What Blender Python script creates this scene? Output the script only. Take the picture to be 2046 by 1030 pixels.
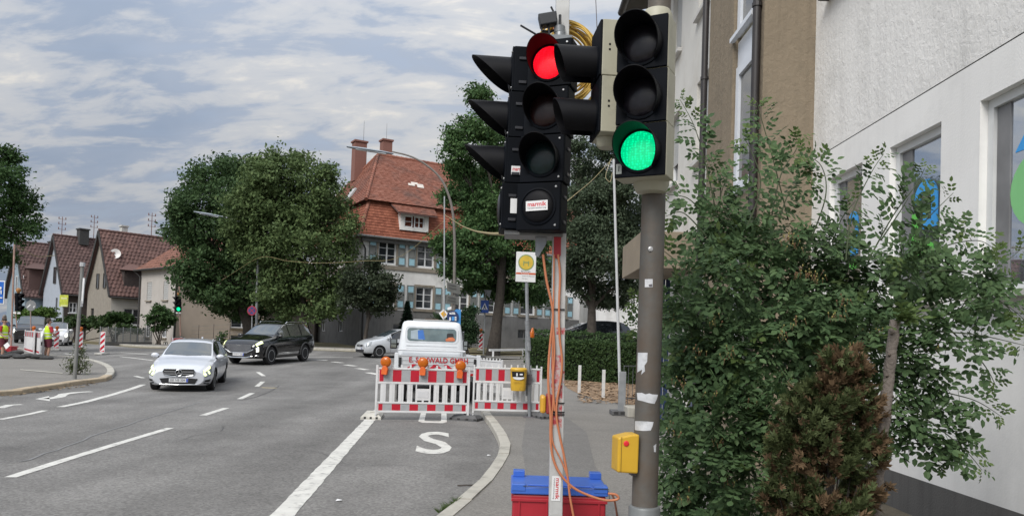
import bpy, bmesh, math, random
import numpy as np
from mathutils import Vector, Matrix
random.seed(11); RNG = np.random.default_rng(5)
for o in list(bpy.data.objects): bpy.data.objects.remove(o)
S = bpy.context.scene; COL = S.collection
PI = math.pi; rad = math.radians
# ------------------------------------------------------------------ camera
F, CX, CY = 1500., 1023., 647.           # focal length and principal point in pixels of the photograph
PITCH, ROLL, EYE = rad(1.45), rad(1.9), 1.6
cf = Vector((0, math.cos(PITCH), math.sin(PITCH))); cu0 = Vector((0, -math.sin(PITCH), math.cos(PITCH)))
cr = Vector((1, 0, 0)) * math.cos(ROLL) + cu0 * math.sin(ROLL)
cu = cu0 * math.cos(ROLL) - Vector((1, 0, 0)) * math.sin(ROLL)
cam_d = bpy.data.cameras.new('camera'); cam = bpy.data.objects.new('camera', cam_d); COL.objects.link(cam)
cam.matrix_world = Matrix(((cr.x, cu.x, -cf.x, 0), (cr.y, cu.y, -cf.y, 0), (cr.z, cu.z, -cf.z, EYE), (0, 0, 0, 1)))
cam_d.sensor_fit = 'HORIZONTAL'; cam_d.sensor_width = 36; cam_d.lens = F / 2046 * 36
cam_d.shift_y = (CY - 515) / 2046; cam_d.clip_end = 2000; cam_d.clip_start = .05
S.camera = cam
# ------------------------------------------------------------------ world, sun, exposure
S.view_settings.view_transform = 'Standard'; S.view_settings.look = 'None'
S.view_settings.exposure = 0.94; S.view_settings.gamma = 1; S.view_settings.use_curve_mapping = False
SUN_TO = Vector((-.32, -.64, .70)).normalized()
SUN_EL = math.asin(SUN_TO.z); SUN_AZ = math.atan2(SUN_TO.x, SUN_TO.y)
W = bpy.data.worlds.new('World'); S.world = W; W.use_nodes = True
def make_world():
    nt = W.node_tree; nt.nodes.clear(); N = nt.nodes.new; L = nt.links.new
    out = N('ShaderNodeOutputWorld'); bg = N('ShaderNodeBackground'); bg.inputs[1].default_value = .1
    sky = N('ShaderNodeTexSky'); sky.sky_type = 'NISHITA'; sky.sun_disc = False
    sky.sun_elevation = SUN_EL; sky.sun_rotation = SUN_AZ; sky.air_density = 1; sky.dust_density = 1.5
    tc = N('ShaderNodeTexCoord'); sep = N('ShaderNodeSeparateXYZ'); L(tc.outputs['Generated'], sep.inputs[0])
    def math_(op, a, b=None, c=False):
        n = N('ShaderNodeMath'); n.operation = op; n.use_clamp = c
        for i, v in enumerate((a, b)):
            if v is None: continue
            if isinstance(v, (int, float)): n.inputs[i].default_value = v
            else: L(v, n.inputs[i])
        return n.outputs[0]
    z = math_('MAXIMUM', sep.outputs[2], 0.0); zz = math_('ADD', z, .38)
    px = math_('DIVIDE', sep.outputs[0], zz); py = math_('DIVIDE', sep.outputs[1], zz)
    cmb = N('ShaderNodeCombineXYZ'); L(px, cmb.inputs[0]); L(py, cmb.inputs[1])
    def noise(scale, detail, rough, dist, rot, sc, loc=(0, 0, 0)):
        mp = N('ShaderNodeMapping'); mp.inputs['Rotation'].default_value = (0, 0, rot); mp.inputs['Scale'].default_value = sc
        mp.inputs['Location'].default_value = loc; L(cmb.outputs[0], mp.inputs[0])
        t = N('ShaderNodeTexNoise'); t.inputs['Scale'].default_value = scale; t.inputs['Detail'].default_value = detail
        t.inputs['Roughness'].default_value = rough; t.inputs['Distortion'].default_value = dist; L(mp.outputs[0], t.inputs[0])
        return t.outputs[0]
    def ramp(v, stops):
        r = N('ShaderNodeValToRGB'); r.color_ramp.interpolation = 'EASE'
        while len(r.color_ramp.elements) < len(stops): r.color_ramp.elements.new(.5)
        for e, (p, c) in zip(r.color_ramp.elements, stops): e.position = p; e.color = (*c, 1)
        L(v, r.inputs[0]); return r.outputs[0]
    def mix(fac, a, b, bt='MIX'):
        m = N('ShaderNodeMix'); m.data_type = 'RGBA'; m.blend_type = bt
        for i, v in ((0, fac), (6, a), (7, b)):
            if isinstance(v, (int, float)): m.inputs[i].default_value = v
            elif isinstance(v, tuple): m.inputs[i].default_value = (*v, 1)
            else: L(v, m.inputs[i])
        return m.outputs[2]
    big = noise(1.7, 5, .52, .3, -.2, (.8, 1.1, 1), (1.2, 7.9, 0))
    streak = noise(9.5, 9, .58, .45, -.5, (.5, 1.3, 1), (2.3, 1.4, 0))
    fine = noise(17.0, 6, .6, .4, -.42, (.55, 1.2, 1))
    # grey-blue cloud deck, paler warm tops where the deck is thin
    body = ramp(big, [(.30, (1.42, 1.74, 2.28)), (.48, (1.78, 2.05, 2.52)), (.70, (2.45, 2.6, 2.85))])
    s1 = math_('ADD', math_('MULTIPLY', streak, .66), math_('MULTIPLY', fine, .34))
    s2 = math_('ADD', math_('MULTIPLY', math_('SUBTRACT', big, .5), .50), s1)
    hi = ramp(s2, [(.42, (0, 0, 0)), (.54, (.42, .42, .42)), (.68, (1, 1, 1))])
    cloud = mix(hi, body, (3.55, 3.42, 3.2))
    gap = ramp(streak, [(.30, (.35, .35, .35)), (.46, (0, 0, 0))])
    col = mix(math_('MULTIPLY', gap, .35), cloud, mix(.5, sky.outputs[0], cloud))
    # overcast luminance law: brighter towards the zenith, a little towards the veiled sun
    dot = N('ShaderNodeVectorMath'); dot.operation = 'DOT_PRODUCT'; L(tc.outputs['Generated'], dot.inputs[0]); dot.inputs[1].default_value = SUN_TO
    g = math_('ADD', math_('MULTIPLY', z, 1.45), .78)
    sg = math_('MULTIPLY', math_('POWER', math_('MAXIMUM', dot.outputs['Value'], 0.0), 3.0), .9)
    lum = math_('ADD', g, sg)
    fin = N('ShaderNodeVectorMath'); fin.operation = 'SCALE'; L(col, fin.inputs[0]); L(lum, fin.inputs['Scale'])
    L(fin.outputs[0], bg.inputs[0]); L(bg.outputs[0], out.inputs[0])
make_world()
sd = bpy.data.lights.new('sun', 'SUN'); sd.energy = 1.5; sd.angle = rad(30); sd.color = (1, .96, .9)
so = bpy.data.objects.new('sun', sd); COL.objects.link(so); so.rotation_euler = (-SUN_TO).to_track_quat('-Z', 'Y').to_euler(); so.location = (0, -10, 40)
# ------------------------------------------------------------------ terrain and pixel -> place helpers
def ss(a, b, x):
    t = min(1, max(0, (x - a) / (b - a))); return t * t * (3 - 2 * t)
def gz(x, y):                             # the junction rises gently beyond 20 m, less so on the left
    t = y - 22
    r = 0 if t <= -2 else (.04 * (t + 2) ** 2 / 8 if t < 2 else .04 * t)
    if t > 30: r = 1.2 + .015 * (t - 30)
    return r * (.4 + .6 * ss(-26, -12, x))
def ray(px, py): return cf + cr * ((px - CX) / F) + cu * ((CY - py) / F)
def at(px, py, lift=0.):                  # where the ground lies behind a pixel of the photograph
    d = ray(px, py); t = prev = 1.
    while t < 500:
        if EYE + d.z * t <= gz(d.x * t, d.y * t) + lift:
            lo, hi = prev, t
            for _ in range(28):
                m = (lo + hi) / 2
                if EYE + d.z * m <= gz(d.x * m, d.y * m) + lift: hi = m
                else: lo = m
            return Vector((d.x * hi, d.y * hi, EYE + d.z * hi))
        prev = t; t *= 1.02
def aty(px, py, Y):
    d = ray(px, py); t = Y / d.y; return Vector((d.x * t, Y, EYE + d.z * t))
def atx(px, py, X):
    d = ray(px, py); t = X / d.x; return Vector((X, d.y * t, EYE + d.z * t))
def onp(px, py, O, n):
    d = ray(px, py); t = (O - Vector((0, 0, EYE))).dot(n) / d.dot(n); return Vector((0, 0, EYE)) + d * t
def G(x, y, dz=0.): return Vector((x, y, gz(x, y) + dz))
# ------------------------------------------------------------------ materials
def lin(r, g, b):
    return tuple(((c / 255) / 12.92 if c <= 10 else ((c / 255 + .055) / 1.055) ** 2.4) for c in (r, g, b))
MATS = {}
def M(name, col, rough=.6, metal=0., var=.12, scale=6., bump=0., bscale=60., island=0., hue=None, emit=None, es=1., spec=.5, coat=0., dirt=None, dscale=1.2, transl=0.):
    if name in MATS: return MATS[name]
    m = bpy.data.materials.new(name); m.use_nodes = True; nt = m.node_tree; N = nt.nodes.new; L = nt.links.new
    p = nt.nodes['Principled BSDF']; out = nt.nodes['Material Output']
    p.inputs['Roughness'].default_value = rough; p.inputs['Metallic'].default_value = metal
    p.inputs['Specular IOR Level'].default_value = spec; p.inputs['Coat Weight'].default_value = coat; p.inputs['Coat Roughness'].default_value = .05
    tc = N('ShaderNodeTexCoord'); cur = None
    def mixc(fac, a, b):
        x = N('ShaderNodeMix'); x.data_type = 'RGBA'
        for i, v in ((0, fac), (6, a), (7, b)):
            if isinstance(v, (int, float)): x.inputs[i].default_value = v
            elif isinstance(v, tuple): x.inputs[i].default_value = (*v[:3], 1)
            else: L(v, x.inputs[i])
        return x.outputs[2]
    nz = N('ShaderNodeTexNoise'); nz.inputs['Scale'].default_value = scale; nz.inputs['Detail'].default_value = 5; L(tc.outputs['Object'], nz.inputs[0])
    mr = N('ShaderNodeMapRange'); mr.inputs[1].default_value = .3; mr.inputs[2].default_value = .7; L(nz.outputs[0], mr.inputs[0])
    cur = mixc(mr.outputs[0], tuple(c * (1 - var) for c in col), tuple(min(1, c * (1 + var)) for c in col))
    if island:
        ge = N('ShaderNodeNewGeometry'); c2 = hue or tuple(c * (1 + island) for c in col)
        r2 = N('ShaderNodeMapRange'); L(ge.outputs['Random Per Island'], r2.inputs[0])
        a = mixc(ge.outputs['Random Per Island'], tuple(c * (1 - island) for c in col), c2)
        cur = mixc(.75, cur, a)
    if dirt:
        n2 = N('ShaderNodeTexNoise'); n2.inputs['Scale'].default_value = dscale; n2.inputs['Detail'].default_value = 8; n2.inputs['Roughness'].default_value = .65; L(tc.outputs['Object'], n2.inputs[0])
        r3 = N('ShaderNodeMapRange'); r3.inputs[1].default_value = dirt[1]; r3.inputs[2].default_value = dirt[2]; L(n2.outputs[0], r3.inputs[0])
        cur = mixc(r3.outputs[0], cur, dirt[0])
    L(cur, p.inputs['Base Color'])
    if bump:
        b = N('ShaderNodeBump'); b.inputs['Strength'].default_value = min(1, bump); b.inputs['Distance'].default_value = .012
        n3 = N('ShaderNodeTexNoise'); n3.inputs['Scale'].default_value = bscale; n3.inputs['Detail'].default_value = 4; L(tc.outputs['Object'], n3.inputs[0])
        L(n3.outputs[0], b.inputs['Height']); L(b.outputs[0], p.inputs['Normal'])
    if emit:
        p.inputs['Emission Color'].default_value = (*emit, 1); p.inputs['Emission Strength'].default_value = es
    if transl:
        t = N('ShaderNodeBsdfTranslucent'); L(cur, t.inputs[0]); mx = N('ShaderNodeMixShader'); mx.inputs[0].default_value = transl
        L(p.outputs[0], mx.inputs[1]); L(t.outputs[0], mx.inputs[2]); L(mx.outputs[0], out.inputs[0])
    MATS[name] = m; return m
def leafm(name, col, hi, rough=.55, transl=.28):
    return M(name, col, rough=rough, var=.22, scale=1.2, island=.3, hue=hi, transl=transl, spec=.12)
# ------------------------------------------------------------------ mesh builder
XF = {}
def thing(name, label, cat, loc=(0, 0, 0), rz=0., group=None):
    o = bpy.data.objects.new(name, None); COL.objects.link(o); o.location = loc; o.rotation_euler = (0, 0, rz)
    o.empty_display_size = .2
    o['label'] = label; o['category'] = cat
    if group: o['group'] = group
    XF[o] = Matrix.Translation(loc) @ Matrix.Rotation(rz, 4, 'Z'); return o
def tag(o, label, cat, group=None):
    o['label'] = label; o['category'] = cat
    if group: o['group'] = group
    return o
def newobj(name, me, parent=None, kind=None):
    o = bpy.data.objects.new(name, me); COL.objects.link(o)
    if parent: o.parent = parent
    if kind: o['kind'] = kind
    return o
def children(o): return [c for c in bpy.data.objects if c.parent == o]
def copy_tree(o, loc, rz, label, group=None, kids=None):
    kids = kids if kids is not None else kidmap()
    def rec(a, par):
        c = a.copy(); COL.objects.link(c); c.parent = par
        for k in kids.get(a, ()): rec(k, c)
        return c
    r = rec(o, None); r.location = loc; r.rotation_euler = (0, 0, rz); r['label'] = label
    if group: r['group'] = group
    return r
def kidmap():
    d = {}
    for c in bpy.data.objects:
        if c.parent: d.setdefault(c.parent, []).append(c)
    return d
def frame(d, up=Vector((0, 0, 1))):
    d = Vector(d).normalized()
    if abs(d.dot(up)) > .98: up = Vector((0, 1, 0))
    x = up.cross(d).normalized(); return x, d.cross(x).normalized(), d
class MB:
    def __init__(s, T=None): s.v = []; s.f = []; s.m = []; s.cur = 0; s.T = T
    def add(s, vs, fs):
        o = len(s.v); T = s.T
        s.v += [tuple(T @ Vector(p)) if T else tuple(p) for p in vs]
        s.f += [tuple(i + o for i in f) for f in fs]; s.m += [s.cur] * len(fs); return s
    def box(s, c, sz, R=None):
        h = [x / 2 for x in sz]; c = Vector(c); vs = []
        for x in (-1, 1):
            for y in (-1, 1):
                for z in (-1, 1):
                    p = Vector((x * h[0], y * h[1], z * h[2])); vs.append(c + (R @ p if R else p))
        return s.add(vs, [(0, 1, 3, 2), (4, 6, 7, 5), (0, 4, 5, 1), (2, 3, 7, 6), (0, 2, 6, 4), (1, 5, 7, 3)])
    def bb(s, lo, hi):
        return s.box([(a + b) / 2 for a, b in zip(lo, hi)], [abs(b - a) for a, b in zip(lo, hi)])
    def beam(s, p0, p1, w, h, up=(0, 0, 1)):
        p0, p1 = Vector(p0), Vector(p1); x, y, d = frame(p1 - p0, Vector(up))
        vs = [p + x * (a * w / 2) + y * (b * h / 2) for p in (p0, p1) for a, b in ((-1, -1), (1, -1), (1, 1), (-1, 1))]
        return s.add(vs, [(3, 2, 1, 0), (4, 5, 6, 7), (0, 1, 5, 4), (1, 2, 6, 5), (2, 3, 7, 6), (3, 0, 4, 7)])
    def tube(s, pts, r, n=8, caps=True):
        pts = [Vector(p) for p in pts]; k = len(pts); rs = r if isinstance(r, (list, tuple)) else [r] * k
        vs = []; fs = []; px = None
        for i, p in enumerate(pts):
            d = (pts[min(i + 1, k - 1)] - pts[max(i - 1, 0)])
            if d.length < 1e-9: d = Vector((0, 0, 1))
            d.normalize()
            x = px - d * px.dot(d) if px else frame(d)[0]
            if x.length < 1e-6: x = frame(d)[0]
            x.normalize(); y = d.cross(x); px = x
            for j in range(n):
                a = 2 * PI * j / n; vs.append(p + (x * math.cos(a) + y * math.sin(a)) * rs[i])
        for i in range(k - 1):
            for j in range(n):
                q = (j + 1) % n; fs.append((i * n + j, i * n + q, (i + 1) * n + q, (i + 1) * n + j))
        if caps: fs += [tuple(range(n - 1, -1, -1)), tuple((k - 1) * n + j for j in range(n))]
        return s.add(vs, fs)
    def cyl(s, p0, p1, r0, r1=None, n=12): return s.tube([p0, p1], [r0, r0 if r1 is None else r1], n)
    def lathe(s, prof, o, d, n=16, up=(0, 0, 1)):          # prof: [(radius, distance along d)]
        o = Vector(o); x, y, d = frame(d, Vector(up)); vs = []; fs = []
        for r, h in prof:
            for j in range(n):
                a = 2 * PI * j / n; vs.append(o + d * h + (x * math.cos(a) + y * math.sin(a)) * r)
        for i in range(len(prof) - 1):
            for j in range(n):
                q = (j + 1) % n; fs.append((i * n + j, i * n + q, (i + 1) * n + q, (i + 1) * n + j))
        fs += [tuple(range(n - 1, -1, -1)), tuple((len(prof) - 1) * n + j for j in range(n))]
        return s.add(vs, fs)
    def poly(s, pts): return s.add(pts, [tuple(range(len(pts)))])
    def prism(s, pts, vec):
        n = len(pts); vec = Vector(vec); a = [Vector(p) for p in pts]; b = [p + vec for p in a]
        return s.add(a + b, [tuple(range(n - 1, -1, -1)), tuple(range(n, 2 * n))] + [(i, (i + 1) % n, n + (i + 1) % n, n + i) for i in range(n)])
    def ball(s, c, r, n=10, m=7):
        r = r if isinstance(r, (tuple, list)) else (r, r, r); c = Vector(c); vs = [c + Vector((0, 0, r[2]))]; fs = []
        for i in range(1, m):
            t = PI * i / m
            for j in range(n):
                a = 2 * PI * j / n; vs.append(c + Vector((r[0] * math.sin(t) * math.cos(a), r[1] * math.sin(t) * math.sin(a), r[2] * math.cos(t))))
        vs.append(c - Vector((0, 0, r[2]))); e = len(vs) - 1
        for j in range(n): fs.append((0, 1 + j, 1 + (j + 1) % n)); fs.append((e, e - n + (j + 1) % n, e - n + j))
        for i in range(m - 2):
            for j in range(n):
                q = (j + 1) % n; a = 1 + i * n; fs.append((a + j, a + n + j, a + n + q, a + q))
        return s.add(vs, fs)
    def mesh(s, name, mats, smooth=None, origin=None):
        me = bpy.data.meshes.new(name); vs = s.v
        if origin is not None:
            inv = origin.inverted(); vs = [inv @ Vector(p) for p in vs]
        me.from_pydata([tuple(p) for p in vs], [], s.f)
        for m in (mats if isinstance(mats, (list, tuple)) else [mats]): me.materials.append(m)
        if any(s.m): me.polygons.foreach_set('material_index', s.m)
        if smooth:
            me.shade_smooth(); me.set_sharp_from_angle(angle=rad(smooth))
        me.update(); return me
    def build(s, name, mats, parent=None, smooth=None, world=True, bevel=None, kind=None, loc=None):
        org = XF[parent] if (parent is not None and world and parent in XF) else None
        if parent is not None and world and parent not in XF and parent.parent in XF: org = XF[parent.parent]
        if loc is not None: org = Matrix.Translation(loc)
        o = newobj(name, s.mesh(name, mats, smooth, org), parent, kind)
        if loc is not None: o.location = loc
        if bevel:
            b = o.modifiers.new('bevel', 'BEVEL'); b.width = bevel; b.segments = 2; b.limit_method = 'ANGLE'; b.angle_limit = rad(35)
        return o
def struct(mb, name, mats, **k): return mb.build(name, mats, kind='structure', **k)
def draped(poly, lift, step=1.0):         # a polygon laid on the ground
    bm = bmesh.new(); vs = [bm.verts.new((p[0], p[1], 0)) for p in poly]; bm.faces.new(vs)
    xs = [v.co.x for v in bm.verts]; ys = [v.co.y for v in bm.verts]
    def cuts(ax, lo, hi):
        for c in GRID[ax]:
            if lo < c < hi:
                g = bm.verts[:] + bm.edges[:] + bm.faces[:]
                bmesh.ops.bisect_plane(bm, geom=g, plane_co=(c, 0, 0) if ax == 0 else (0, c, 0), plane_no=(1, 0, 0) if ax == 0 else (0, 1, 0))
    cuts(0, min(xs), max(xs)); cuts(1, min(ys), max(ys))
    bmesh.ops.triangulate(bm, faces=[f for f in bm.faces if len(f.verts) > 4])
    for v in bm.verts: v.co.z = gz(v.co.x, v.co.y) + lift
    bmesh.ops.recalc_face_normals(bm, faces=bm.faces)
    if sum(f.normal.z for f in bm.faces) < 0: bmesh.ops.reverse_faces(bm, faces=bm.faces)
    bm.verts.index_update(); mb = MB(); mb.add([tuple(v.co) for v in bm.verts], [tuple(v.index for v in f.verts) for f in bm.faces]); bm.free(); return mb
GRID = ([x for x in range(-28, -9)], [y for y in range(19, 62)])
def text_mesh(body, size, depth=.0, width=None, bold=0.):
    c = bpy.data.curves.new('t', 'FONT'); c.body = body; c.size = size; c.extrude = depth; c.align_x = 'CENTER'; c.align_y = 'CENTER'; c.offset = bold; c.resolution_u = 3
    o = bpy.data.objects.new('t', c); COL.objects.link(o); dg = bpy.context.evaluated_depsgraph_get()
    me = bpy.data.meshes.new_from_object(o.evaluated_get(dg)); bpy.data.objects.remove(o); bpy.data.curves.remove(c)
    vs = np.array([v.co[:] for v in me.vertices]); fs = [tuple(p.vertices) for p in me.polygons]; bpy.data.meshes.remove(me)
    if width: vs[:, 0] *= width / (vs[:, 0].max() - vs[:, 0].min())
    return vs, fs
def put_text(body, size, parent, mat, O, U, V, name='lettering', width=None, depth=0., bold=0., origin=None):
    vs, fs = text_mesh(body, size, depth, width, bold); U = Vector(U).normalized(); V = Vector(V).normalized(); Nn = U.cross(V); O = Vector(O)
    mb = MB(); mb.add([O + U * float(v[0]) + V * float(v[1]) + Nn * float(v[2]) for v in vs], fs)
    return mb.build(name, mat, parent)
# ------------------------------------------------------------------ fast leaf meshes
def leaf_mesh(name, C, A, B, Nn, l, w, mats, mi=None, fold=.15):
    n = len(C); l = l[:, None]; w = w[:, None]
    V = np.empty((n, 4, 3)); V[:, 0] = C - A * l * .5; V[:, 1] = C + B * w * .5 + Nn * w * fold; V[:, 2] = C + A * l * .5; V[:, 3] = C - B * w * .5 + Nn * w * fold
    me = bpy.data.meshes.new(name); me.vertices.add(n * 4); me.vertices.foreach_set('co', V.reshape(-1)); me.loops.add(n * 4)
    me.loops.foreach_set('vertex_index', np.arange(n * 4, dtype=np.int32)); me.polygons.add(n)
    me.polygons.foreach_set('loop_start', np.arange(0, n * 4, 4, dtype=np.int32))
    for m in (mats if isinstance(mats, (list, tuple)) else [mats]): me.materials.append(m)
    if mi is not None: me.polygons.foreach_set('material_index', mi.astype(np.int32))
    me.update(); me.validate(); return me
def unit(a): return a / np.maximum(np.linalg.norm(a, axis=-1, keepdims=True), 1e-9)
def blob_leaves(blobs, n, clump, spread, shell=(.55, 1.05)):
    """leaf centres in bough clumps on ellipsoid blobs; returns centres and outward directions"""
    sb = []
    for b in blobs:
        c, R = np.array(b[:3]), np.array(b[3:6])
        for k in range(24):
            d = unit(RNG.normal(size=3)); out = k > 19
            r = RNG.uniform(.98, 1.22) if out else RNG.uniform(.35, .95); q = RNG.uniform(.10, .22) if out else RNG.uniform(.28, .55)
            sb.append((*(c + d * R * r), *(R * q * np.array([1, 1, .8])), *d))
    sb = np.array(sb); w = (sb[:, 3] * sb[:, 5]) ** .8; w /= w.sum(); k = max(1, n // clump); i = RNG.choice(len(sb), k, p=w); q = sb[i]
    d = unit(RNG.normal(size=(k, 3)) + np.array([0, 0, .25])); c = q[:, :3] + d * q[:, 3:6] * (shell[0] + (shell[1] - shell[0]) * RNG.random((k, 1)) ** .6)
    C = np.repeat(c, clump, 0) + RNG.normal(size=(k * clump, 3)) * spread * np.array([1, 1, .6]) * .6
    return C, np.repeat(unit(d + q[:, 6:9] * .5), clump, 0)
def foliage(name, blobs, n, lsize, mats, parent=None, clump=12, spread=.28, shell=(.55, 1.05), aspect=.55, droop=.3, kind=None, loc=None):
    C, D = blob_leaves(blobs, n, clump, spread, shell); n = len(C)
    A = unit(RNG.normal(size=(n, 3)) + D * .6 - np.array([0, 0, droop])); Nn = unit(D * .7 + np.array([0, 0, .55]) + RNG.normal(size=(n, 3)) * .55)
    B = unit(np.cross(Nn, A)); Nn = np.cross(A, B)
    l = lsize * (.6 + .8 * RNG.random(n)); 
    if loc is not None: C = C - np.array(loc)
    me = leaf_mesh(name, C, A, B, Nn, l, l * aspect, mats); return newobj(name, me, parent, kind)
def blob_px(lst, Y, dy=None, squash=1.):
    out = []
    for (px, py, rx, ry) in lst:
        jy = (dy or 0) * (RNG.random() - .5) * 2; p = aty(px, py, Y + jy); s = (Y + jy) / F
        out.append((p.x, p.y, p.z, rx * s, max(rx, ry) * s * squash, ry * s))
    return out
def make_tree(name, label, base, path, blobs, n, lsize, mat, barkm, r0, cat='tree', group=None, clump=12, spread=.3, shell=(.5, 1.05), limbs=True, droop=.3, aspect=.55):
    t = thing(name, label, cat, base, 0, group); off = Vector(base)
    mb = MB(); k = len(path); mb.tube([Vector(p) for p in path], [r0 * (1.25 if i == 0 else 1 - .55 * i / (k - 1)) for i in range(k)], 9)
    if limbs:
        P = [Vector(p) for p in path]
        for i, b in enumerate(blobs):
            j = random.randint(max(1, k - 2), k - 1); s = P[j].lerp(P[j - 1], random.random() * .7); e = Vector(b[:3])
            if (e - s).length > 9: continue
            mid = s.lerp(e, .5) + Vector((random.uniform(-.2, .2), random.uniform(-.2, .2), .25)); rr = r0 * random.uniform(.28, .42)
            mb.tube([s, s.lerp(mid, .5), mid, mid.lerp(e, .5)], [rr, rr * .8, rr * .5, rr * .15], 6)
            for q in range(3):
                e2 = e + Vector((random.uniform(-1, 1) * b[3], random.uniform(-1, 1) * b[4], random.uniform(-.3, 1) * b[5])) * .7
                mb.tube([mid.lerp(e, .3), mid.lerp(e2, .6)], [rr * .35, rr * .08], 5)
    mb.build('trunk', barkm, t, smooth=50)
    foliage('crown', blobs, n, lsize, mat, t, clump, spread, shell, aspect, droop, loc=off)
    return t
# ================================================================== SETTING
ASPH = M('asphalt', (.182, .176, .168), rough=.88, var=.13, scale=1.1, bump=.5, bscale=160, dirt=((.23, .223, .212), .44, .68), dscale=.45, spec=.3)
def speckle(m, scale=140., amt=.35):      # light and dark aggregate grains
    nt = m.node_tree; N = nt.nodes.new; L = nt.links.new; p = nt.nodes['Principled BSDF']; src = p.inputs['Base Color'].links[0].from_socket
    tc = [n for n in nt.nodes if n.type == 'TEX_COORD'][0]
    v = N('ShaderNodeTexVoronoi'); v.inputs['Scale'].default_value = scale; L(tc.outputs['Object'], v.inputs[0])
    r = N('ShaderNodeMapRange'); r.inputs[3].default_value = 1 - amt; r.inputs[4].default_value = 1 + amt
    s = N('ShaderNodeSeparateColor'); L(v.outputs['Color'], s.inputs[0]); L(s.outputs[0], r.inputs[0])
    x = N('ShaderNodeVectorMath'); x.operation = 'SCALE'; L(src, x.inputs[0]); L(r.outputs[0], x.inputs['Scale']); L(x.outputs[0], p.inputs['Base Color'])
speckle(ASPH, 45, .26)
def wear(m, scale=.8, lo=.35, hi=.7, dark=.72):   # long tyre-worn bands and repairs
    nt = m.node_tree; N = nt.nodes.new; L = nt.links.new; p = nt.nodes['Principled BSDF']; src = p.inputs['Base Color'].links[0].from_socket
    tc = [n for n in nt.nodes if n.type == 'TEX_COORD'][0]
    mp = N('ShaderNodeMapping'); mp.inputs['Rotation'].default_value = (0, 0, -.1); mp.inputs['Scale'].default_value = (1.1, .09, 1); L(tc.outputs['Object'], mp.inputs[0])
    t = N('ShaderNodeTexNoise'); t.inputs['Scale'].default_value = scale; t.inputs['Detail'].default_value = 6; L(mp.outputs[0], t.inputs[0])
    r = N('ShaderNodeMapRange'); r.inputs[1].default_value = lo; r.inputs[2].default_value = hi; r.inputs[3].default_value = dark; r.inputs[4].default_value = 1.12; L(t.outputs[0], r.inputs[0])
    x = N('ShaderNodeVectorMath'); x.operation = 'SCALE'; L(src, x.inputs[0]); L(r.outputs[0], x.inputs['Scale']); L(x.outputs[0], p.inputs['Base Color'])
wear(ASPH, .8, .32, .7, .70)
PAVE = M('pavement_asphalt', (.20, .19, .175), rough=.9, var=.12, scale=.8, bump=.35, bscale=120, dirt=((.22, .208, .19), .45, .7), dscale=.7, spec=.25); speckle(PAVE, 70, .2)
PATCH = M('patch_asphalt', (.172, .166, .158), rough=.9, var=.1, scale=1.5, bump=.4, bscale=140, spec=.25); speckle(PATCH, 70, .2)
CONC = M('kerb_stone', (.42, .40, .35), rough=.9, var=.12, scale=5, bump=.5, bscale=50, island=.1, dirt=((.22, .21, .18), .5, .75), dscale=3)
SAND = M('sandstone_kerb', (.42, .34, .24), rough=.9, var=.14, scale=4, bump=.5, bscale=50, island=.12, dirt=((.27, .23, .17), .5, .75), dscale=3)
PAINT = M('road_paint', (.60, .59, .55), rough=.75, var=.1, scale=5, dirt=((.27, .26, .25), .53, .68), dscale=7, bump=.3, bscale=150)
YPAINT = M('yellow_paint', (.62, .5, .25), rough=.75, var=.12, scale=5)
GRASS = M('dry_grass', (.13, .115, .055), rough=.95, var=.35, scale=3, bump=1, bscale=30, dirt=((.2, .16, .09), .45, .65), dscale=1.2)
MULCH = M('wood_mulch', (.23, .155, .095), rough=.95, var=.3, scale=9, bump=1, bscale=45)
EARTH = M('earth', (.10, .085, .06), rough=.95, var=.3, scale=4, bump=1, bscale=30)
# terrain: one sheet to the horizon
xs = sorted(set([-700, -400, -200, -120, -80, -60, -45, -36] + list(range(-28, -9)) + [-6, 0, 6, 12, 20, 40, 80, 150, 300, 700]))
ys = sorted(set([-300, -120, -60, -30, -10, 0, 10] + list(range(19, 62)) + [66, 75, 90, 110, 140, 180, 240, 320, 450, 700]))
mb = MB(); mb.add([(x, y, gz(x, min(y, 110)) - .012) for y in ys for x in xs], [(j * len(xs) + i, j * len(xs) + i + 1, (j + 1) * len(xs) + i + 1, (j + 1) * len(xs) + i) for j in range(len(ys) - 1) for i in range(len(xs) - 1)])
struct(mb, 'ground', GRASS)
def px(*l): return [tuple(at(*p)[:2]) for p in l]
# the carriageway of the junction
road_poly = [(-14, -6), (.9, -6), (.9, 40), (14, 42), (40, 48), (40, 56), (4, 44.6), (-5, 42.2), (-14, 42.6), (-20.5, 46), (-26.5, 51.5), (-34, 58), (-42, 72), (-52, 72), (-40, 50), (-30, 40), (-30, 16), (-14, 6)]
road = struct(draped(road_poly, .004), 'road', ASPH)
def resample(P, step):
    out = [P[0]]; acc = 0.
    for a, b in zip(P, P[1:]):
        L_ = (b - a).length; d = step - acc
        while d <= L_: out.append(a.lerp(b, d / L_)); d += step
        acc = L_ - (d - step)
    return out
def mark(poly, name='lane_dash', mat=PAINT): return draped(poly, .009).build(name, mat, road, kind=None)
def line(a, b, w, **k):
    a, b = Vector(a[:2]), Vector(b[:2]); d = (b - a).normalized(); n = Vector((-d.y, d.x)) * w / 2
    return mark([tuple(a - n), tuple(b - n), tuple(b + n), tuple(a + n)], **k)
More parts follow.
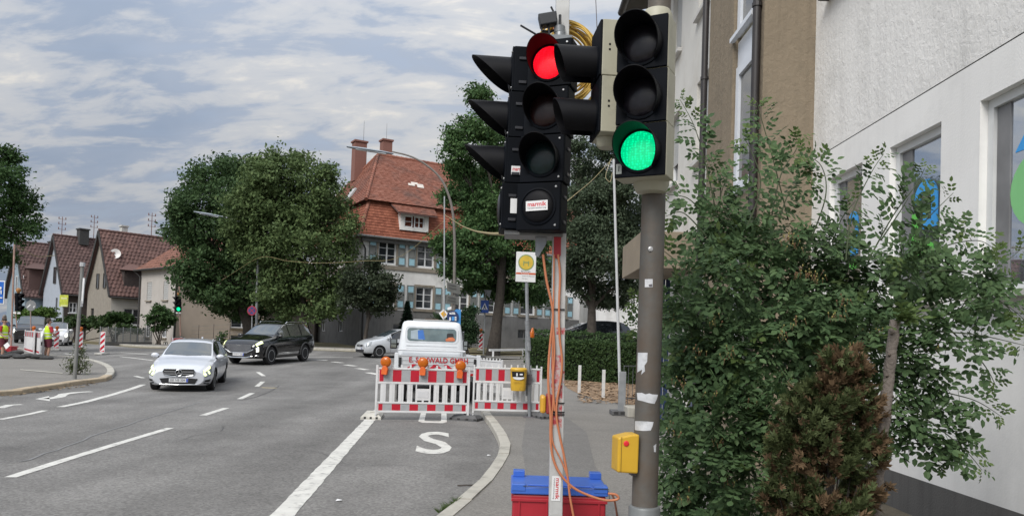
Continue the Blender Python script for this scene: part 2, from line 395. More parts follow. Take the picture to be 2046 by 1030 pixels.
def strip(pts, w, lift=.009):             # ribbon of quads along a line on the ground
    P = resample([Vector(p[:2]) for p in pts], .16) + [Vector(pts[-1][:2])]; mb = MB(); vs = []; w0 = w
    for i, p in enumerate(P):
        d = (P[min(i + 1, len(P) - 1)] - P[max(i - 1, 0)])
        if d.length < 1e-6: d = Vector((0, 1))
        d.normalize(); w = w0 * random.uniform(.93, 1.05); n = Vector((-d.y, d.x)) * w / 2
        for q in (p + n, p - n): vs.append((q.x, q.y, gz(q.x, q.y) + lift))
    return mb.add(vs, [(2 * i, 2 * i + 1, 2 * i + 3, 2 * i + 2) for i in range(len(P) - 1)])
def pline(pts, w, name='lane_dash', mat=PAINT): return strip(pts, w).build(name, mat, road)
pline([(-1.42, .5), (-1.66, 3.5), (-1.98, 6.71), (-2.35, 10.7), (-2.73, 14.84), (-3.0, 17.8)], .21, name='edge_line')
pline([at(20, 954), at(120, 922), at(230, 888), at(340, 855)], .13)
for a, b in (((405, 830), (452, 815)), ((479, 797), (504, 785)), ((513, 772), (525, 762)), ((527, 751), (515, 743))): line(at(*a), at(*b), .14)
line(at(523, 774), at(553, 775), .1, name='guide_dash', mat=YPAINT)
for a, b in (((634, 718.5), (653, 719.5)), ((664, 722.5), (684, 724.5)), ((690, 728.5), (710, 731)), ((714, 735.5), (734, 738.5)), ((735, 744), (757, 748))): line(at(*a), at(*b), .3, name='crossing_dash')
pline([at(120, 813), at(170, 803), at(222, 789), at(286, 768)], .16, name='side_line')
pline([at(0, 838), at(60, 827), at(90, 820)], .12, name='side_line')
for a, b in (((128, 706), (170, 711)), ((212, 710), (245, 710)), ((240, 712), (306, 720)), ((240, 704), (298, 708)), ((270, 751), (287, 755)), ((610, 713), (705, 714))): line(at(*a), at(*b), .14, name='faint_line')
# turn arrow in the left lane
pline([at(92, 797), at(118, 793), at(128, 787), at(150, 784), at(182, 782)], .22, name='turn_arrow')
mark(px((70, 797), (98, 791), (100, 801)), name='turn_arrow')
pline([at(0, 815), at(20, 809), at(44, 808)], .16, name='turn_arrow')
# BUS lettering in the coned-off lane
def road_text(ch, c, w, h):
    ux = Vector((math.cos(.09), math.sin(.09))); uy = Vector((-ux.y, ux.x)); vs, fs = text_mesh(ch, 1, 0, None, .012)
    vs[:, :2] -= (vs[:, :2].max(0) + vs[:, :2].min(0)) / 2; ex = np.ptp(vs[:, 0]); ey = np.ptp(vs[:, 1]); mb = MB()
    mb.add([(*(Vector(c) + ux * float(v[0] / ex * w) + uy * float(v[1] / ey * h)), .009) for v in vs], fs); mb.build('bus_letter', PAINT, road)
def u_letter(c):
    ux = Vector((math.cos(.09), math.sin(.09))); uy = Vector((-ux.y, ux.x)); c = Vector(c[:2]); P = lambda x, y: tuple(c + ux * x + uy * y)
    mb = MB(); out = [(-.28, 2.6), (-.28, .22), (-.2, 0), (.2, 0), (.28, .22), (.28, 2.6)]; inn = [(-.165, 2.6), (-.165, .42), (-.13, .34), (.13, .34), (.165, .42), (.165, 2.6)]
    mb.add([(*P(*p), .0095) for p in out + inn], [(i, i + 1, i + 7, i + 6) for i in range(5)]); mb.build('bus_letter', PAINT, road)
a = at(831, 905); b = at(898, 864); road_text('S', ((a.x + b.x) / 2, (a.y + b.y) / 2), .53, 2.6)
uc = at(864, 845); u_letter(uc); road_text('B', (-1.8, 20.7), .56, 2.6)
# near pavement on the right, with the kerb curving along the bus bay
kerb_px = [(870, 1030), (905, 1003), (940, 975), (966, 948), (985, 922), (998, 900), (999, 882), (990, 862), (978, 842), (966, 826)]
kpts = [Vector((-1.25, .2)), Vector((-1.1, 2.5)), Vector((-.92, 4.6))] + [Vector(at(*p, .1)[:2]) for p in kerb_px] + [Vector((-.72, 18.6)), Vector((-1.0, 22.5)), Vector((-1.45, 27.)), Vector((-1.75, 32.)), Vector((-1.2, 36.5)), Vector((1., 38.8)), Vector((5, 40)), Vector((16, 42.2))]
def smooth_path(P, n=6):
    out = []
    for i in range(len(P) - 1):
        p0, p1, p2, p3 = P[max(i - 1, 0)], P[i], P[i + 1], P[min(i + 2, len(P) - 1)]
        for k in range(n):
            t = k / n; out.append(.5 * ((2 * p1) + (p2 - p0) * t + (2 * p0 - 5 * p1 + 4 * p2 - p3) * t * t + (3 * p1 - p0 - 3 * p2 + p3) * t ** 3))
    return out + [P[-1]]
def kerb(pts, name, mat, width=.15, h=.12, step=1.0, side=1, far=None):
    P = resample(smooth_path(pts), step); root = None; rr = random.Random(3)
    for i in range(len(P) - 1):
        a, b = P[i], P[i + 1]; d = (b - a).normalized(); n = Vector((d.y, -d.x)) * side; g = d * .006
        pa = (P[i] - P[i - 1]).normalized() if i else d; na = Vector((pa.y, -pa.x)) * side; na = ((na + n) / 2).normalized()
        pb = (P[i + 2] - P[i + 1]).normalized() if i + 2 < len(P) else d; nb = Vector((pb.y, -pb.x)) * side; nb = ((nb + n) / 2).normalized()
        q = [a + g, b - g, b - g + nb * width, a + g + na * width]; j = rr.uniform(-.006, .006)
        ch = .02
        top = [q[0] + n * ch, q[1] + n * ch, q[2], q[3]]
        vs = [(*p, gz(p.x, p.y) - .05) for p in q] + [(*p, gz(p.x, p.y) + h - ch + j) for p in (q[0], q[1])] + [(*p, gz(p.x, p.y) + h + j) for p in top]
        mb = MB(); mb.add(vs, [(0, 1, 5, 4), (4, 5, 7, 6), (6, 7, 8, 9), (1, 2, 8, 7, 5), (0, 4, 6, 9, 3), (2, 3, 9, 8)])
        if root is None: root = mb.build(name, mat, None, kind='structure')
        else: mb.build('kerbstone', mat, root)
    return root, P
kr, kP = kerb(kpts, 'kerb', CONC, side=1)
inner = [p + Vector((.14, 0)) for p in kP]
pav = [tuple(p) for p in inner] + [(16, 37), (9, 36.4), (4.6, 30), (3.2, 27.2), (2.6, 23.6), (3.4, 21.2), (3.6, .2)]
struct(draped(pav, .105), 'pavement', PAVE)
# repaired trench in the pavement
struct(draped([(.25, 5), (.95, 5), (1.1, 9.5), (1.35, 13), (1.15, 16.2), (.9, 18.2), (.3, 18), (.36, 15.5), (.2, 11)], .110), 'pavement_patch', PATCH)
struct(draped([tuple(at(*p, .1)[:2]) for p in ((1116, 758), (1135, 776), (1163, 789), (1205, 800), (1250, 807))] + [(4.2, 17.6), (10, 24), (12, 34), (9, 36.3), (4.65, 30)], .112), 'mulch_bed', MULCH)
struct(draped([(1.75, .3), (1.95, 5), (2.3, 9.5), (3.95, 9.5), (3.95, .3)], .115), 'planting_bed', EARTH)
def proj_x(x, y): return CX + F * x / y
mb = MB()                                  # loose wood chips and dry leaves
for i in range(1500):
    t = random.random(); x = random.uniform(1.6, 5.0); y = random.uniform(19.5, 27); 
    if proj_x(x, y) < (1130 if y > 25 else 1160): continue
    s = random.uniform(.03, .09); a = random.random() * 6.3; c = Vector((x, y, gz(x, y) + .118 + random.random() * .02)); u = Vector((math.cos(a), math.sin(a), random.uniform(-.3, .3))) * s; v = Vector((-math.sin(a), math.cos(a), random.uniform(-.3, .3))) * s * .35
    mb.add([c - u - v, c + u - v, c + u + v, c - u + v], [(0, 1, 2, 3)])
mb.build('wood_chips', M('chips', (.30, .2, .12), rough=.9, island=.5), kind='stuff')
# traffic island on the left
isl = [Vector(at(*p, .1)[:2]) for p in ((0, 783), (80, 773), (160, 761), (208, 756), (229, 744), (221, 730), (190, 719), (150, 712), (95, 708))]
isl = [Vector((-14.6, 12.)), Vector((-13.2, 16.))] + isl + [Vector((-27, 41.5)), Vector((-31, 44))]
ir, iP = kerb(isl, 'island_kerb', SAND, side=-1, width=.22, h=.12)
for c in [c for c in bpy.data.objects if c.parent == ir]:
    if c.data.vertices[0].co.y > 23.2: c.data.materials[0] = CONC
struct(draped([tuple(p + Vector((-.2, .02))) for p in iP] + [(-40, 44), (-40, 12)], .105), 'traffic_island', PAVE)
pline_i = draped([tuple(v) for v in px((40, 744), (125, 751.5), (125, 753), (40, 745.6))], .118); struct(pline_i, 'island_seam', CONC)
# far pavements along the houses
farp = [(-4.2, 42.6), (-9.5, 43.2), (-14.2, 43.6), (-19.5, 47.4), (-25.5, 52.2), (-31, 56)]
fk, fP = kerb([Vector(p) for p in farp], 'far_kerb', CONC, side=1, width=.15)
struct(draped([tuple(p + Vector((.05, .08))) for p in fP] + [(-29.6, 57.6), (-26, 57.9), (-19.8, 50.4), (-15, 45.2), (-9.5, 44.6), (-4, 44.2)], .105), 'far_pavement', PAVE)
struct(draped([(-14.9, 45.3), (-9.4, 44.7), (-3.5, 44.3), (6, 47), (14, 50), (14, 56), (-9, 47.8), (-14, 51)], .05), 'verge', GRASS)
struct(draped([(-1.2, 39.6), (12, 41.6), (20, 44), (20, 46.5), (6, 43.8), (-1.6, 41.8)], .06), 'side_pavement', PAVE)
# ================================================================== FACADES
def facade(O, U, Nn, L_, H, ops, depth=.14, mb=None, tri=None):
    """wall with real openings and reveals; ops = (u0, u1, z0, z1)"""
    mb = mb or MB(); O, U, Nn = Vector(O), Vector(U), Vector(Nn); Z = Vector((0, 0, 1))
    us = sorted({0, L_} | {o[0] for o in ops} | {o[1] for o in ops}); zs = sorted({0, H} | {o[2] for o in ops} | {o[3] for o in ops})
    P = lambda u, z, d=0: O + U * u + Z * z - Nn * d
    for a, b in zip(us, us[1:]):
        for c, d in zip(zs, zs[1:]):
            if any(o[0] <= a and b <= o[1] and o[2] <= c and d <= o[3] for o in ops): continue
            mb.poly([P(a, c), P(b, c), P(b, d), P(a, d)])
    for u0, u1, z0, z1 in ops:
        mb.poly([P(u0, z0), P(u0, z1), P(u0, z1, depth), P(u0, z0, depth)]); mb.poly([P(u1, z0), P(u1, z0, depth), P(u1, z1, depth), P(u1, z1)])
        mb.poly([P(u0, z0), P(u0, z0, depth), P(u1, z0, depth), P(u1, z0)]); mb.poly([P(u0, z1), P(u1, z1), P(u1, z1, depth), P(u0, z1, depth)])
    return mb
GLASS = M('window_glass', (.03, .034, .04), rough=.04, var=.05, spec=.9, coat=.3)
BRIGHTGLASS = M('reflective_glass', (.55, .58, .62), rough=.02, metal=.9, var=.03)
WFRAME = M('white_frame', (.72, .73, .74), rough=.45, var=.06)
CURTAIN = M('curtain', (.5, .5, .5), rough=.9, var=.25, scale=9)
def window(parent, O, U, Nn, op, depth=.14, cols=2, rows=3, fw=.06, fm=None, gm=None, sill=None, sm=None, panes=True, name='window'):
    O, U, Nn = Vector(O), Vector(U).normalized(), Vector(Nn).normalized(); Z = Vector((0, 0, 1)); u0, u1, z0, z1 = op; fm = fm or WFRAME; gm = gm or GLASS
    R = Matrix((U, -Nn, Z)).transposed(); P = lambda u, z, d: O + U * u + Z * z - Nn * d
    mb = MB(); t = .05
    def bar(a, b, c, d, tt=t, dd=depth - .03): mb.box(P((a + b) / 2, (c + d) / 2, dd), (b - a, tt, d - c), R)
    e = .002
    bar(u0 + e, u0 + fw, z0 + e, z1 - e); bar(u1 - fw, u1 - e, z0 + e, z1 - e); bar(u0 + fw, u1 - fw, z0 + e, z0 + fw); bar(u0 + fw, u1 - fw, z1 - fw, z1 - e)
    iu0, iu1, iz0, iz1 = u0 + fw, u1 - fw, z0 + fw, z1 - fw; cw = (iu1 - iu0) / cols; ch = (iz1 - iz0) / rows; m = fw * .45
    for i in range(1, cols): bar(iu0 + i * cw - fw * .55, iu0 + i * cw + fw * .55, iz0, iz1, t * .9)
    for j in range(1, rows): bar(iu0, iu1, iz0 + j * ch - m / 2, iz0 + j * ch + m / 2, t * .6)
    if sill:
        mb.cur = 1; mb.box(P((u0 + u1) / 2, z0 - sill / 2, -.05), (u1 - u0 + .16, .16, sill), R); mb.cur = 0
    w = mb.build(name, [fm, sm or WFRAME], parent)
    if panes:
        for i in range(cols):
            for j in range(rows):
                g = MB(); g.box(P(iu0 + (i + .5) * cw, iz0 + (j + .5) * ch, depth - .012), (cw - .004, .006, ch - .004), R); g.build('pane', gm, w)
    else:
        g = MB(); g.box(P((iu0 + iu1) / 2, (iz0 + iz1) / 2, depth - .012), (iu1 - iu0, .006, iz1 - iz0), R); g.build('pane', gm, w)
    return w
def tiles(name, parent, quad, mat, tw=.2, th=.3, lift=.035, round_=False):
    """courses of single tiles laid over the quad (eave left, eave right, top right, top left); may taper to a point"""
    a, b, c, d = [Vector(p) for p in quad]; n = (b - a).cross(d - a); 
    if n.length < 1e-6: n = (b - a).cross(c - a)
    n.normalize()
    if n.z < 0: n = -n
    ht = ((d + c) / 2 - (a + b) / 2).length; rows = max(1, int(ht / th)); mb = MB(); e = (b - a).normalized()
    for r in range(rows):
        t0, t1 = r / rows, min(1, (r + 1.12) / rows); l0, r0 = a.lerp(d, t0), b.lerp(c, t0); l1, r1 = a.lerp(d, t1), b.lerp(c, t1)
        w0 = (r0 - l0).length; k = max(1, int(w0 / tw)); off = .5 * (r % 2) / k
        for i in range(k + (1 if r % 2 else 0)):
            s0, s1 = max(0, i / k - off + .01 / k), min(1, (i + 1) / k - off - .01 / k)
            if s1 - s0 < .15 / k: continue
            j = lift * random.uniform(.75, 1.3); A, B, C_, D_ = l0.lerp(r0, s0), l0.lerp(r0, s1), l1.lerp(r1, s1), l1.lerp(r1, s0)
            if round_:
                m0, m1 = (A + B) / 2, (C_ + D_) / 2
                mb.add([A + n * j * .5, m0 + n * j * 1.6, B + n * j * .5, C_ + n * .004, m1 + n * j * .7, D_ + n * .004, A], [(0, 1, 4, 5), (1, 2, 3, 4)])
            else: mb.add([A + n * j, B + n * j, C_ + n * .004, D_ + n * .004, A - n * .01, B - n * .01], [(0, 1, 2, 3), (4, 5, 1, 0)])
    o = mb.build(name, mat, parent); o['kind'] = 'stuff'
    return o
def ridge(mb, a, b, r=.11, step=.36):
    a, b = Vector(a), Vector(b); k = max(1, int((b - a).length / step))
    for i in range(k): mb.cyl(a.lerp(b, i / k), a.lerp(b, (i + 1.08) / k), r * random.uniform(.95, 1.12), r * .85, 7)
TILE_R = M('red_roof_tile', (.29, .100, .060), rough=.88, var=.12, scale=2, island=.38, hue=(.30, .135, .095), dirt=((.13, .07, .055), .5, .72), dscale=.6)
TILE_R2 = M('bright_roof_tile', (.27, .082, .045), rough=.86, var=.1, scale=2, island=.28, hue=(.34, .12, .07), dirt=((.16, .07, .05), .55, .75), dscale=.7)
TILE_B = M('brown_roof_tile', (.135, .075, .064), rough=.85, var=.12, scale=2, island=.3, dirt=((.10, .06, .055), .5, .75), dscale=.8)
TILE_D = M('dark_roof_tile', (.105, .062, .056), rough=.85, var=.12, scale=2, island=.3)
PLAST_W = M('pale_render', (.76, .75, .73), rough=.92, var=.05, scale=2, bump=.25, bscale=60, dirt=((.42, .41, .39), .52, .8), dscale=.7)
PLAST_G = M('grey_plinth', (.19, .187, .185), rough=.92, var=.08, scale=2, bump=.3, bscale=60, dirt=((.10, .1, .1), .5, .8))
BAND = M('sandstone_band', (.27, .235, .19), rough=.9, var=.14, scale=4, bump=.3)
ZINC = M('zinc', (.20, .20, .20), rough=.6, metal=.3, var=.15)
DARKZ = M('dark_gutter', (.035, .033, .032), rough=.6, var=.15)
BRICKC = M('chimney_brick', (.20, .095, .075), rough=.9, var=.2, scale=7, island=.3)
SH_F = M('shutter_frame', (.20, .215, .21), rough=.7, var=.1)
SH_B = M('shutter_blue', (.36, .60, .70), rough=.6, var=.08)
WOODB = M('brown_cladding', (.055, .042, .038), rough=.85, var=.2, scale=6)
def downpipe(parent, pts, r=.05, mat=None): mb = MB(); mb.tube(pts, r, 8); return mb.build('downpipe', mat or DARKZ, parent, smooth=50)
def chimney(parent, c, w, d, h, R=None, mat=None, cap=None, name='chimney'):
    mb = MB(); mb.box(Vector(c) + Vector((0, 0, h / 2)), (w, d, h), R); o = mb.build(name, mat or BRICKC, parent)
    k = MB(); k.box(Vector(c) + Vector((0, 0, h + .06)), (w + .16, d + .16, .12), R); k.build('cap', cap or BRICKC, o); return o
# ------------------------------------------------------------------ the red-roofed corner house
def main_house():
    C = at(718, 691.5); base = Vector((C.x, C.y, gz(C.x, C.y))); a = Vector((.857, .515, 0)).normalized(); b = Vector((-a.y, a.x, 0)); nA, nB = -b, -a; Z = Vector((0, 0, 1))
    t = thing('red_roofed_house', 'large pale rendered house with a steep red mansard roof and light blue shutters', 'house', base)
    Lh, Dh = 20., 12.5; HP, HE = 2.45, 7.25
    q = lambda u, v, z: base + a * u + b * v + Z * z
    def uz(x, y): p = onp(x, y, base, nA); return (p - base).dot(a), p.z - base.z
    cu_ = [uz(774, 500)[0], uz(857.5, 508)[0], uz(923, 515)[0]]; sp = cu_[1] - cu_[0]
    cu_ = [cu_[0] + i * (cu_[2] - cu_[0]) / 2 for i in range(3)]; cu_ += [cu_[2] + i * (cu_[2] - cu_[0]) / 2 for i in (1, 2, 3)]
    cu_ = [c for c in cu_ if c < Lh - 1.2]
    z1a, z1b = uz(774, 527)[1], uz(774, 478)[1]; z0a, z0b = uz(852, 617)[1], uz(852, 573)[1]; w2 = .62
    ops = [(c - w2, c + w2, z1a, z1b) for c in cu_] + [(c - w2, c + w2, z0a, z0b) for c in cu_]
    wl = facade(q(0, 0, HP), a, nA, Lh, HE - HP, [(o[0], o[1], o[2] - HP, o[3] - HP) for o in ops])
    sops = [(2.2, 3.3, z1a - HP, z1b - HP), (6.5, 7.6, z1a - HP, z1b - HP), (2.2, 3.3, z0a - HP, z0b - HP), (6.5, 7.6, z0a - HP, z0b - HP)]
    facade(q(0, Dh, HP), -b, nB, Dh, HE - HP, sops, mb=wl)
    wl.poly([q(Lh, 0, HP), q(Lh, Dh, HP), q(Lh, Dh, HE), q(Lh, 0, HE)]); wl.poly([q(Lh, Dh, HP), q(0, Dh, HP), q(0, Dh, HE), q(Lh, Dh, HE)])
    wl.build('wall', PLAST_W, t)
    pl = MB(); bops = [(2.3, 3.4, .9, 1.55), (7.6, 8.7, .9, 1.55), (12, 13.1, .9, 1.55)]
    e = .05
    facade(q(-e, -e, -.3), a, nA, Lh + 2 * e, HP + .3, [(o[0], o[1], o[2] + .3, o[3] + .3) for o in bops], mb=pl)
    facade(q(-e, Dh, -.3), -b, nB, Dh + e, HP + .3, [(4.2, 5.2, 1.25, 2.), (8.2, 9.2, 1.25, 2.)], mb=pl)
    pl.poly([q(-e, -e, HP), q(Lh + e, -e, HP), q(Lh, 0, HP + .03), q(0, 0, HP + .03)]); pl.poly([q(-e, -e, HP), q(0, 0, HP + .03), q(0, Dh, HP + .03), q(-e, Dh, HP)])
    pl.build('plinth', PLAST_G, t)
    for o in bops: window(t, q(-e, -e, 0), a, nA, o, rows=1, fw=.05, fm=PLAST_G)
    for o in ((4.2, 5.2, .95, 1.7), (8.2, 9.2, .95, 1.7)): window(t, q(-e, Dh, 0), -b, nB, o, rows=1, fw=.06)
    bd = MB(); R = Matrix((a, b, Z)).transposed(); bd.box(q(Lh / 2, -.03, z1a - .22), (Lh + .12, .1, .26), R); R2 = R
    bd.box(q(-.03, Dh / 2, z1a - .22), (.1, Dh + .08, .26), R); bd.build('sill_band', BAND, t)
    for c in cu_:
        for (za, zb, low) in ((z1a, z1b, 0), (z0a, z0b, 1)):
            s = MB()                            # stone surround
            for (x0, x1, zz0, zz1) in ((c - w2 - .13, c - w2 - .002, za, zb + .12), (c + w2 + .002, c + w2 + .13, za, zb + .12), (c - w2 - .002, c + w2 + .002, zb + .002, zb + .12)):
                s.box(q((x0 + x1) / 2, -.02, (zz0 + zz1) / 2), (x1 - x0, .06, zz1 - zz0), R)
            if low: s.box(q(c, -.04, za - .1), (2 * w2 + .4, .14, .18), R)
            s.build('surround', BAND, t)
            window(t, q(0, 0, 0), a, nA, (c - w2, c + w2, za, zb), depth=.14, cols=2, rows=3, fw=.085, gm=GLASS)
            for sd_ in (-1, 1):
                cc = c + sd_ * (w2 + .13 + .27); zz = (za + zb) / 2; hh = (zb - za) + .08; s = MB()
                for dx in (-.23, .23): s.box(q(cc + dx, -.05, zz), (.07, .05, hh), R)
                for dz in (-hh / 2 + .04, -.17 * hh, .17 * hh, hh / 2 - .04): s.box(q(cc, -.05, zz + dz), (.4, .048, .07), R)
                sh = s.build('shutter', SH_F, t)
                for dz in (-.335 * hh, .335 * hh):
                    p = MB(); p.box(q(cc, -.045, zz + dz), (.4, .03, .27 * hh), R); p.build('blue_panel', SH_B, sh)
                s = MB()
                for k in range(7): s.box(q(cc, -.05, zz - .13 * hh + .26 * hh * k / 6), (.4, .03, .022), R @ Matrix.Rotation(.6, 3, 'X'))
                s.build('slats', SH_F, sh)
    for (u0, u1, za, zb) in sops: window(t, q(0, Dh, HP), -b, nB, (u0, u1, za, zb), rows=3, fw=.085)
    # roof: steep lower slope, flatter upper slope with hips
    o0, i0, zb0, zb1 = -.42, .48, HE - .1, HE + 2.4
    lo = [q(o0, o0, zb0), q(Lh - o0, o0, zb0), q(Lh - o0, Dh - o0, zb0), q(o0, Dh - o0, zb0)]; mi = [q(i0, i0, zb1), q(Lh - i0, i0, zb1), q(Lh - i0, Dh - i0, zb1), q(i0, Dh - i0, zb1)]
    x0 = .12; up = [q(x0, x0, zb1 - .05), q(Lh - x0, x0, zb1 - .05), q(Lh - x0, Dh - x0, zb1 - .05), q(x0, Dh - x0, zb1 - .05)]
    hr = 3.1; zr = HE + 6.95; r0, r1 = q(hr, Dh / 2, zr), q(Lh - hr, Dh / 2, zr)
    rf = MB(); rf.poly(lo[::-1])
    for i in range(4): rf.poly([lo[i], lo[(i + 1) % 4], mi[(i + 1) % 4], mi[i]])
    rf.poly([up[0], up[1], r1, r0]); rf.poly([up[1], up[2], r1]); rf.poly([up[2], up[3], r0, r1]); rf.poly([up[3], up[0], r0])
    for i in range(4): rf.poly([mi[i], mi[(i + 1) % 4], up[(i + 1) % 4], up[i]])
    roof = rf.build('roof', TILE_D, t)
    tiles('lower_tiles', roof, (lo[0], lo[1], mi[1], mi[0]), TILE_R2, .2, .19); tiles('lower_tiles', roof, (lo[3], lo[0], mi[0], mi[3]), TILE_R2, .2, .19)
    tiles('upper_tiles', roof, (up[0], up[1], r1, r0), TILE_R, .2, .2); tiles('upper_tiles', roof, (up[3], up[0], r0, r0), TILE_R, .2, .2)
    rg = MB(); ridge(rg, r0, r1, .14); ridge(rg, up[0], r0, .13); ridge(rg, up[3], r0, .13); ridge(rg, lo[0], mi[0], .13); rg.build('ridge_tiles', TILE_R, roof, smooth=60)['kind'] = 'stuff'
    gt = MB(); gt.tube([q(o0 - .05, o0 - .08, zb0 - .02), q(Lh + .4, o0 - .08, zb0 - .02)], .08, 8); gt.tube([q(o0 - .08, o0 - .05, zb0 - .02), q(o0 - .08, Dh + .4, zb0 - .02)], .08, 8)
    gt.box(q(Lh / 2, -.12, zb0 - .2), (Lh + .3, .22, .22), R); gt.build('gutter', ZINC, t)
    downpipe(t, [q(-.3, -.45, zb0), q(-.25, -.3, zb0 - .3), q(.12, -.1, zb0 - .8), q(.12, -.1, 0)])
    # dormer with a shed roof
    ud0, _ = uz(793, 425); ud1, _ = uz(853, 430); ud0 += .15; zd0 = HE + .55; zd1 = HE + 1.62; v0 = -.32
    dm = MB(); facade(q(ud0, v0, zd0), a, nA, ud1 - ud0, zd1 - zd0, [(.3, ud1 - ud0 - .3, .22, zd1 - zd0 - .08)], mb=dm)
    for u in (ud0, ud1): dm.poly([q(u, v0, zd0), q(u, v0, zd1), q(u, 1.6, zd1 + .5), q(u, 1.6, zd0)])
    d = dm.build('dormer', PLAST_W, t); wd = (ud1 - ud0 - .6) / 2
    for k in range(2): window(d, q(ud0, v0, zd0), a, nA, (.3 + k * wd, .3 + (k + 1) * wd - .12 * (1 - k), .22, zd1 - zd0 - .08), cols=2 if k else 1, rows=2, fw=.07, panes=False, name='dormer_window')
    A_, B_, C_, D_ = q(ud0 - .35, v0 - .4, zd1 + .02), q(ud1 + .45, v0 - .4, zd1 + .02), q(ud1 + 1.0, 2.0, zb1 + 1.02), q(ud0 - .75, 2.0, zb1 + 1.02)
    s = MB(); s.prism([A_, B_, C_, D_], (0, 0, -.08)); dr = s.build('dormer_roof', TILE_D, d); 
    tiles('dormer_tiles', t, (A_ + Z * .01, B_ + Z * .01, C_ + Z * .01, D_ + Z * .01), TILE_R, .2, .2)
    chimney(t, q(3.9, Dh / 2 + .5, zr - .9), .72, .72, 2.1, R); chimney(t, q(2.2, Dh / 2 + 1.6, zr - 1.9), .9, .8, 2.95, R)
    an = MB(); p = q(2.5, Dh / 2 + 1.6, zr + 1.2); an.cyl(p, p + Z * 1.6, .02, .012, 5); p = q(3.9, Dh / 2 + .5, zr + 1.3); an.cyl(p, p + Z * 1.3, .015, .01, 5); an.build('lightning_rod', ZINC, t)
    sk = MB(); f = (up[0] * .48 + up[3] * .30 + r0 * .22); sx = (up[3] - up[0]).normalized(); sn = (up[3] - up[0]).cross(r0 - up[0]).normalized(); sn = sn if sn.z > 0 else -sn; sy = sn.cross(sx)
    sk.box(f + sn * .1, (.9, 1.2, .12), Matrix((sx, sy, sn)).transposed()); sk.build('skylight', M('skylight', (.45, .45, .44), rough=.4), t)
    pt = MB()
    for k, (du, dv) in enumerate(((0, 0), (.45, -.3), (-.2, -.5), (.5, -.75))):
        f = up[0].lerp(r0, .43) + a * (3.2 + du) + (r0 - up[0]).normalized() * dv * .6; pt.box(f + Z * .1, (.5, .22, .03), R @ Matrix.Rotation(.9, 3, 'X'))
    pt.build('repair_tiles', M('new_tile', (.6, .55, .5), rough=.8), t)
    return t
main_house()
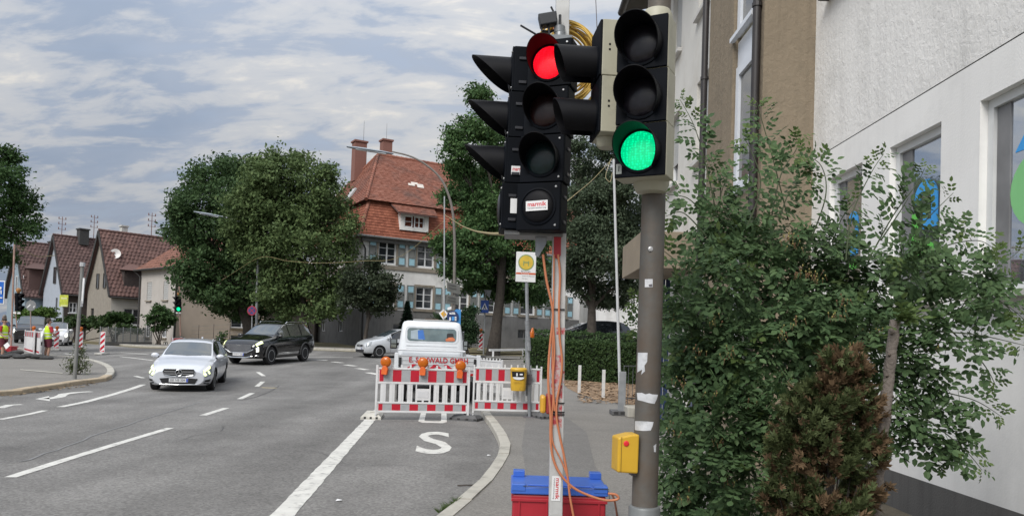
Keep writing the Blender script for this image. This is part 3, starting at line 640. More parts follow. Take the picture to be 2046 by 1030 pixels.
# ------------------------------------------------------------------ gabled houses up the street on the left
def gable_house(label, px0, Y, zb, Ll, Wg, He, Hr, wall, tile, wallg=None, dormer=None, wins=(), gwins=(), chim=(), dish=False, mast=None, ang=49, ground=None, gfm=None):
    p = aty(px0, 600, Y); al = Vector((math.cos(rad(ang)), math.sin(rad(ang)), 0)); be = Vector((-al.y, al.x, 0)); base = Vector((p.x, p.y, zb)); Z = Vector((0, 0, 1))
    t = thing('gabled_house', label, 'house', base); q = lambda u, v, z: base + al * u + be * v + Z * z; nA, nG = -be, -al
    w = facade(q(0, 0, -1), al, nA, Ll, He + 1, [(o[0], o[1], o[2] + 1, o[3] + 1) for o in wins]); w.poly([q(Ll, Wg, -1), q(0, Wg, -1), q(0, Wg, He), q(Ll, Wg, He)])
    w.build('wall', ground or wall, t)
    g = MB(); facade(q(0, Wg, -1), -be, nG, Wg, He + 1, [(Wg - o[1], Wg - o[0], o[2] + 1, o[3] + 1) for o in gwins if o[3] < He], mb=g)
    g.poly([q(0, 0, He), q(0, Wg / 2, Hr), q(0, Wg, He)]); g.poly([q(Ll, 0, -1), q(Ll, Wg, -1), q(Ll, Wg, He), q(Ll, Wg / 2, Hr), q(Ll, 0, He)]); g.build('gable', wallg or wall, t)
    s = (Hr - He) / (Wg / 2); o = .35; e0, e1 = q(-.3, -o, He - s * o), q(Ll + .3, -o, He - s * o); r0, r1 = q(-.3, Wg / 2, Hr), q(Ll + .3, Wg / 2, Hr); f0, f1 = q(-.3, Wg + o, He - s * o), q(Ll + .3, Wg + o, He - s * o)
    up = Z * .12; rf = MB(); rf.prism([e0, e1, r1, r0], up); rf.prism([f1, f0, r0, r1], up); rf.build('roof', TILE_D, t)
    tiles('roof_tiles', t, (e0 + up * 1.05, e1 + up * 1.05, r1 + up * 1.05, r0 + up * 1.05), tile, .33, .36, .05, True)
    rg = MB(); ridge(rg, r0 + up * 1.2, r1 + up * 1.2, .12); rg.build('ridge_tiles', tile, t)['kind'] = 'stuff'
    gt = MB(); gt.tube([e0 + Vector((0, 0, -.02)), e1 + Vector((0, 0, -.02))], .08, 6); gt.beam(e0 + up * .3 - al * .02, r0 + up * .3 - al * .02, .05, .26); gt.beam(f0 + up * .3 - al * .02, r0 + up * .3 - al * .02, .05, .26); gt.build('bargeboard', DARKZ, t)
    for wv in wins: window(t, q(0, 0, 0), al, nA, wv, rows=2, fw=.08, panes=False, sill=.08)
    for wv in gwins:
        if wv[3] < He: window(t, q(0, Wg, 0), -be, nG, (Wg - wv[1], Wg - wv[0], wv[2], wv[3]), rows=2, fw=.06, fm=gfm, panes=False)
        else: window(t, q(-.02, Wg, 0), -be, nG, (Wg - wv[1], Wg - wv[0], wv[2], wv[3]), depth=.0, cols=1, rows=1, fw=.06, fm=gfm, panes=False)
    if dormer:
        u0, u1, z0, z1, clad = dormer; y0 = (z0 - He) / s - .0; d = MB()
        d.poly([q(u0, y0 - .05, z0), q(u1, y0 - .05, z0), q(u1, y0 - .05, z1), q(u0, y0 - .05, z1)])
        for u in (u0, u1): d.poly([q(u, y0 - .05, z0), q(u, y0 - .05, z1), q(u, (z1 - He) / s + .1, z1)])
        dd = d.build('dormer', clad, t); k = MB(); zt = z1 + .75
        A_, B_, C_, D_ = q(u0 - .3, y0 - .4, z1), q(u1 + .3, y0 - .4, z1), q(u1 - .9, (zt - He) / s + .1, zt), q(u0 + .9, (zt - He) / s + .1, zt)
        k.poly([A_, B_, C_, D_]); k.poly([A_, D_, q(u0 - .1, (z1 - He) / s + .3, z1 + .1)]); k.poly([B_, q(u1 + .1, (z1 - He) / s + .3, z1 + .1), C_]); k.build('dormer_roof', tile, dd)
    for (u, v, wd, h, m) in chim: chimney(t, q(u, v, Hr - .6), wd, wd, h, Matrix((al, be, Z)).transposed(), m, m)
    if mast:
        for (u, h) in mast:
            m = MB(); c = q(u, Wg / 2 + .1, Hr); m.cyl(c, c + Z * h, .035, .03, 6)
            for k in range(3): zz = h - .25 - k * .5; m.beam(c + Z * zz - al * .34, c + Z * zz + al * .34, .03, .03); [m.cyl(c + Z * (zz + .02) + al * x, c + Z * (zz + .2) + al * x, .05, .04, 6) for x in (-.3, .3)]
            m.build('roof_mast', M('rusty_mast', (.16, .07, .06), rough=.7), t)
    if dish:
        m = MB(); c = q(dish[0], dish[1], dish[2]); m.lathe([(.02, 0), (.25, .03), (.42, .12), (.44, .12), (.26, .0), (.02, -.04)], c, (.35, -.9, .25), 14); m.cyl(c, c + Vector((0, .4, -.5)), .03, .03, 6); m.build('satellite_dish', M('dish', (.62, .6, .58), rough=.5), t, smooth=50)
    return t
SHING = M('beige_shingle', (.25, .225, .19), rough=.9, var=.1, scale=3, bump=.6, bscale=30)
BLUEW = M('grey_blue_render', (.34, .375, .43), rough=.9, var=.05, scale=2); BLUE2 = M('dull_blue_render', (.23, .29, .34), rough=.9, var=.06, scale=2)
WHITEW = M('white_render', (.50, .48, .44), rough=.9, var=.06, scale=2); DKCH = M('dark_chimney', (.05, .05, .05), rough=.9); WCH = M('white_chimney', (.5, .5, .48), rough=.9)
ROLL = M('roller_shutter', (.42, .42, .41), rough=.6, var=.05)
DKW = M('dark_frame', (.06, .055, .05), rough=.6)
gable_house('brown tiled gabled house with a beige shingled gable and a satellite dish on the roof', 222, 63, .52, 8, 5.2, 4.5, 9.5, WHITEW, TILE_B, wallg=SHING, dormer=(1.0, 2.95, 4.75, 6.2, WOODB), ground=WHITEW,
            wins=((1.05, 2.6, 1.55, 2.95),), gwins=((.3, .9, 1.7, 2.6), (3.6, 4.3, 1.3, 2.9), (1.2, 1.75, 4.6, 5.9), (2.7, 3.25, 4.6, 5.9)), chim=((2.0, 3.2, .5, 1.35, WCH),), dish=(.75, 1.5, 7.6), mast=((4.2, 2.3),), gfm=DKW)
gable_house('grey-blue gabled house with dark brown roof beside the brown tiled one', 127, 71, .5, 8, 5.6, 4.9, 10.0, BLUEW, TILE_D, gwins=((1.6, 2.1, 2.6, 4.0), (2.2, 2.9, 5.4, 7.0)), wins=((.5, 1.2, 2.6, 3.6),), chim=((2.3, 2.6, .85, 1.5, DKCH),), mast=((.5, 2.0), (3.4, 2.6)), ground=WOODB, gfm=DKW)
gable_house('dull blue house with a wide tiled dormer, farthest of the gabled houses', 50, 74, .5, 9, 5.6, 4.6, 9.6, BLUE2, TILE_D, gwins=((.6, 1.2, 4.7, 6.2), (2.4, 3.0, 4.7, 6.2), (1.0, 1.6, 1.4, 2.8)), wins=((2.6, 3.2, 1.8, 3.3),), chim=((3.2, 3.2, .7, 1.0, DKCH),), dormer=(.25, 2.5, 4.7, 6.9, TILE_D))
# ------------------------------------------------------------------ cream house behind the mobile signal
def cream_house():
    p = aty(349, 690, 58.5); base = Vector((p.x, p.y, gz(p.x, p.y))); a = Vector((.656, .755, 0)).normalized(); b = Vector((-a.y, a.x, 0)); Z = Vector((0, 0, 1)); q = lambda u, v, z: base + a * u + b * v + Z * z
    t = thing('cream_house', 'cream rendered two-storey house with a red hipped roof behind the green mobile signal', 'house', base); Lh, Dh, He = 12.5, 6.6, 6.1
    w = facade(q(0, 0, -.5), a, -b, Lh, He + .5, [(4.6, 6.6, 2.1, 3.1), (4.6, 7.0, .9, 1.5), (2.6, 3.6, 4.1, 5.4)]); w.poly([q(Lh, 0, -.5), q(Lh, Dh, -.5), q(Lh, Dh, He), q(Lh, 0, He)]); w.build('front_wall', M('cream_render', (.50, .42, .35), rough=.92, var=.06, scale=1.5, bump=.2), t)
    so_ = [(1.2, 2.1, 4.1, 5.6), (4.2, 5.1, 4.1, 5.6), (1.2, 2.1, 1.1, 2.3), (4.2, 5.1, 1.1, 2.3), (4.6, 5.4, .35, .8)]
    w = facade(q(0, Dh, -.5), -b, -a, Dh, He + .5, so_); w.poly([q(Lh, Dh, -.5), q(0, Dh, -.5), q(0, Dh, He), q(Lh, Dh, He)]); w.build('side_wall', M('greyish_render', (.43, .40, .37), rough=.92, var=.06, scale=1.5), t)
    for o in ((4.6, 6.6, 2.6, 3.6), (4.6, 7.0, 1.4, 2.0), (2.6, 3.6, 4.6, 5.9)): window(t, q(0, 0, -.5), a, -b, (o[0], o[1], o[2] - .5, o[3] - .5), rows=1, fw=.08, panes=False, sill=.1, sm=BAND)
    for i, o in enumerate(so_):
        if i < 2:
            m = MB(); R = Matrix((-b, a, Z)).transposed()
            for k in range(10): m.box(q(.05, Dh - (o[0] + o[1]) / 2, o[2] - .42 + .15 * k - .0), (o[1] - o[0] - .02, .03, .13), R)
            m.build('closed_shutter', ROLL, t)
        window(t, q(0, Dh, -.5), -b, -a, o, rows=1, fw=.07, panes=False, sill=.1, sm=BAND)
    o = .45; lo = [q(-o, -o, He), q(Lh + o, -o, He), q(Lh + o, Dh + o, He), q(-o, Dh + o, He)]; r0, r1 = q(3.3, Dh / 2, He + 3.4), q(Lh - 3.3, Dh / 2, He + 3.4)
    rf = MB(); rf.poly(lo[::-1]); rf.poly([lo[0], lo[1], r1, r0]); rf.poly([lo[1], lo[2], r1]); rf.poly([lo[2], lo[3], r0, r1]); rf.poly([lo[3], lo[0], r0]); roof = rf.build('roof', TILE_D, t)
    TILE_C = M('faded_roof_tile', (.20, .092, .066), rough=.88, var=.12, scale=2, island=.3, dirt=((.12, .07, .058), .5, .75), dscale=.8)
    tiles('roof_tiles', roof, (lo[0], lo[1], r1, r0), TILE_C, .3, .36, .05, True); tiles('roof_tiles', roof, (lo[3], lo[0], r0, r0), TILE_C, .3, .36, .05, True)
    g = MB(); ridge(g, lo[0], r0, .13); ridge(g, r0, r1, .13); g.build('ridge_tiles', TILE_R, roof)['kind'] = 'stuff'
    g = MB(); g.tube([lo[3], lo[0], lo[1]], .09, 6); g.build('gutter', DARKZ, t); downpipe(t, [lo[0], q(-.12, -.12, He - .6), q(-.12, -.12, 0)], .09); downpipe(t, [lo[3], q(-.1, Dh, He - .5), q(-.1, Dh, 0)], .07)
cream_house()
# low garden building and wall between the houses
mb = MB(); c = at(531, 688); 
t = thing('garden_shed', 'low dark shed with a small tiled roof under the big trees', 'shed', Vector((c.x, c.y + 6, gz(c.x, c.y))))
o = Vector((c.x, c.y + 6, gz(c.x, c.y))); mb.bb(o + Vector((-2.2, 0, 0)), o + Vector((1.6, 3, 2.5))); mb.build('wall', M('shed_wall', (.2, .17, .15), rough=.9, var=.15), t)
tiles('roof_tiles', t, (o + Vector((-2.5, -.3, 2.5)), o + Vector((1.9, -.3, 2.5)), o + Vector((1.9, 2.4, 3.9)), o + Vector((-2.5, 2.4, 3.9))), TILE_R, .3, .33, .05)
mb = MB(); mb.prism([o + Vector((-2.5, -.3, 2.45)), o + Vector((1.9, -.3, 2.45)), o + Vector((1.9, 2.4, 3.85)), o + Vector((-2.5, 2.4, 3.85))], (0, 0, .03)); mb.build('roof_deck', TILE_D, t)
c = at(462, 688); o = Vector((c.x, c.y + 4.5, gz(c.x, c.y))); mb = MB(); mb.bb(o + Vector((-1.0, 0, -.2)), o + Vector((2.4, .3, 2.6))); tag(mb.build('garden_wall', M('garden_wall', (.30, .27, .25), rough=.9, var=.1), loc=o), 'tall pale garden wall beside the cream house', 'wall')
# pale wall building far right behind the hedge
mb = MB(); mb.bb((5.0, 46, 0), (24, 56, 5.2)); tag(mb.build('pale_building', PLAST_W, loc=(5, 46, 0)), 'plain pale building seen under the trees behind the hedge', 'building')
# ================================================================== RIGHT BUILDING
STUC = M('rough_stucco', (.77, .755, .73), rough=.95, var=.05, scale=1.5, dirt=((.58, .57, .545), .5, .78), dscale=1.3)
def stucco(m, s=11., st=.9, dist=.03, stretch=(1, 1, .6)):
    nt = m.node_tree; N = nt.nodes.new; L = nt.links.new; p = nt.nodes['Principled BSDF']; tc = [n for n in nt.nodes if n.type == 'TEX_COORD'][0]
    mp = N('ShaderNodeMapping'); mp.inputs['Scale'].default_value = stretch; L(tc.outputs['Object'], mp.inputs[0])
    a = N('ShaderNodeTexNoise'); a.inputs['Scale'].default_value = s; a.inputs['Detail'].default_value = 6; a.inputs['Roughness'].default_value = .62; a.inputs['Distortion'].default_value = .6; L(mp.outputs[0], a.inputs[0])
    b = N('ShaderNodeBump'); b.inputs['Strength'].default_value = st; b.inputs['Distance'].default_value = dist; L(a.outputs[0], b.inputs['Height']); L(b.outputs[0], p.inputs['Normal'])
stucco(STUC, 15, .55, .022, (1, 1, .85))
SMOOTHW = M('smooth_render', (.79, .78, .76), rough=.9, var=.04, scale=1.2, dirt=((.62, .615, .60), .52, .8), dscale=.9, bump=.15, bscale=50)
BROWNP = M('brown_stucco', (.235, .19, .135), rough=.95, var=.1, scale=1.5, dirt=((.17, .14, .10), .5, .75), dscale=1.5); stucco(BROWNP, 12, .7, .025, (1, 1, .8))
PLINTH = M('dark_plinth', (.10, .097, .094), rough=.9, var=.08, scale=2, bump=.3, bscale=60)
def streaks(m, amt=.14):                  # rain runs down the render
    nt = m.node_tree; N = nt.nodes.new; L = nt.links.new; p = nt.nodes['Principled BSDF']; src = p.inputs['Base Color'].links[0].from_socket
    tc = [n for n in nt.nodes if n.type == 'TEX_COORD'][0]; mp = N('ShaderNodeMapping'); mp.inputs['Scale'].default_value = (5, 5, .22); L(tc.outputs['Object'], mp.inputs[0])
    t = N('ShaderNodeTexNoise'); t.inputs['Scale'].default_value = 1.6; t.inputs['Detail'].default_value = 7; t.inputs['Roughness'].default_value = .6; L(mp.outputs[0], t.inputs[0])
    r = N('ShaderNodeMapRange'); r.inputs[1].default_value = .48; r.inputs[2].default_value = .75; r.inputs[3].default_value = 1.0; r.inputs[4].default_value = 1 - amt; L(t.outputs[0], r.inputs[0])
    x = N('ShaderNodeVectorMath'); x.operation = 'SCALE'; L(src, x.inputs[0]); L(r.outputs[0], x.inputs['Scale']); L(x.outputs[0], p.inputs['Base Color'])
streaks(STUC, .10); streaks(SMOOTHW, .05); streaks(BROWNP, .2); streaks(PLINTH, .25); streaks(PLAST_W, .06); streaks(PLAST_G, .2)
def right_building():
    X0 = 3.8; Z = Vector((0, 0, 1)); t = thing('white_building', 'large white rendered building with a brown stair tower along the right pavement', 'building', (X0, 9.6, 0))
    nW = Vector((-1, 0, 0)); U = Vector((0, 1, 0)); H = 10.2; Yn = -3.; Yf = 9.6; hG = 4.07
    # facade along +Y with outward normal -X: origin at near end
    W3 = [(5.05 - Yn, 6.14 - Yn), (6.70 - Yn, 7.62 - Yn), (8.22 - Yn, 9.07 - Yn), (3.4 - Yn, 4.5 - Yn)]
    zs0, zs1 = 2.12, 3.72
    lo = facade((X0, Yn, .47), U, nW, Yf - Yn, hG - .47, [(a, b, zs0 - .47, zs1 - .47) for a, b in W3], depth=.12); lo.build('lower_wall', SMOOTHW, t)
    up = facade((X0, Yn, hG + .012), U, nW, Yf - Yn, H - hG - .012, [(9.15 - Yn - 1.0, 9.15 - Yn, 1.95, 3.6), (4.5 - Yn, 5.8 - Yn, 1.95, 3.6)], depth=.2)
    up.poly([(X0, Yn, 0), (X0, Yn, H), (9, Yn, H), (9, Yn, 0)]); up.poly([(X0, Yn, H), (X0, 18, H), (10, 18, H), (10, Yn, H)]); up.build('upper_wall', STUC, t)
    g = MB(); g.bb((X0 + .02, Yn, hG - .02), (X0 + .06, Yf, hG + .03)); g.build('groove', M('groove', (.2, .2, .2), rough=.9), t)
    p = MB(); p.bb((X0 - .0, Yn, -.1), (X0 + .2, Yf, .468)); p.build('plinth', PLINTH, t)
    DKG = M('grey_frame', (.62, .63, .63), rough=.5, var=.05)
    bl = M('decal_blue', (.04, .33, .75), rough=.5, var=.03); gr = M('decal_green', (.12, .52, .07), rough=.5, var=.03); lg = M('decal_light_green', (.22, .55, .22), rough=.5, var=.03)
    for i, (a, b) in enumerate(W3):
        w = window(t, (X0, Yn, 0), U, nW, (a, b, zs0, zs1), depth=.12, cols=1, rows=1, fw=.075, fm=DKG, gm=BRIGHTGLASS, sill=.05, sm=M('stone_sill', (.5, .48, .45), rough=.85, var=.12))
        y0, y1 = Yn + a, Yn + b; f = MB(); f.bb((X0 + .094, y1 - .07 - (.17, .19, .16, .2)[i], zs0 + .08), (X0 + .105, y1 - .08, zs1 - .08)); f.build('curtain', M('grey_curtain', (.19, .19, .195), rough=.85, var=.2, scale=3), w)
        dx = X0 + .1
        def decal(poly, m, d=0.): k = MB(); k.prism([(dx - d, y1 - u, z) for u, z in poly], (.002, 0, 0)); k.build('window_decal', m, w)
        arc = lambda cx, cz, r, a0, a1, n=12: [(cx + r * math.cos(rad(a0 + (a1 - a0) * k / n)), cz + r * 1.0 * math.sin(rad(a0 + (a1 - a0) * k / n))) for k in range(n + 1)]
        if i == 1:
            decal(arc(.50, 3.08, .21, 0, 180) + arc(.50, 3.08, .10, 180, 0), bl); decal([(.60, 2.82), (.71, 2.82), (.71, 3.078), (.60, 3.078)], bl); decal([(.46, 2.82), (.598, 2.82), (.598, 2.90), (.46, 2.90)], bl); decal([(.46, 2.902), (.52, 2.902), (.52, 3.02), (.46, 3.02)], bl)
            decal([(.20, 2.62), (.37, 2.62), (.37, 2.99), (.20, 2.99)], gr); decal([(.372, 2.56), (.66, 2.56), (.64, 2.66), (.45, 2.74), (.372, 2.74)], gr)
        if i == 2:
            decal(arc(.43, 3.12, .13, 0, 180) + arc(.43, 3.12, .06, 180, 0), bl); decal([(.48, 2.74), (.56, 2.74), (.56, 3.118), (.48, 3.118)], bl); decal([(.36, 2.58), (.56, 2.58), (.56, 2.70), (.36, 2.70)], gr); decal([(.34, 2.74), (.478, 2.74), (.478, 2.86), (.34, 2.86)], bl)
        if i == 0:
            decal([(.58 + .34 * math.cos(k * PI / 12), 2.90 + .30 * math.sin(k * PI / 12)) for k in range(24)], lg); decal([(.29, 3.22), (.46, 3.22), (.46, 3.42)], bl)
    for (a, b) in ((9.15 - Yn - 1.0, 9.15 - Yn), (4.5 - Yn, 5.8 - Yn)): window(t, (X0, Yn, hG + .012), U, nW, (a, b, 1.95, 3.6), depth=.2, cols=1, rows=1, fw=.07, sill=.06, sm=PLINTH)
    # brown stair tower
    X1 = 3.13; b = MB(); Y2 = 12.35
    b.poly([(X1, Yf, -.1), (X0 + .3, Yf, -.1), (X0 + .3, Yf, H), (X1, Yf, H)])
    so_ = [(10.02 - Yf, 10.98 - Yf, .9, 3.6), (10.02 - Yf, 10.98 - Yf, 3.86, 9.9)]
    facade((X1, Yf, -.1), U, nW, Y2 - Yf, H + .1, so_, depth=.12, mb=b); b.build('stair_tower', BROWNP, t)
    STW = M('white_plastic', (.66, .69, .74), rough=.4, var=.04)
    for z0, z1 in ((3.88, 5.74), (6.2, 8.0), (8.4, 9.8), (1.0, 3.5)):
        w = window(t, (X1, Yf, 0), U, nW, (10.04 - Yf, 10.96 - Yf, z0, z1), depth=.1, cols=1, rows=1, fw=.14, fm=STW, gm=M('tower_glass', (.10, .095, .085), rough=.05, var=.1, spec=.8))
        m = MB(); m.bb((X1 - .05, 10.0, z0 - .07), (X1 + .02, 11.0, z0 - .01)); m.build('sill', STW, w)
    for z0, z1 in ((5.76, 6.12), (8.02, 8.32), (3.52, 3.80)):
        m = MB(); m.bb((X1 + .07, 10.03, z0), (X1 + .1, 10.97, z1)); m.build('spandrel_panel', STW, t)
    PIPE = M('dark_pipe', (.028, .024, .024), rough=.45, var=.2, scale=3)
    for (yy, xx) in ((9.72, X1 - .06), (Y2 + .1, X1 - .05)):
        d = downpipe(t, [(xx, yy, 0), (xx, yy, H - .1)], .055, PIPE); m = MB()
        for z in (2.2, 4.3, 6.1, 8.1): m.cyl((xx, yy, z), (xx, yy, z + .05), .066, .066, 12); m.bb((xx, yy - .01, z + .01), (xx + .1, yy + .01, z + .04))
        m.build('bracket', PIPE, d)
    # far white wing
    X2 = 3.25; Y3 = 18.2; w2 = [(12.74 - Y2, 13.66 - Y2, 5.0, 6.45), (12.9 - Y2, 13.7 - Y2, 7.72, 9.2), (15.1 - Y2, 16.0 - Y2, 5.0, 6.45), (15.1 - Y2, 16.0 - Y2, 7.72, 9.2), (13.2 - Y2, 14.1 - Y2, .12, 2.6)]
    f = facade((X2, Y2, -.1), U, nW, Y3 - Y2, H + .1, [(a, b_, c + .1, d + .1) for a, b_, c, d in w2], depth=.16); f.poly([(X2, Y3, -.1), (X2, Y3, H), (10, Y3, H), (10, Y3, -.1)]); f.build('far_wall', M('aged_render', (.62, .605, .57), rough=.93, var=.06, scale=1.5, dirt=((.5, .47, .42), .5, .75), dscale=1.2, bump=.3), t)
    for k, (a, b_, c, d) in enumerate(w2[:4]):
        w = window(t, (X2, Y2, 0), U, nW, (a, b_, c, d), depth=.16, cols=1, rows=1, fw=.06); m = MB(); R = None; n = 22; top = d - .02; bot = c + (.45 if k in (0, 2) else .2)
        for j in range(n): z = bot + (top - bot) * j / n; m.bb((X2 + .09, Y2 + a + .02, z + .004), (X2 + .105, Y2 + b_ - .02, z + (top - bot) / n))
        m.build('roller_shutter', ROLL, w); s = MB(); s.bb((X2 - .09, Y2 + a - .06, c - .1), (X2 + .1, Y2 + b_ + .06, c - .03)); s.build('sill', M('stone_sill2', (.55, .54, .52), rough=.8), w)
    dr = MB(); dr.bb((X2 + .1, Y2 + w2[4][0] + .01, .1), (X2 + .15, Y2 + w2[4][1] - .01, 2.58)); dd = dr.build('entrance_door', M('navy_door', (.012, .022, .06), rough=.4, var=.2), t)
    m = MB()
    for k in range(5): m.bb((X2 + .09, Y2 + w2[4][0] + .1 + k * .17, .3), (X2 + .099, Y2 + w2[4][0] + .13 + k * .17, 2.4))
    m.build('door_groove', M('door_line', (.10, .13, .2), rough=.4), dd)
    c = MB(); c.bb((2.2, 12.95, 2.98), (X2 - .003, 15.2, 3.62)); cp = c.build('entrance_canopy', M('brown_concrete', (.25, .205, .15), rough=.92, var=.1, scale=2, bump=.3, bscale=40), t, bevel=.01)
    # side panels of the porch in dark blue
    c = MB()
    for k in range(6): c.bb((2.55 + k * .1, 14.95, .12), (2.63 + k * .1, 15.0, 2.97))
    c.build('porch_screen', M('navy_screen', (.018, .035, .095), rough=.4, var=.15), t)
    e = MB(); e.prism([(2.5, Y2 - .1, 9.9), (2.5, Y3 + .3, 9.9), (2.5, Y3 + .3, 10.02), (2.5, Y2 - .1, 10.02)], (1.2, 0, .25)); e.build('eave', M('dark_eave', (.06, .055, .05), rough=.8), t)
    e = MB(); e.tube([(2.47, Y2 - .1, 9.92), (2.47, Y3 + .35, 9.92)], .09, 8); e.build('gutter', PIPE, t, smooth=50)
    return t
right_building()
# ================================================================== VEGETATION
BARK = M('bark', (.065, .055, .046), rough=.95, var=.3, scale=8, bump=1, bscale=25)
L_DARK = leafm('leaf_dark', (.056, .106, .044), (.095, .152, .06)); L_MID = leafm('leaf_mid', (.092, .145, .056), (.16, .215, .085)); L_GREY = leafm('leaf_greyish', (.064, .094, .056), (.106, .136, .082))
L_FRESH = leafm('leaf_fresh', (.045, .092, .034), (.085, .15, .05)); L_HEDGE = leafm('leaf_hedge', (.036, .07, .026), (.07, .11, .036)); L_LIME = leafm('leaf_lime', (.08, .15, .035), (.13, .2, .05))
def P3(l, Y): return [aty(x, y, Y) for x, y in l]
def tree_px(label, basepx, Y, path, blobs, n, ls, mat, r0, dy=1.5, **k):
    b = at(*basepx) if basepx else None; Yb = Y; p0 = aty(*path[0], Yb); base = Vector((p0.x, Yb, gz(p0.x, Yb)))
    pts = [base - Vector((0, 0, .1))] + P3(path[1:], Yb)
    return make_tree('tree', label, base, pts, blob_px(blobs, Yb, dy), n, ls, mat, BARK, r0, **k)
tree_px('tall dark green maple, left of the two big trees beside the red roofed house', None, 48.6, [(500, 690), (497, 650), (480, 600), (460, 520), (440, 430)],
        [(400, 405, 55, 60), (372, 470, 42, 50), (430, 365, 55, 45), (470, 430, 75, 75), (385, 540, 42, 45), (440, 540, 60, 55), (500, 540, 60, 60), (362, 425, 24, 30), (430, 590, 45, 28), (500, 360, 50, 45), (485, 600, 55, 35), (400, 590, 26, 22), (440, 605, 40, 24), (500, 628, 40, 22), (540, 600, 40, 40), (470, 345, 45, 35), (440, 470, 80, 70), (520, 470, 60, 70)], 50000, .23, L_DARK, .42, dy=2., clump=14, spread=.42, shell=(.35, 1.02))
tree_px('broad lighter green tree, right of the two big trees beside the red roofed house', None, 45.2, [(611, 696), (608, 640), (604, 590), (600, 510), (590, 420)],
        [(560, 372, 75, 60), (620, 400, 70, 65), (662, 430, 45, 60), (545, 460, 65, 65), (625, 495, 75, 65), (565, 555, 65, 50), (690, 495, 26, 40), (640, 570, 55, 40), (550, 312, 16, 22), (600, 325, 30, 26), (645, 350, 32, 32), (680, 560, 28, 34), (590, 610, 45, 30), (640, 612, 45, 28), (570, 590, 60, 40), (660, 600, 34, 30), (520, 400, 40, 50), (520, 345, 30, 34), (700, 450, 18, 30), (590, 450, 80, 70), (478, 452, 38, 42), (488, 402, 36, 36), (500, 490, 36, 36)], 54000, .21, L_MID, .28, dy=1.6, clump=14, spread=.36, shell=(.35, 1.04), droop=.7)
tree_px('small round-crowned tree in front of the corner of the red roofed house', None, 43.2, [(728, 700), (731, 665), (737, 630), (740, 600)],
        [(735, 560, 38, 32), (708, 592, 32, 30), (770, 590, 28, 26), (740, 605, 45, 20), (748, 528, 20, 18), (775, 565, 20, 22), (705, 560, 20, 22)], 11000, .17, leafm('leaf_olive', (.044, .062, .036), (.076, .095, .055)), .13, dy=.7, clump=12, spread=.25, shell=(.3, 1.05))
tree_px('leafy tree at the left edge of the picture above the blue sign', None, 38, [(-70, 712), (-68, 640), (-60, 560), (-50, 480)],
        [(15, 380, 45, 60), (-20, 330, 45, 45), (48, 440, 26, 34), (10, 470, 40, 45), (65, 460, 14, 20), (-60, 400, 70, 90), (-30, 510, 50, 35), (40, 390, 24, 34), (20, 320, 24, 28), (15, 520, 18, 18)], 16000, .18, L_FRESH, .3, dy=1.5, clump=12, spread=.28, shell=(.3, 1.06))
tree_px('tree with a stout bare trunk behind the signal heads and the bus stop', None, 43.4, [(984, 715), (992, 650), (1000, 580), (1005, 500), (990, 400)],
        [(960, 195, 30, 24), (912, 296, 30, 42), (950, 262, 40, 36), (962, 375, 62, 60), (898, 395, 22, 26), (1005, 300, 50, 60), (960, 468, 60, 42), (1000, 530, 55, 40), (892, 488, 30, 28), (945, 545, 30, 24), (1075, 440, 50, 70), (1060, 320, 60, 70), (920, 340, 30, 30), (1070, 540, 40, 40), (900, 540, 22, 20), (960, 565, 44, 24), (1015, 580, 40, 26), (930, 520, 34, 30), (1060, 590, 40, 26), (985, 420, 60, 50)], 72000, .20, leafm('leaf_bright', (.062, .128, .048), (.118, .19, .07)), .36, dy=1.8, clump=14, spread=.34, shell=(.3, 1.05))
tree_px('dense grey-green tree behind the permanent signal and the thin white mast', None, 36, [(1183, 690), (1182, 640), (1183, 590), (1186, 500)],
        [(1180, 350, 42, 52), (1215, 440, 52, 55), (1175, 520, 62, 50), (1240, 500, 40, 62), (1240, 380, 32, 55), (1200, 588, 62, 30), (1150, 290, 26, 26), (1262, 565, 26, 32), (1140, 430, 36, 60), (1130, 560, 36, 40), (1210, 300, 30, 26), (1290, 450, 40, 90), (1180, 440, 70, 70)], 64000, .14, L_GREY, .26, dy=1.5, clump=14, spread=.26, shell=(.3, 1.03), droop=.5)
def shrub(name, label, cat, blobs, n, ls, mat, base, stems=5, r=.03, spread=.2, clump=10, shell=(.3, 1.05), group=None, droop=.1, aspect=.55):
    t = thing(name, label, cat, base, 0, group); mb = MB(); b0 = Vector(base)
    for i in range(stems):
        b = random.choice(blobs); e = Vector(b[:3]) + Vector((random.uniform(-.5, .5) * b[3], random.uniform(-.5, .5) * b[4], 0)); mb.tube([b0 + Vector((random.uniform(-.2, .2), random.uniform(-.1, .1), -.05)), b0.lerp(e, .5) + Vector((random.uniform(-.1, .1), 0, 0)), e], [r, r * .7, r * .3], 5)
    mb.build('stems', BARK, t); foliage('foliage', blobs, n, ls, mat, t, clump, spread, shell, aspect, droop, loc=b0); return t
def gbase(x, y, Y): p = aty(x, y, Y); return Vector((p.x, Y, gz(p.x, Y)))
Y = 56.5; shrub('garden_shrub', 'round green shrub on bare stems in front of the cream house', 'shrub', blob_px([(318, 630, 22, 16), (302, 640, 14, 14), (336, 638, 13, 14), (318, 652, 20, 10), (322, 618, 14, 10)], Y, .4), 2600, .22, L_FRESH, gbase(316, 688, Y), 9, .05)
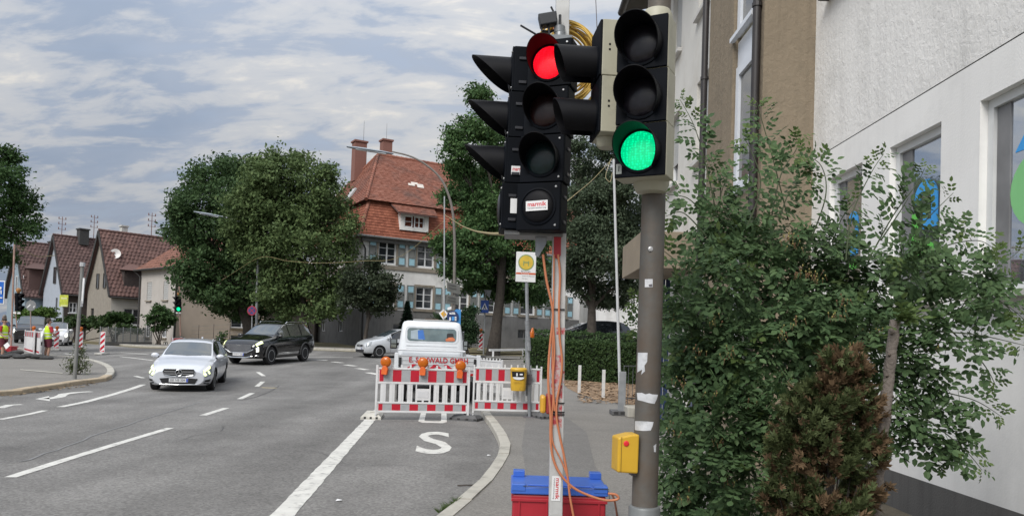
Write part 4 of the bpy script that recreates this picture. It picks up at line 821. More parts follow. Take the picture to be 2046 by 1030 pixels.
for i, (label, bl, Y, mat) in enumerate((('clipped dark hedge along the grey mesh fence', [(150, 640, 16, 14), (175, 645, 18, 12), (200, 645, 20, 14), (128, 645, 14, 12), (270, 660, 20, 7), (245, 655, 18, 10)], 59, L_HEDGE), ('bushy green shrub behind the mesh fence, under the brown roof', [(230, 633, 24, 12), (252, 638, 14, 12), (212, 640, 12, 12)], 60, leafm('leaf_shrub', (.03, .065, .02), (.055, .1, .03))), ('bright green hedge behind the black van', [(75, 624, 24, 9), (50, 630, 18, 9), (95, 626, 16, 10)], 64, L_LIME))):
    b = blob_px(bl, Y, .5); shrub('hedge_shrub', label, 'shrub' if i else 'hedge', b, 3000, .24, mat, gbase(bl[0][0], bl[0][1] + 40, Y), 8, .05)
Y = 45.6; b0 = gbase(812, 668, Y)
t = thing('fir_tree', 'small young fir tree in front of the pale house wall', 'tree', b0); top = aty(812, 602, Y); mb = MB(); mb.cyl(b0, top, .06, .015, 6); mb.build('trunk', BARK, t)
n = 2600; h = RNG.random(n) ** .8; an = RNG.random(n) * 6.28; rr = (1 - h) * .95 * (.5 + .5 * RNG.random(n)); H_ = top.z - b0.z
C = np.stack([rr * np.cos(an), rr * np.sin(an), h * H_ - rr * .25], 1); A = unit(np.stack([np.cos(an), np.sin(an), -.3 + 0 * an], 1) + RNG.normal(size=(n, 3)) * .25); Nn = unit(np.cross(A, unit(RNG.normal(size=(n, 3))))); B = np.cross(Nn, A)
newobj('crown', leaf_mesh('crown', C, A, B, Nn, np.full(n, .32), np.full(n, .06), leafm('needle', (.018, .034, .022), (.03, .05, .03))), t)
Y = 40.5; shrub('conifer_shrub', 'dense green conifer shrub beside the truck cab and blue sign', 'shrub', blob_px([(936, 625, 16, 18), (930, 650, 20, 22), (945, 660, 14, 30), (925, 675, 16, 20), (878, 640, 12, 14)], Y, .4), 4200, .18, leafm('leaf_thuja', (.03, .062, .028), (.055, .09, .04)), gbase(935, 705, Y), 6, .04, droop=-.6, aspect=.35)
Y = 50; shrub('garden_shrub', 'dark low shrub behind the black car under the trees', 'shrub', blob_px([(550, 645, 22, 12), (570, 640, 12, 9), (528, 655, 16, 10)], Y, .3), 1500, .2, L_DARK, gbase(550, 680, Y), 5)
Y = 58; shrub('garden_shrub', 'little weed-like shrub at the foot of the cream house wall', 'shrub', blob_px([(443, 672, 6, 12), (446, 684, 8, 8)], Y, .2), 300, .18, L_FRESH, gbase(444, 692, Y), 3)
# clipped hedges on the right
def hedge(label, p0, p1, h, d, n, ls, mat, z0=.1):
    p0, p1 = Vector(p0), Vector(p1); a = (p1 - p0).normalized(); nrm = Vector((-a.y, a.x)); base = G(p0.x, p0.y); t = thing('clipped_hedge', label, 'hedge', base); L_ = (p1 - p0).length
    core = MB(); R = Matrix((Vector((*a, 0)), Vector((*nrm, 0)), Vector((0, 0, 1)))).transposed(); c = (p0 + p1) / 2; core.box((c.x, c.y, gz(c.x, c.y) + h / 2 - .06), (L_ - .2, d - .24, h - .12), R); core.build('inner_shade_box', M('hedge_core', (.012, .018, .01), rough=1), t)  # solid near-black box, its colour stands in for the shade inside the hedge
    k = n // 3; u = RNG.random(n) * L_; v = np.where(RNG.random(n) < .65, -d / 2, (RNG.random(n) - .5) * d); top = RNG.random(n) < .38; z = np.where(top, h, RNG.random(n) * h); v = np.where(top, (RNG.random(n) - .5) * d, v)
    ends = RNG.random(n) < .08; u = np.where(ends, np.where(RNG.random(n) < .5, 0, L_), u); v = np.where(ends, (RNG.random(n) - .5) * d, v)
    wob = .05 * np.sin(u * 3.1) + .04 * np.sin(u * 7.7 + z * 5); j = RNG.normal(size=(n, 3)) * .05
    X = p0.x + a.x * u + nrm.x * (v + wob); Y_ = p0.y + a.y * u + nrm.y * (v + wob); Zb = np.array([gz(x, y) for x, y in zip(X, Y_)]); C = np.stack([X, Y_, Zb + z + wob * .6], 1) + j - np.array(base)
    D = np.where(top[:, None], np.array([[0, 0, 1.]]), np.array([[-nrm.x, -nrm.y, .2]])); A = unit(RNG.normal(size=(n, 3)) + np.array([0, 0, .3])); Nn = unit(D + RNG.normal(size=(n, 3)) * .5); B = unit(np.cross(Nn, A)); Nn = np.cross(A, B); l = ls * (.6 + .8 * RNG.random(n))
    newobj('foliage', leaf_mesh('foliage', C, A, B, Nn, l, l * .6, mat), t); return t
hedge('long clipped green hedge behind the two white bollards', (.78, 28.6), (6.6, 26.4), 1.46, 1.3, 24000, .085, L_HEDGE)
hedge('dark lower hedge in front of the parked dark car', (1.0, 36.2), (9.5, 34.9), 1.62, 1.0, 8000, .11, L_DARK)
# weeds round the leaning post
b = aty(150, 752, 23.6); shrub('weed_clump', 'clump of grey-green weeds growing round the leaning post', 'weeds', [(b.x, 23.6, .5, .2, .18, .4), (b.x - .16, 23.55, .4, .16, .12, .3), (b.x + .22, 23.6, .45, .18, .13, .36), (b.x + .08, 23.6, .8, .14, .1, .3)], 1000, .09, leafm('leaf_weed', (.075, .10, .045), (.13, .15, .07)), G(b.x, 23.6, .1), 8, .012, .12, 6, aspect=.3)
# ================================================================== ROSE BUSH, BARE TRUNK AND BROWNING CONIFER (right foreground)
ROSE = leafm('rose_leaf', (.064, .118, .052), (.12, .185, .08), rough=.5, transl=.22); ROSE_Y = leafm('rose_young_leaf', (.085, .14, .04), (.14, .19, .07), rough=.45, transl=.3); STEM = M('rose_stem', (.05, .07, .03), rough=.7, var=.3)
def leaflet(mb, o, d, n, l, w):
    d = d.normalized(); s = n.cross(d).normalized(); n = d.cross(s)
    P = lambda t, x, h: o + d * (l * t) + s * (w * x) + n * (h * l)
    mb.add([P(0, 0, 0), P(.3, .42, .05), P(.68, .36, .04), P(1, 0, -.06), P(.68, -.36, .04), P(.3, -.42, .05), P(.5, 0, -.01)], [(0, 6, 1), (1, 6, 2), (2, 6, 3), (3, 6, 4), (4, 6, 5), (5, 6, 0)])
def compound(mb, o, d, n, L_, k=5, stalk=True):
    d = d.normalized(); s = n.cross(d).normalized(); n = d.cross(s); 
    if stalk: mb.tube([o, o + d * L_ * .5 + n * L_ * .04, o + d * L_], .0016, 3, False)
    leaflet(mb, o + d * L_ * .93, d - n * .25, n, L_ * .46, L_ * .32)
    for i in range((k - 1) // 2):
        q = o + d * (L_ * (.30 + .30 * i)) + n * (L_ * .03)
        for sg in (-1, 1): leaflet(mb, q, d * .55 + s * sg - n * .18, n + s * sg * -.2, L_ * (.36 + .05 * i), L_ * .26)
def rose_bush():
    rr = random.Random(21); Yc = 4.9; base = Vector((2.05, 5.3, .11)); t = thing('rose_bush', 'big overgrown wild rose bush with long arching shoots against the white building', 'bush', base)
    vol = [(1432, 560, 62, 70), (1395, 660, 52, 80), (1385, 780, 48, 90), (1470, 700, 70, 80), (1450, 840, 80, 90), (1380, 920, 50, 80), (1540, 610, 80, 70), (1570, 700, 80, 70), (1640, 600, 80, 70), (1690, 660, 70, 60), (1600, 520, 70, 46), (1450, 475, 44, 46), (1500, 520, 60, 50), (1755, 590, 55, 50), (1720, 720, 50, 45), (1500, 930, 60, 80), (1560, 800, 70, 60), (1690, 540, 60, 40), (1400, 1010, 70, 60), (1480, 1060, 100, 70), (1360, 600, 30, 46), (1352, 850, 28, 70), (1510, 470, 40, 30), (1560, 480, 50, 34), (1455, 450, 30, 34), (1640, 500, 60, 40), (1420, 500, 40, 50), (1660, 760, 60, 60), (1740, 640, 50, 50), (1610, 640, 90, 80), (1420, 720, 60, 90), (1345, 700, 22, 60), (1345, 960, 26, 60), (1690, 850, 50, 50)]
    vol2 = [(1850, 560, 46, 42), (1820, 690, 46, 40), (1880, 640, 34, 20), (1850, 830, 40, 26), (1930, 600, 50, 20), (1800, 520, 46, 36), (1830, 760, 40, 36), (1770, 840, 36, 50), (1880, 880, 30, 20), (1960, 555, 40, 12)]
    B = blob_px(vol, Yc, .55, .8) + blob_px(vol2, 4.55, .2, .7)
    shoots = [([(1445, 500), (1415, 350), (1388, 255), (1358, 198)], 5.0), ([(1575, 440), (1545, 320), (1522, 240), (1513, 205)], 5.2), ([(1490, 460), (1520, 370), (1500, 300), (1485, 275)], 4.8), ([(1620, 480), (1650, 390), (1640, 330), (1598, 305)], 4.9), ([(1690, 520), (1702, 430), (1738, 350), (1765, 308)], 4.7), ([(1735, 520), (1785, 430), (1830, 370), (1848, 335)], 4.7),
              ([(1800, 500), (1850, 440), (1905, 385)], 4.6), ([(1790, 520), (1870, 475), (1930, 452)], 4.6), ([(1770, 570), (1880, 540), (1970, 545), (2050, 490)], 4.5), ([(1800, 640), (1900, 600), (1990, 600), (2050, 640)], 4.5), ([(1840, 660), (1950, 668), (2050, 690)], 4.4), ([(1800, 750), (1880, 780), (1950, 800), (2002, 832)], 4.5), ([(1780, 790), (1870, 850), (1930, 900), (1962, 938)], 4.4), ([(1410, 470), (1365, 425), (1330, 432)], 4.8), ([(1400, 420), (1372, 395), (1332, 388)], 4.9), ([(1840, 560), (1930, 570), (2010, 610), (2030, 655)], 4.6), ([(1560, 430), (1580, 380), (1625, 345)], 4.9), ([(1470, 450), (1440, 400), (1455, 350)], 5.0), ([(1660, 500), (1680, 440), (1710, 400)], 4.9),
              ([(1400, 560), (1350, 520), (1325, 500)], 4.8), ([(1760, 480), (1800, 420), (1815, 395)], 4.7), ([(1430, 690), (1365, 640), (1300, 620), (1262, 600)], 5.4), ([(1430, 690), (1365, 665), (1300, 660), (1256, 655)], 5.4), ([(1820, 560), (1870, 500), (1950, 480), (1990, 500)], 4.6), ([(1790, 830), (1850, 900), (1890, 930)], 4.5), ([(1880, 640), (1960, 720), (1990, 770)], 4.5), ([(1540, 440), (1560, 350), (1590, 300), (1600, 270)], 5.1), ([(1430, 440), (1440, 370), (1420, 310)], 5.1)]
    st = MB(); leaves = []
    def rnd(s=1.): return Vector((rr.gauss(0, s), rr.gauss(0, s), rr.gauss(0, s)))
    for pts, Y in shoots:
        P = smooth_path(P3(pts, Y), 10); k = len(P); st.tube(P, [.0055 * (1 - .75 * i / k) for i in range(k)], 5, False); L_ = sum((a - b).length for a, b in zip(P, P[1:])); m = int(L_ / .021)
        for j in range(m):
            u = (j + rr.random()) / m; i = min(k - 2, int(u * (k - 1))); o = P[i].lerp(P[i + 1], u * (k - 1) - i); d = (P[i + 1] - P[i]).normalized(); side = d.cross(Vector((0, -1, 0))).normalized() * (1 if j % 2 else -1)
            tip = ss(.5, 1, u); leaves.append((o, d * .5 + side * .9 + rnd(.25) + Vector((0, -.2, -.1)), Vector((0, -.6, .8)) + rnd(.3), (.115 - .05 * tip) * rr.uniform(.75, 1.25), tip > .45 and rr.random() < .7))
    for b in B:                                    # canes feeding the crown
        e = Vector(b[:3]); s = base + Vector((rr.uniform(-.4, .4), rr.uniform(-.2, .2), 0)); mid = s.lerp(e, .55) + Vector((rr.uniform(-.15, .15), rr.uniform(-.1, .1), .25)); P = smooth_path([s, mid, e], 5); st.tube(P, [.009 * (1 - .7 * i / len(P)) for i in range(len(P))], 5, False)
    vols = [b[3] * b[5] for b in B]; n = 5200
    for _ in range(n):
        b = rr.choices(B, vols)[0]; d = rnd().normalized(); r = rr.uniform(.35, 1.03); d2 = Vector((d.x, -abs(d.y) if rr.random() < .72 else d.y, d.z)); o = Vector((b[0] + d2.x * b[3] * r, b[1] + d2.y * b[4] * r, b[2] + d2.z * b[5] * r))
        if o.x > 3.68: continue
        out = Vector((d2.x, d2.y - .35, d2.z * .6)); leaves.append((o, out + rnd(.55) + Vector((0, 0, -.25)), Vector((d2.x * .4, -.55, .75)) + rnd(.35), .108 * rr.uniform(.7, 1.25), rr.random() < .05))
    st.build('cane', STEM, t, smooth=60)['kind'] = 'stuff'
    # the leaves that show largest are single leaves, the others one mass
    leaves.sort(key=lambda q: q[0].y - q[3] * 6); near, rest = leaves[:290], leaves[290:]
    var = []
    for v in range(4):
        for m_ in (ROSE, ROSE_Y):
            mb = MB(); compound(mb, Vector(), Vector((0, 1, 0)), Vector((0, 0, 1)), 1., 5 if v % 2 else 7, False)
            mb.tube([Vector((0, -.25, -.03)), Vector((0, .5, .03)), Vector((0, .93, 0))], .012, 3, False); mb.v = [tuple(Vector(p) + Vector((0, 0, .05 * math.sin(p[1] * 3 + v) + .03 * math.sin(p[0] * 9 + v)))) for p in mb.v]; var.append(mb.mesh('leaf', m_))
    for o, d, n_, L_, yg in near:
        d = d.normalized(); s = n_.cross(d).normalized(); n2 = s.cross(d) * -1; ob = newobj('leaf', var[rr.randrange(4) * 2 + (1 if yg else 0)], t)
        ob.matrix_local = Matrix.Translation(o - base) @ Matrix((s, d, d.cross(s) * -1)).transposed().to_4x4() @ Matrix.Scale(L_, 4)
    for nm, flag, m_ in (('leaves', False, ROSE), ('young_leaves', True, ROSE_Y)):
        mb = MB()
        for o, d, n_, L_, yg in rest:
            if yg == flag: compound(mb, o, d, n_, L_, rr.choice((5, 7)), False)
        mb.build(nm, m_, t, kind='stuff')
    # faded flower heads and green hips
    hp = MB(); c2 = MB()
    for (x, y) in [(1618, 545), (1600, 540), (1635, 552), (1590, 640), (1560, 660), (1672, 632), (1585, 480), (1570, 470), (1430, 640), (1345, 640), (1390, 700), (1452, 706), (1700, 690), (1855, 690), (1500, 800), (1420, 790), (1360, 760), (1345, 860), (1430, 880), (1460, 960), (1370, 990), (1510, 880), (1745, 660), (1690, 600)]:
        p = aty(x, y, 4.35)
        for k in range(9):
            q = p + Vector((rr.gauss(0, .024), rr.gauss(0, .03), rr.gauss(0, .018))); (hp if rr.random() < .4 else c2).ball(q, (.0045, .0045, .006), 5, 4); hp.tube([q, q + Vector((rr.uniform(-.02, .02), 0, -.03))], .001, 3, False)
    hp.build('withered_blossom', M('withered', (.15, .08, .04), rough=.9, island=.4), t)['kind'] = 'stuff'; c2.build('rose_hip', M('hip', (.22, .19, .05), rough=.6, island=.4), t)['kind'] = 'stuff'
    return t
rose_bush()
def bare_trunk():
    P = smooth_path(P3([(1742, 1050), (1752, 960), (1765, 850), (1777, 740), (1788, 640)], 3.75), 8); lo = P[0]; base = Vector((lo.x - .06, lo.y, .11)); t = thing('bare_trunk', 'bare grey sawn-off trunk leaning in front of the rose bush', 'trunk', base)
    P = [base - Vector((0, 0, .05)), base.lerp(lo, .5)] + P; k = len(P); m = MB(); m.tube([p + Vector((.003 * math.sin(i * 2.1), 0, 0)) for i, p in enumerate(P)], [.034 - .010 * i / k + .0015 * math.sin(i * 1.7) for i in range(k)], 14)
    m.build('stem', M('grey_bark', (.17, .145, .125), rough=.9, var=.2, scale=14, bump=.8, bscale=70, dirt=((.09, .075, .065), .5, .7), dscale=6), t, smooth=70)
    m = MB(); rr = random.Random(2)
    for i in range(4, k - 1, 3):
        d = Vector((rr.choice((-1, 1)) * .6, -.7, .35)).normalized(); r_ = .028; m.cyl(P[i] + d * r_ * .7, P[i] + d * (r_ + .008), .009, .006, 8)
    m.build('knot', M('knot', (.10, .08, .065), rough=.9), t, smooth=60)
    m = MB()
    for k_ in range(14): compound(m, P[-1] + Vector((rr.uniform(-.02, .02), -.02, rr.uniform(-.05, .02))), Vector((rr.uniform(-1, 1), -.6, rr.uniform(-.2, 1))), Vector((0, -.5, .8)), rr.uniform(.07, .12), 5)
    m.build('sprout', ROSE_Y, t)
bare_trunk()
def browning_conifer():
    rr = np.random.default_rng(8); Y = 3.55; t0 = aty(1650, 1000, Y); base = Vector((t0.x, Y, .11)); t = thing('browning_conifer', 'low cypress shrub turning brown in front of the rose bush', 'shrub', base)
    prof_y = [715, 760, 800, 850, 900, 950, 1030, 1100]; xl = [1662, 1646, 1588, 1560, 1545, 1532, 1530, 1530]; xr = [1708, 1722, 1742, 1750, 1756, 1756, 1750, 1745]; blobs = []
    while len(blobs) < 240:
        y = rr.uniform(718, 1085); u = rr.random(); x0_, x1_ = np.interp(y, prof_y, xl), np.interp(y, prof_y, xr); x = x0_ + (x1_ - x0_) * u
        br = .92 if y < 785 and x > 1640 else (.06 if (x < 1655 and y < 890) else (.25 if x > 1690 and y < 900 else .36)); blobs.append((x, y, 20, 20, br, (u - .5) * 2))
    C = []; A = []; Nn = []; Ls = []; mi = []; Wd = []
    for (x, y, rx, ry, br, sx) in blobs:
        p = np.array(aty(x, y, Y + rr.uniform(-.12, .16) + .1 * abs(sx))); ax = unit(np.array([sx * .8 + rr.normal() * .3, -.5 + rr.normal() * .2, .75])); brown = rr.random() < br; PL = rr.uniform(.07, .13)
        for k in range(20):
            s0 = rr.random() ** .8; fd = unit(ax + rr.normal(size=3) * .5); nn = unit(np.cross(fd, rr.normal(size=3))); bb = np.cross(nn, fd); c = p + ax * PL * (s0 - .4) + rr.normal(size=3) * .014; fl = rr.uniform(.022, .042); bz = 1 if brown ^ (rr.random() < .1) else 0
            for q in range(13):
                a_ = (q / 12 - .5) * 2.2 + rr.normal() * .12; dv = unit(fd * math.cos(a_) + bb * math.sin(a_) + nn * rr.normal() * .25); l = fl * (.4 + .6 * math.cos(a_)) * rr.uniform(.7, 1.2)
                C.append(c + fd * fl * .3 * (q % 3) + dv * l * .5); A.append(dv); Nn.append(nn + .3 * rr.normal(size=3)); Ls.append(l); Wd.append(l * rr.uniform(.22, .38)); mi.append(bz)
    C, A, Nn, Ls, Wd, mi = map(np.array, (C, A, Nn, Ls, Wd, mi)); B = unit(np.cross(Nn, A)); Nn = np.cross(A, B)
    me = leaf_mesh('foliage', C - np.array(base), A, B, Nn, Ls, Wd, [leafm('cypress_green', (.075, .10, .040), (.13, .155, .066)), leafm('cypress_brown', (.12, .08, .045), (.215, .142, .082), rough=.75)], mi); newobj('foliage', me, t)
    m = MB()
    for (x, y, rx, ry, br, sx) in blobs[::12]: e = aty(x, y, Y + .05); m.tube([base + Vector((0, 0, -.03)), base.lerp(e, .5) + Vector((0, .03, .05)), e], [.010, .006, .002], 6)
    m.build('branches', BARK, t)
browning_conifer()
# ================================================================== SIGNALS IN THE FOREGROUND
BLK = M('signal_black', (.0022, .0034, .006), rough=.6, var=.25, scale=7, spec=.1); BLK2 = M('visor_black', (.0045, .0045, .006), rough=.55, var=.3, scale=10, spec=.16)
BEIGE = M('signal_beige', (.36, .345, .265), rough=.5, var=.08, scale=5, dirt=((.25, .24, .19), .55, .75), dscale=4)
DLENS = M('dark_lens', (.007, .006, .009), rough=.3, var=.5, scale=40, spec=.3, coat=.12); DLG = M('dark_green_lens', (.004, .012, .013), rough=.3, var=.4, scale=40, spec=.3, coat=.1); DLR = M('dark_red_lens', (.014, .005, .005), rough=.3, var=.4, scale=40, spec=.3, coat=.1)
SCREW = M('screw', (.45, .45, .45), rough=.35, metal=.8)
def lit(name, c, strength, scale):
    m = bpy.data.materials.new(name); m.use_nodes = True; nt = m.node_tree; N = nt.nodes.new; L = nt.links.new; p = nt.nodes['Principled BSDF']; p.inputs['Base Color'].default_value = (*[x * .3 for x in c], 1); p.inputs['Roughness'].default_value = .3
    tc = N('ShaderNodeTexCoord'); v = N('ShaderNodeTexVoronoi'); v.inputs['Scale'].default_value = scale; v.inputs['Randomness'].default_value = .35; L(tc.outputs['Object'], v.inputs[0])
    r = N('ShaderNodeMapRange'); r.inputs[1].default_value = 0; r.inputs[2].default_value = .5; r.inputs[3].default_value = 1.45; r.inputs[4].default_value = .6; L(v.outputs['Distance'], r.inputs[0])
    k = N('ShaderNodeMath'); k.operation = 'MULTIPLY'; k.inputs[1].default_value = strength; L(r.outputs[0], k.inputs[0]); L(k.outputs[0], p.inputs['Emission Strength']); p.inputs['Emission Color'].default_value = (*c, 1); return m
RED_LIT = lit('red_signal_light', (1., .006, .02), .8, 75); GREEN_LIT = lit('green_signal_light', (.0, .80, .31), .70, 85)
STK = M('sticker_white', (.72, .72, .72), rough=.5, var=.04); REDTXT = M('sticker_red', (.55, .03, .04), rough=.5); DKTXT = M('sticker_dark', (.10, .09, .10), rough=.5)
def visor(T, r, L_, prof, a0=-62, a1=242, n=30, th=.004, flare=1.0, seg=4):
    """tunnel visor along local -Y, open underneath; prof(sin) gives length share"""
    mb = MB(T); ang = [rad(a0 + (a1 - a0) * i / n) for i in range(n + 1)]; vs = []; m = seg + 1
    for a in ang:
        l = L_ * max(.02, prof(math.sin(a)))
        for rr_ in (r, r - th):
            for k in range(m): t = k / seg; q = rr_ * (1 + (flare - 1) * t); vs.append((q * math.cos(a), -l * t, q * math.sin(a)))
    fs = []; st = 2 * m
    for i in range(n):
        A, B = i * st, (i + 1) * st
        for k in range(seg): fs += [(A + k, B + k, B + k + 1, A + k + 1), (A + m + k + 1, B + m + k + 1, B + m + k, A + m + k)]
        fs.append((A + seg, B + seg, B + m + seg, A + m + seg))
    for A in (0, n * st):
        for k in range(seg): fs.append((A + k, A + k + 1, A + m + k + 1, A + m + k))
    mb.add(vs, fs); return mb
def lens(T, r, bulge=.018, n=28, m=5):
    mb = MB(T); mb.lathe([(r, .0)] + [(r * math.cos(PI / 2 * k / m) + 1e-4, bulge * math.sin(PI / 2 * k / m)) for k in range(m + 1)], (0, 0, 0), (0, -1, 0), n); return mb
CUT = lambda s: max(0., (s + .82) / 1.82) ** .85           # side view: long roof, slanting lower edge
CUT2 = lambda s: max(.03, (s + .86) / 1.86) ** .6
FULL = lambda s: .88 + .12 * (s + 1) / 2
def signal_chamber(parent, T, w, h, d, body, face, lm, lr, vl, prof, vm=None, a0=-62, zc=0., screws=True, flare=1.02, seams=False, vis=True, hue_in=None):
    c = MB(T); c.bb((-w / 2, -d * .5, -h / 2 + .0015), (w / 2, d * .5, h / 2 - .0015)); ch = c.build('signal_chamber', body, parent, bevel=.004)
    f = MB(T); e = .004; f.bb((-w / 2 + .003, -d * .5 - .012, -h / 2 + .003), (w / 2 - .003, -d * .5 + .003, h / 2 - .003)); f.build('door', face, ch, bevel=.004)
    T2 = T @ Matrix.Translation((0, -d * .5 - .012, zc)); g = MB(T2); g.lathe([(lr + .014, -.001), (lr + .014, .006), (lr + .004, .008), (lr + .002, .002)], (0, 0, 0), (0, -1, 0), 28); g.build('lens_ring', face, ch, smooth=40)
    lens(T2 @ Matrix.Translation((0, -.002, 0)), lr).build('lens', lm, ch, smooth=60)
    if vis: visor(T2, lr + .012, vl, prof, a0, 180 - a0, flare=flare).build('visor', vm or BLK2, ch, smooth=45)
    if screws:
        for z in (-h / 2 + .028, h / 2 - .028): s = MB(T); s.lathe([(.007, 0), (.007, .004), (.004, .006)], (w / 2 - .028, -d * .5 - .012, z), (0, -1, 0), 8); s.build('screw', SCREW, ch)
    if seams:
        for sx in (-1, 1):
            for z in (-h * .3, h * .22): s = MB(T); s.box((sx * (w / 2 + .002), -.0, z), (.012, .045, .016)); s.build('clip', M('clip', (.02, .02, .024), rough=.35), ch, bevel=.002)
    return ch
def sticker(parent, T, w, h, txt, sub='', red=REDTXT, rot=0):
    m = MB(T); m.bb((-w / 2, -.0015, -h / 2), (w / 2, 0, h / 2)); s = m.build('sticker', STK, parent)
    def tx(body, size, width, x, z, mat, bold=0.):
        vs, fs = text_mesh(body, size, 0, width, bold); k = MB(T @ Matrix.Rotation(rot, 4, 'Y')); k.add([(x + float(v[0]), -.0022, z + float(v[1])) for v in vs], fs); k.build('lettering', mat, parent)
    L_ = w if not rot else h; H_ = h if not rot else w
    if txt: tx(txt, H_ * .62, L_ * .86, 0, H_ * .14, red, .012 * H_)
    if sub: tx(sub, H_ * .24, L_ * .86, 0, -H_ * .23, DKTXT); 
    return s
def RT(p, ang): return Matrix.Translation(p) @ Matrix.Rotation(rad(ang), 4, 'Z')
def mobile_signal():
    Y = 4.4; pb = aty(1110, 1000, Y); pt = aty(1124, 0, Y); d = (pt - pb) / (pt.z - pb.z); foot = pb - d * pb.z; foot.z = .105; foot = pb - d * (pb.z - .105)
    t = thing('mobile_traffic_signal', 'mobile traffic signal on a red and white square pole showing red in the foreground', 'traffic light', foot)
    pole = MB(); q = lambda z: foot + d * (z - .105)
    GALV = M('pole_grey', (.48, .48, .47), rough=.5, metal=.1, var=.12, scale=9, dirt=((.36, .35, .34), .5, .75), dscale=7)
    pole.beam(q(.12), q(4.05), .078, .078, (0, 1, 0)); pole.build('pole', GALV, t, bevel=.004)
    rb = MB()
    for z0, z1, x0, x1 in ((2.26, 2.40, -.036, .006), (.72, .723, 0, .01)):
        a, b = q(z0), q(z1); rb.add([a + Vector((x0, -.0405, 0)), a + Vector((x1, -.0405, 0)), b + Vector((x1, -.0405, 0)), b + Vector((x0, -.0405, 0))], [(0, 1, 2, 3)])
    RB = M('red_band', (.40, .02, .03), rough=.5, var=.2)
    a, b = q(2.12), q(2.30); rb.prism([a + Vector((-.034, -.041, 0)), a + Vector((-.02, -.041, -.02)), a + Vector((-.004, -.041, -.02)), a + Vector((.008, -.041, 0)), b + Vector((.008, -.041, 0)), b + Vector((-.034, -.041, 0))], (0, -.006, 0)); rb.build('red_tab', RB, t)
    WR = M('worn_red', (.42, .05, .06), rough=.6, var=.2, dirt=((.46, .42, .40), .44, .56), dscale=16)
    for px_, (z0, z1, x0, x1) in enumerate(((1.12, 1.54, -.0385, .028), (1.66, 1.70, -.012, .0385), (1.38, 1.45, -.02, .0385))):
        m = MB(); a, b = q(z0), q(z1); o = Vector((0, -.0398 - px_ * .0004, 0)); m.add([a + o + Vector((x0, 0, 0)), a + o + Vector((x1, 0, 0)), b + o + Vector((x1, 0, 0)), b + o + Vector((x0, 0, 0))], [(0, 1, 2, 3)]); m.build('red_stripe', WR, t)
    bs = MB()                               # foot cross of the stand
    bs.bb(foot + Vector((-.5, -.05, .0)), foot + Vector((.5, .05, .06))); bs.bb(foot + Vector((-.05, .051, 0)), foot + Vector((.05, .5, .06))); bs.build('stand_foot', GALV, t)
    # head facing the viewer: four chambers
    w, h, dp = .262, .272, .13; ang = -20
    zt = aty(1095, 88, Y - .12).z; cx = aty(1094, 275, Y - .12).x
    for i in range(4):
        p = Vector((cx + (.012 * (1.5 - i)), Y - .12, zt - h * (i + .5))); T = RT(p, ang)
        if i < 3: signal_chamber(t, T, w, h, dp, BLK, BLK, (RED_LIT, DLR, DLG)[i], .093, .165, CUT, seams=True)
        else:
            ch = signal_chamber(t, T, w, h, dp, BLK, BLK, BLK2, .092, .1, CUT, seams=True, vis=False)
            sticker(ch, T @ Matrix.Translation((.0, -dp * .5 - .034, -.0)) @ Matrix.Rotation(rad(-2), 4, 'Y'), .128, .056, 'marmik', 'Verkehrssicherung')
    # head facing the side street: seen from its flank
    Yb = Y + .02; zb = aty(1030, 108, Yb).z; cxb = aty(1031, 285, Yb).x
    for i in range(4):
        p = Vector((cxb + .012 * (1.5 - i), Yb, zb - h * (i + .5) * .975)); T = RT(p, -86); ch = signal_chamber(t, T, .25, h * .975, .10, BLK, BLK, DLENS, .092, .235, CUT, seams=True, vis=i < 3)
        F_ = T @ Matrix.Rotation(rad(90), 4, 'Z')
        if i == 2: sticker(ch, T @ Matrix.Translation((.126, .018, -.06)) @ Matrix.Rotation(rad(90), 4, 'Z'), .085, .05, 'marmik', 'Verkehrssicherung')
        if i == 3: sticker(ch, T @ Matrix.Translation((.126, .02, -.0)) @ Matrix.Rotation(rad(90), 4, 'Z'), .062, .085, '', '')
    k = MB(); p = Vector((cxb + .01, Yb, zb - 4 * h * .975)); k.bb(p + Vector((-.06, -.1, -.03)), p + Vector((.28, .1, -.002))); k.build('bracket', M('bracket_grey', (.2, .2, .2), rough=.5, metal=.4), t, bevel=.004)
    m = MB(); a = aty(1077, 462, Y - .02); m.prism([a, aty(1094, 462, Y - .02), aty(1092, 485, Y - .02), aty(1076, 512, Y - .02), aty(1070, 508, Y - .02), aty(1070, 462, Y - .02)], (0, .05, 0)); m.build('cable_duct', M('galvanised', (.30, .31, .33), rough=.4, metal=.5, var=.1), t)
    # detector and aerials on top
    dk = M('detector_black', (.016, .018, .022), rough=.5, var=.2); Yd = Y - .1
    m = MB(); m.prism([aty(1075, 27, Yd), aty(1112, 21, Yd), aty(1114, 44, Yd), aty(1080, 50, Yd)], (0, .07, 0)); dd = m.build('motion_detector', dk, t, bevel=.006)
    m = MB(); m.tube([aty(1081, 48, Yd + .03), aty(1083, 62, Yd + .03), aty(1100, 64, Yd + .05), aty(1113, 58, Yd + .06)], .008, 6); m.tube([aty(1095, 45, Yd + .03), aty(1099, 86, Yd + .03)], .007, 6); m.tube([aty(1119, 30, Yd + .02), aty(1119, 62, Yd + .02)], .008, 6); m.build('detector_bracket', dk, dd)
    m = MB(); m.cyl(aty(1118, 66, Y - .06), aty(1118, 54, Y - .06), .033, .033, 14); m.lathe([(.03, 0), (.032, .06), (.025, .07)], aty(1118, 86, Y - .06), (0, 0, 1), 14); m.bb(aty(1098, 92, Y - .1), aty(1140, 84, Y + .0)); m.build('lamp_adapter', M('adapter_grey', (.20, .21, .22), rough=.4, metal=.3, var=.25), t, smooth=45)
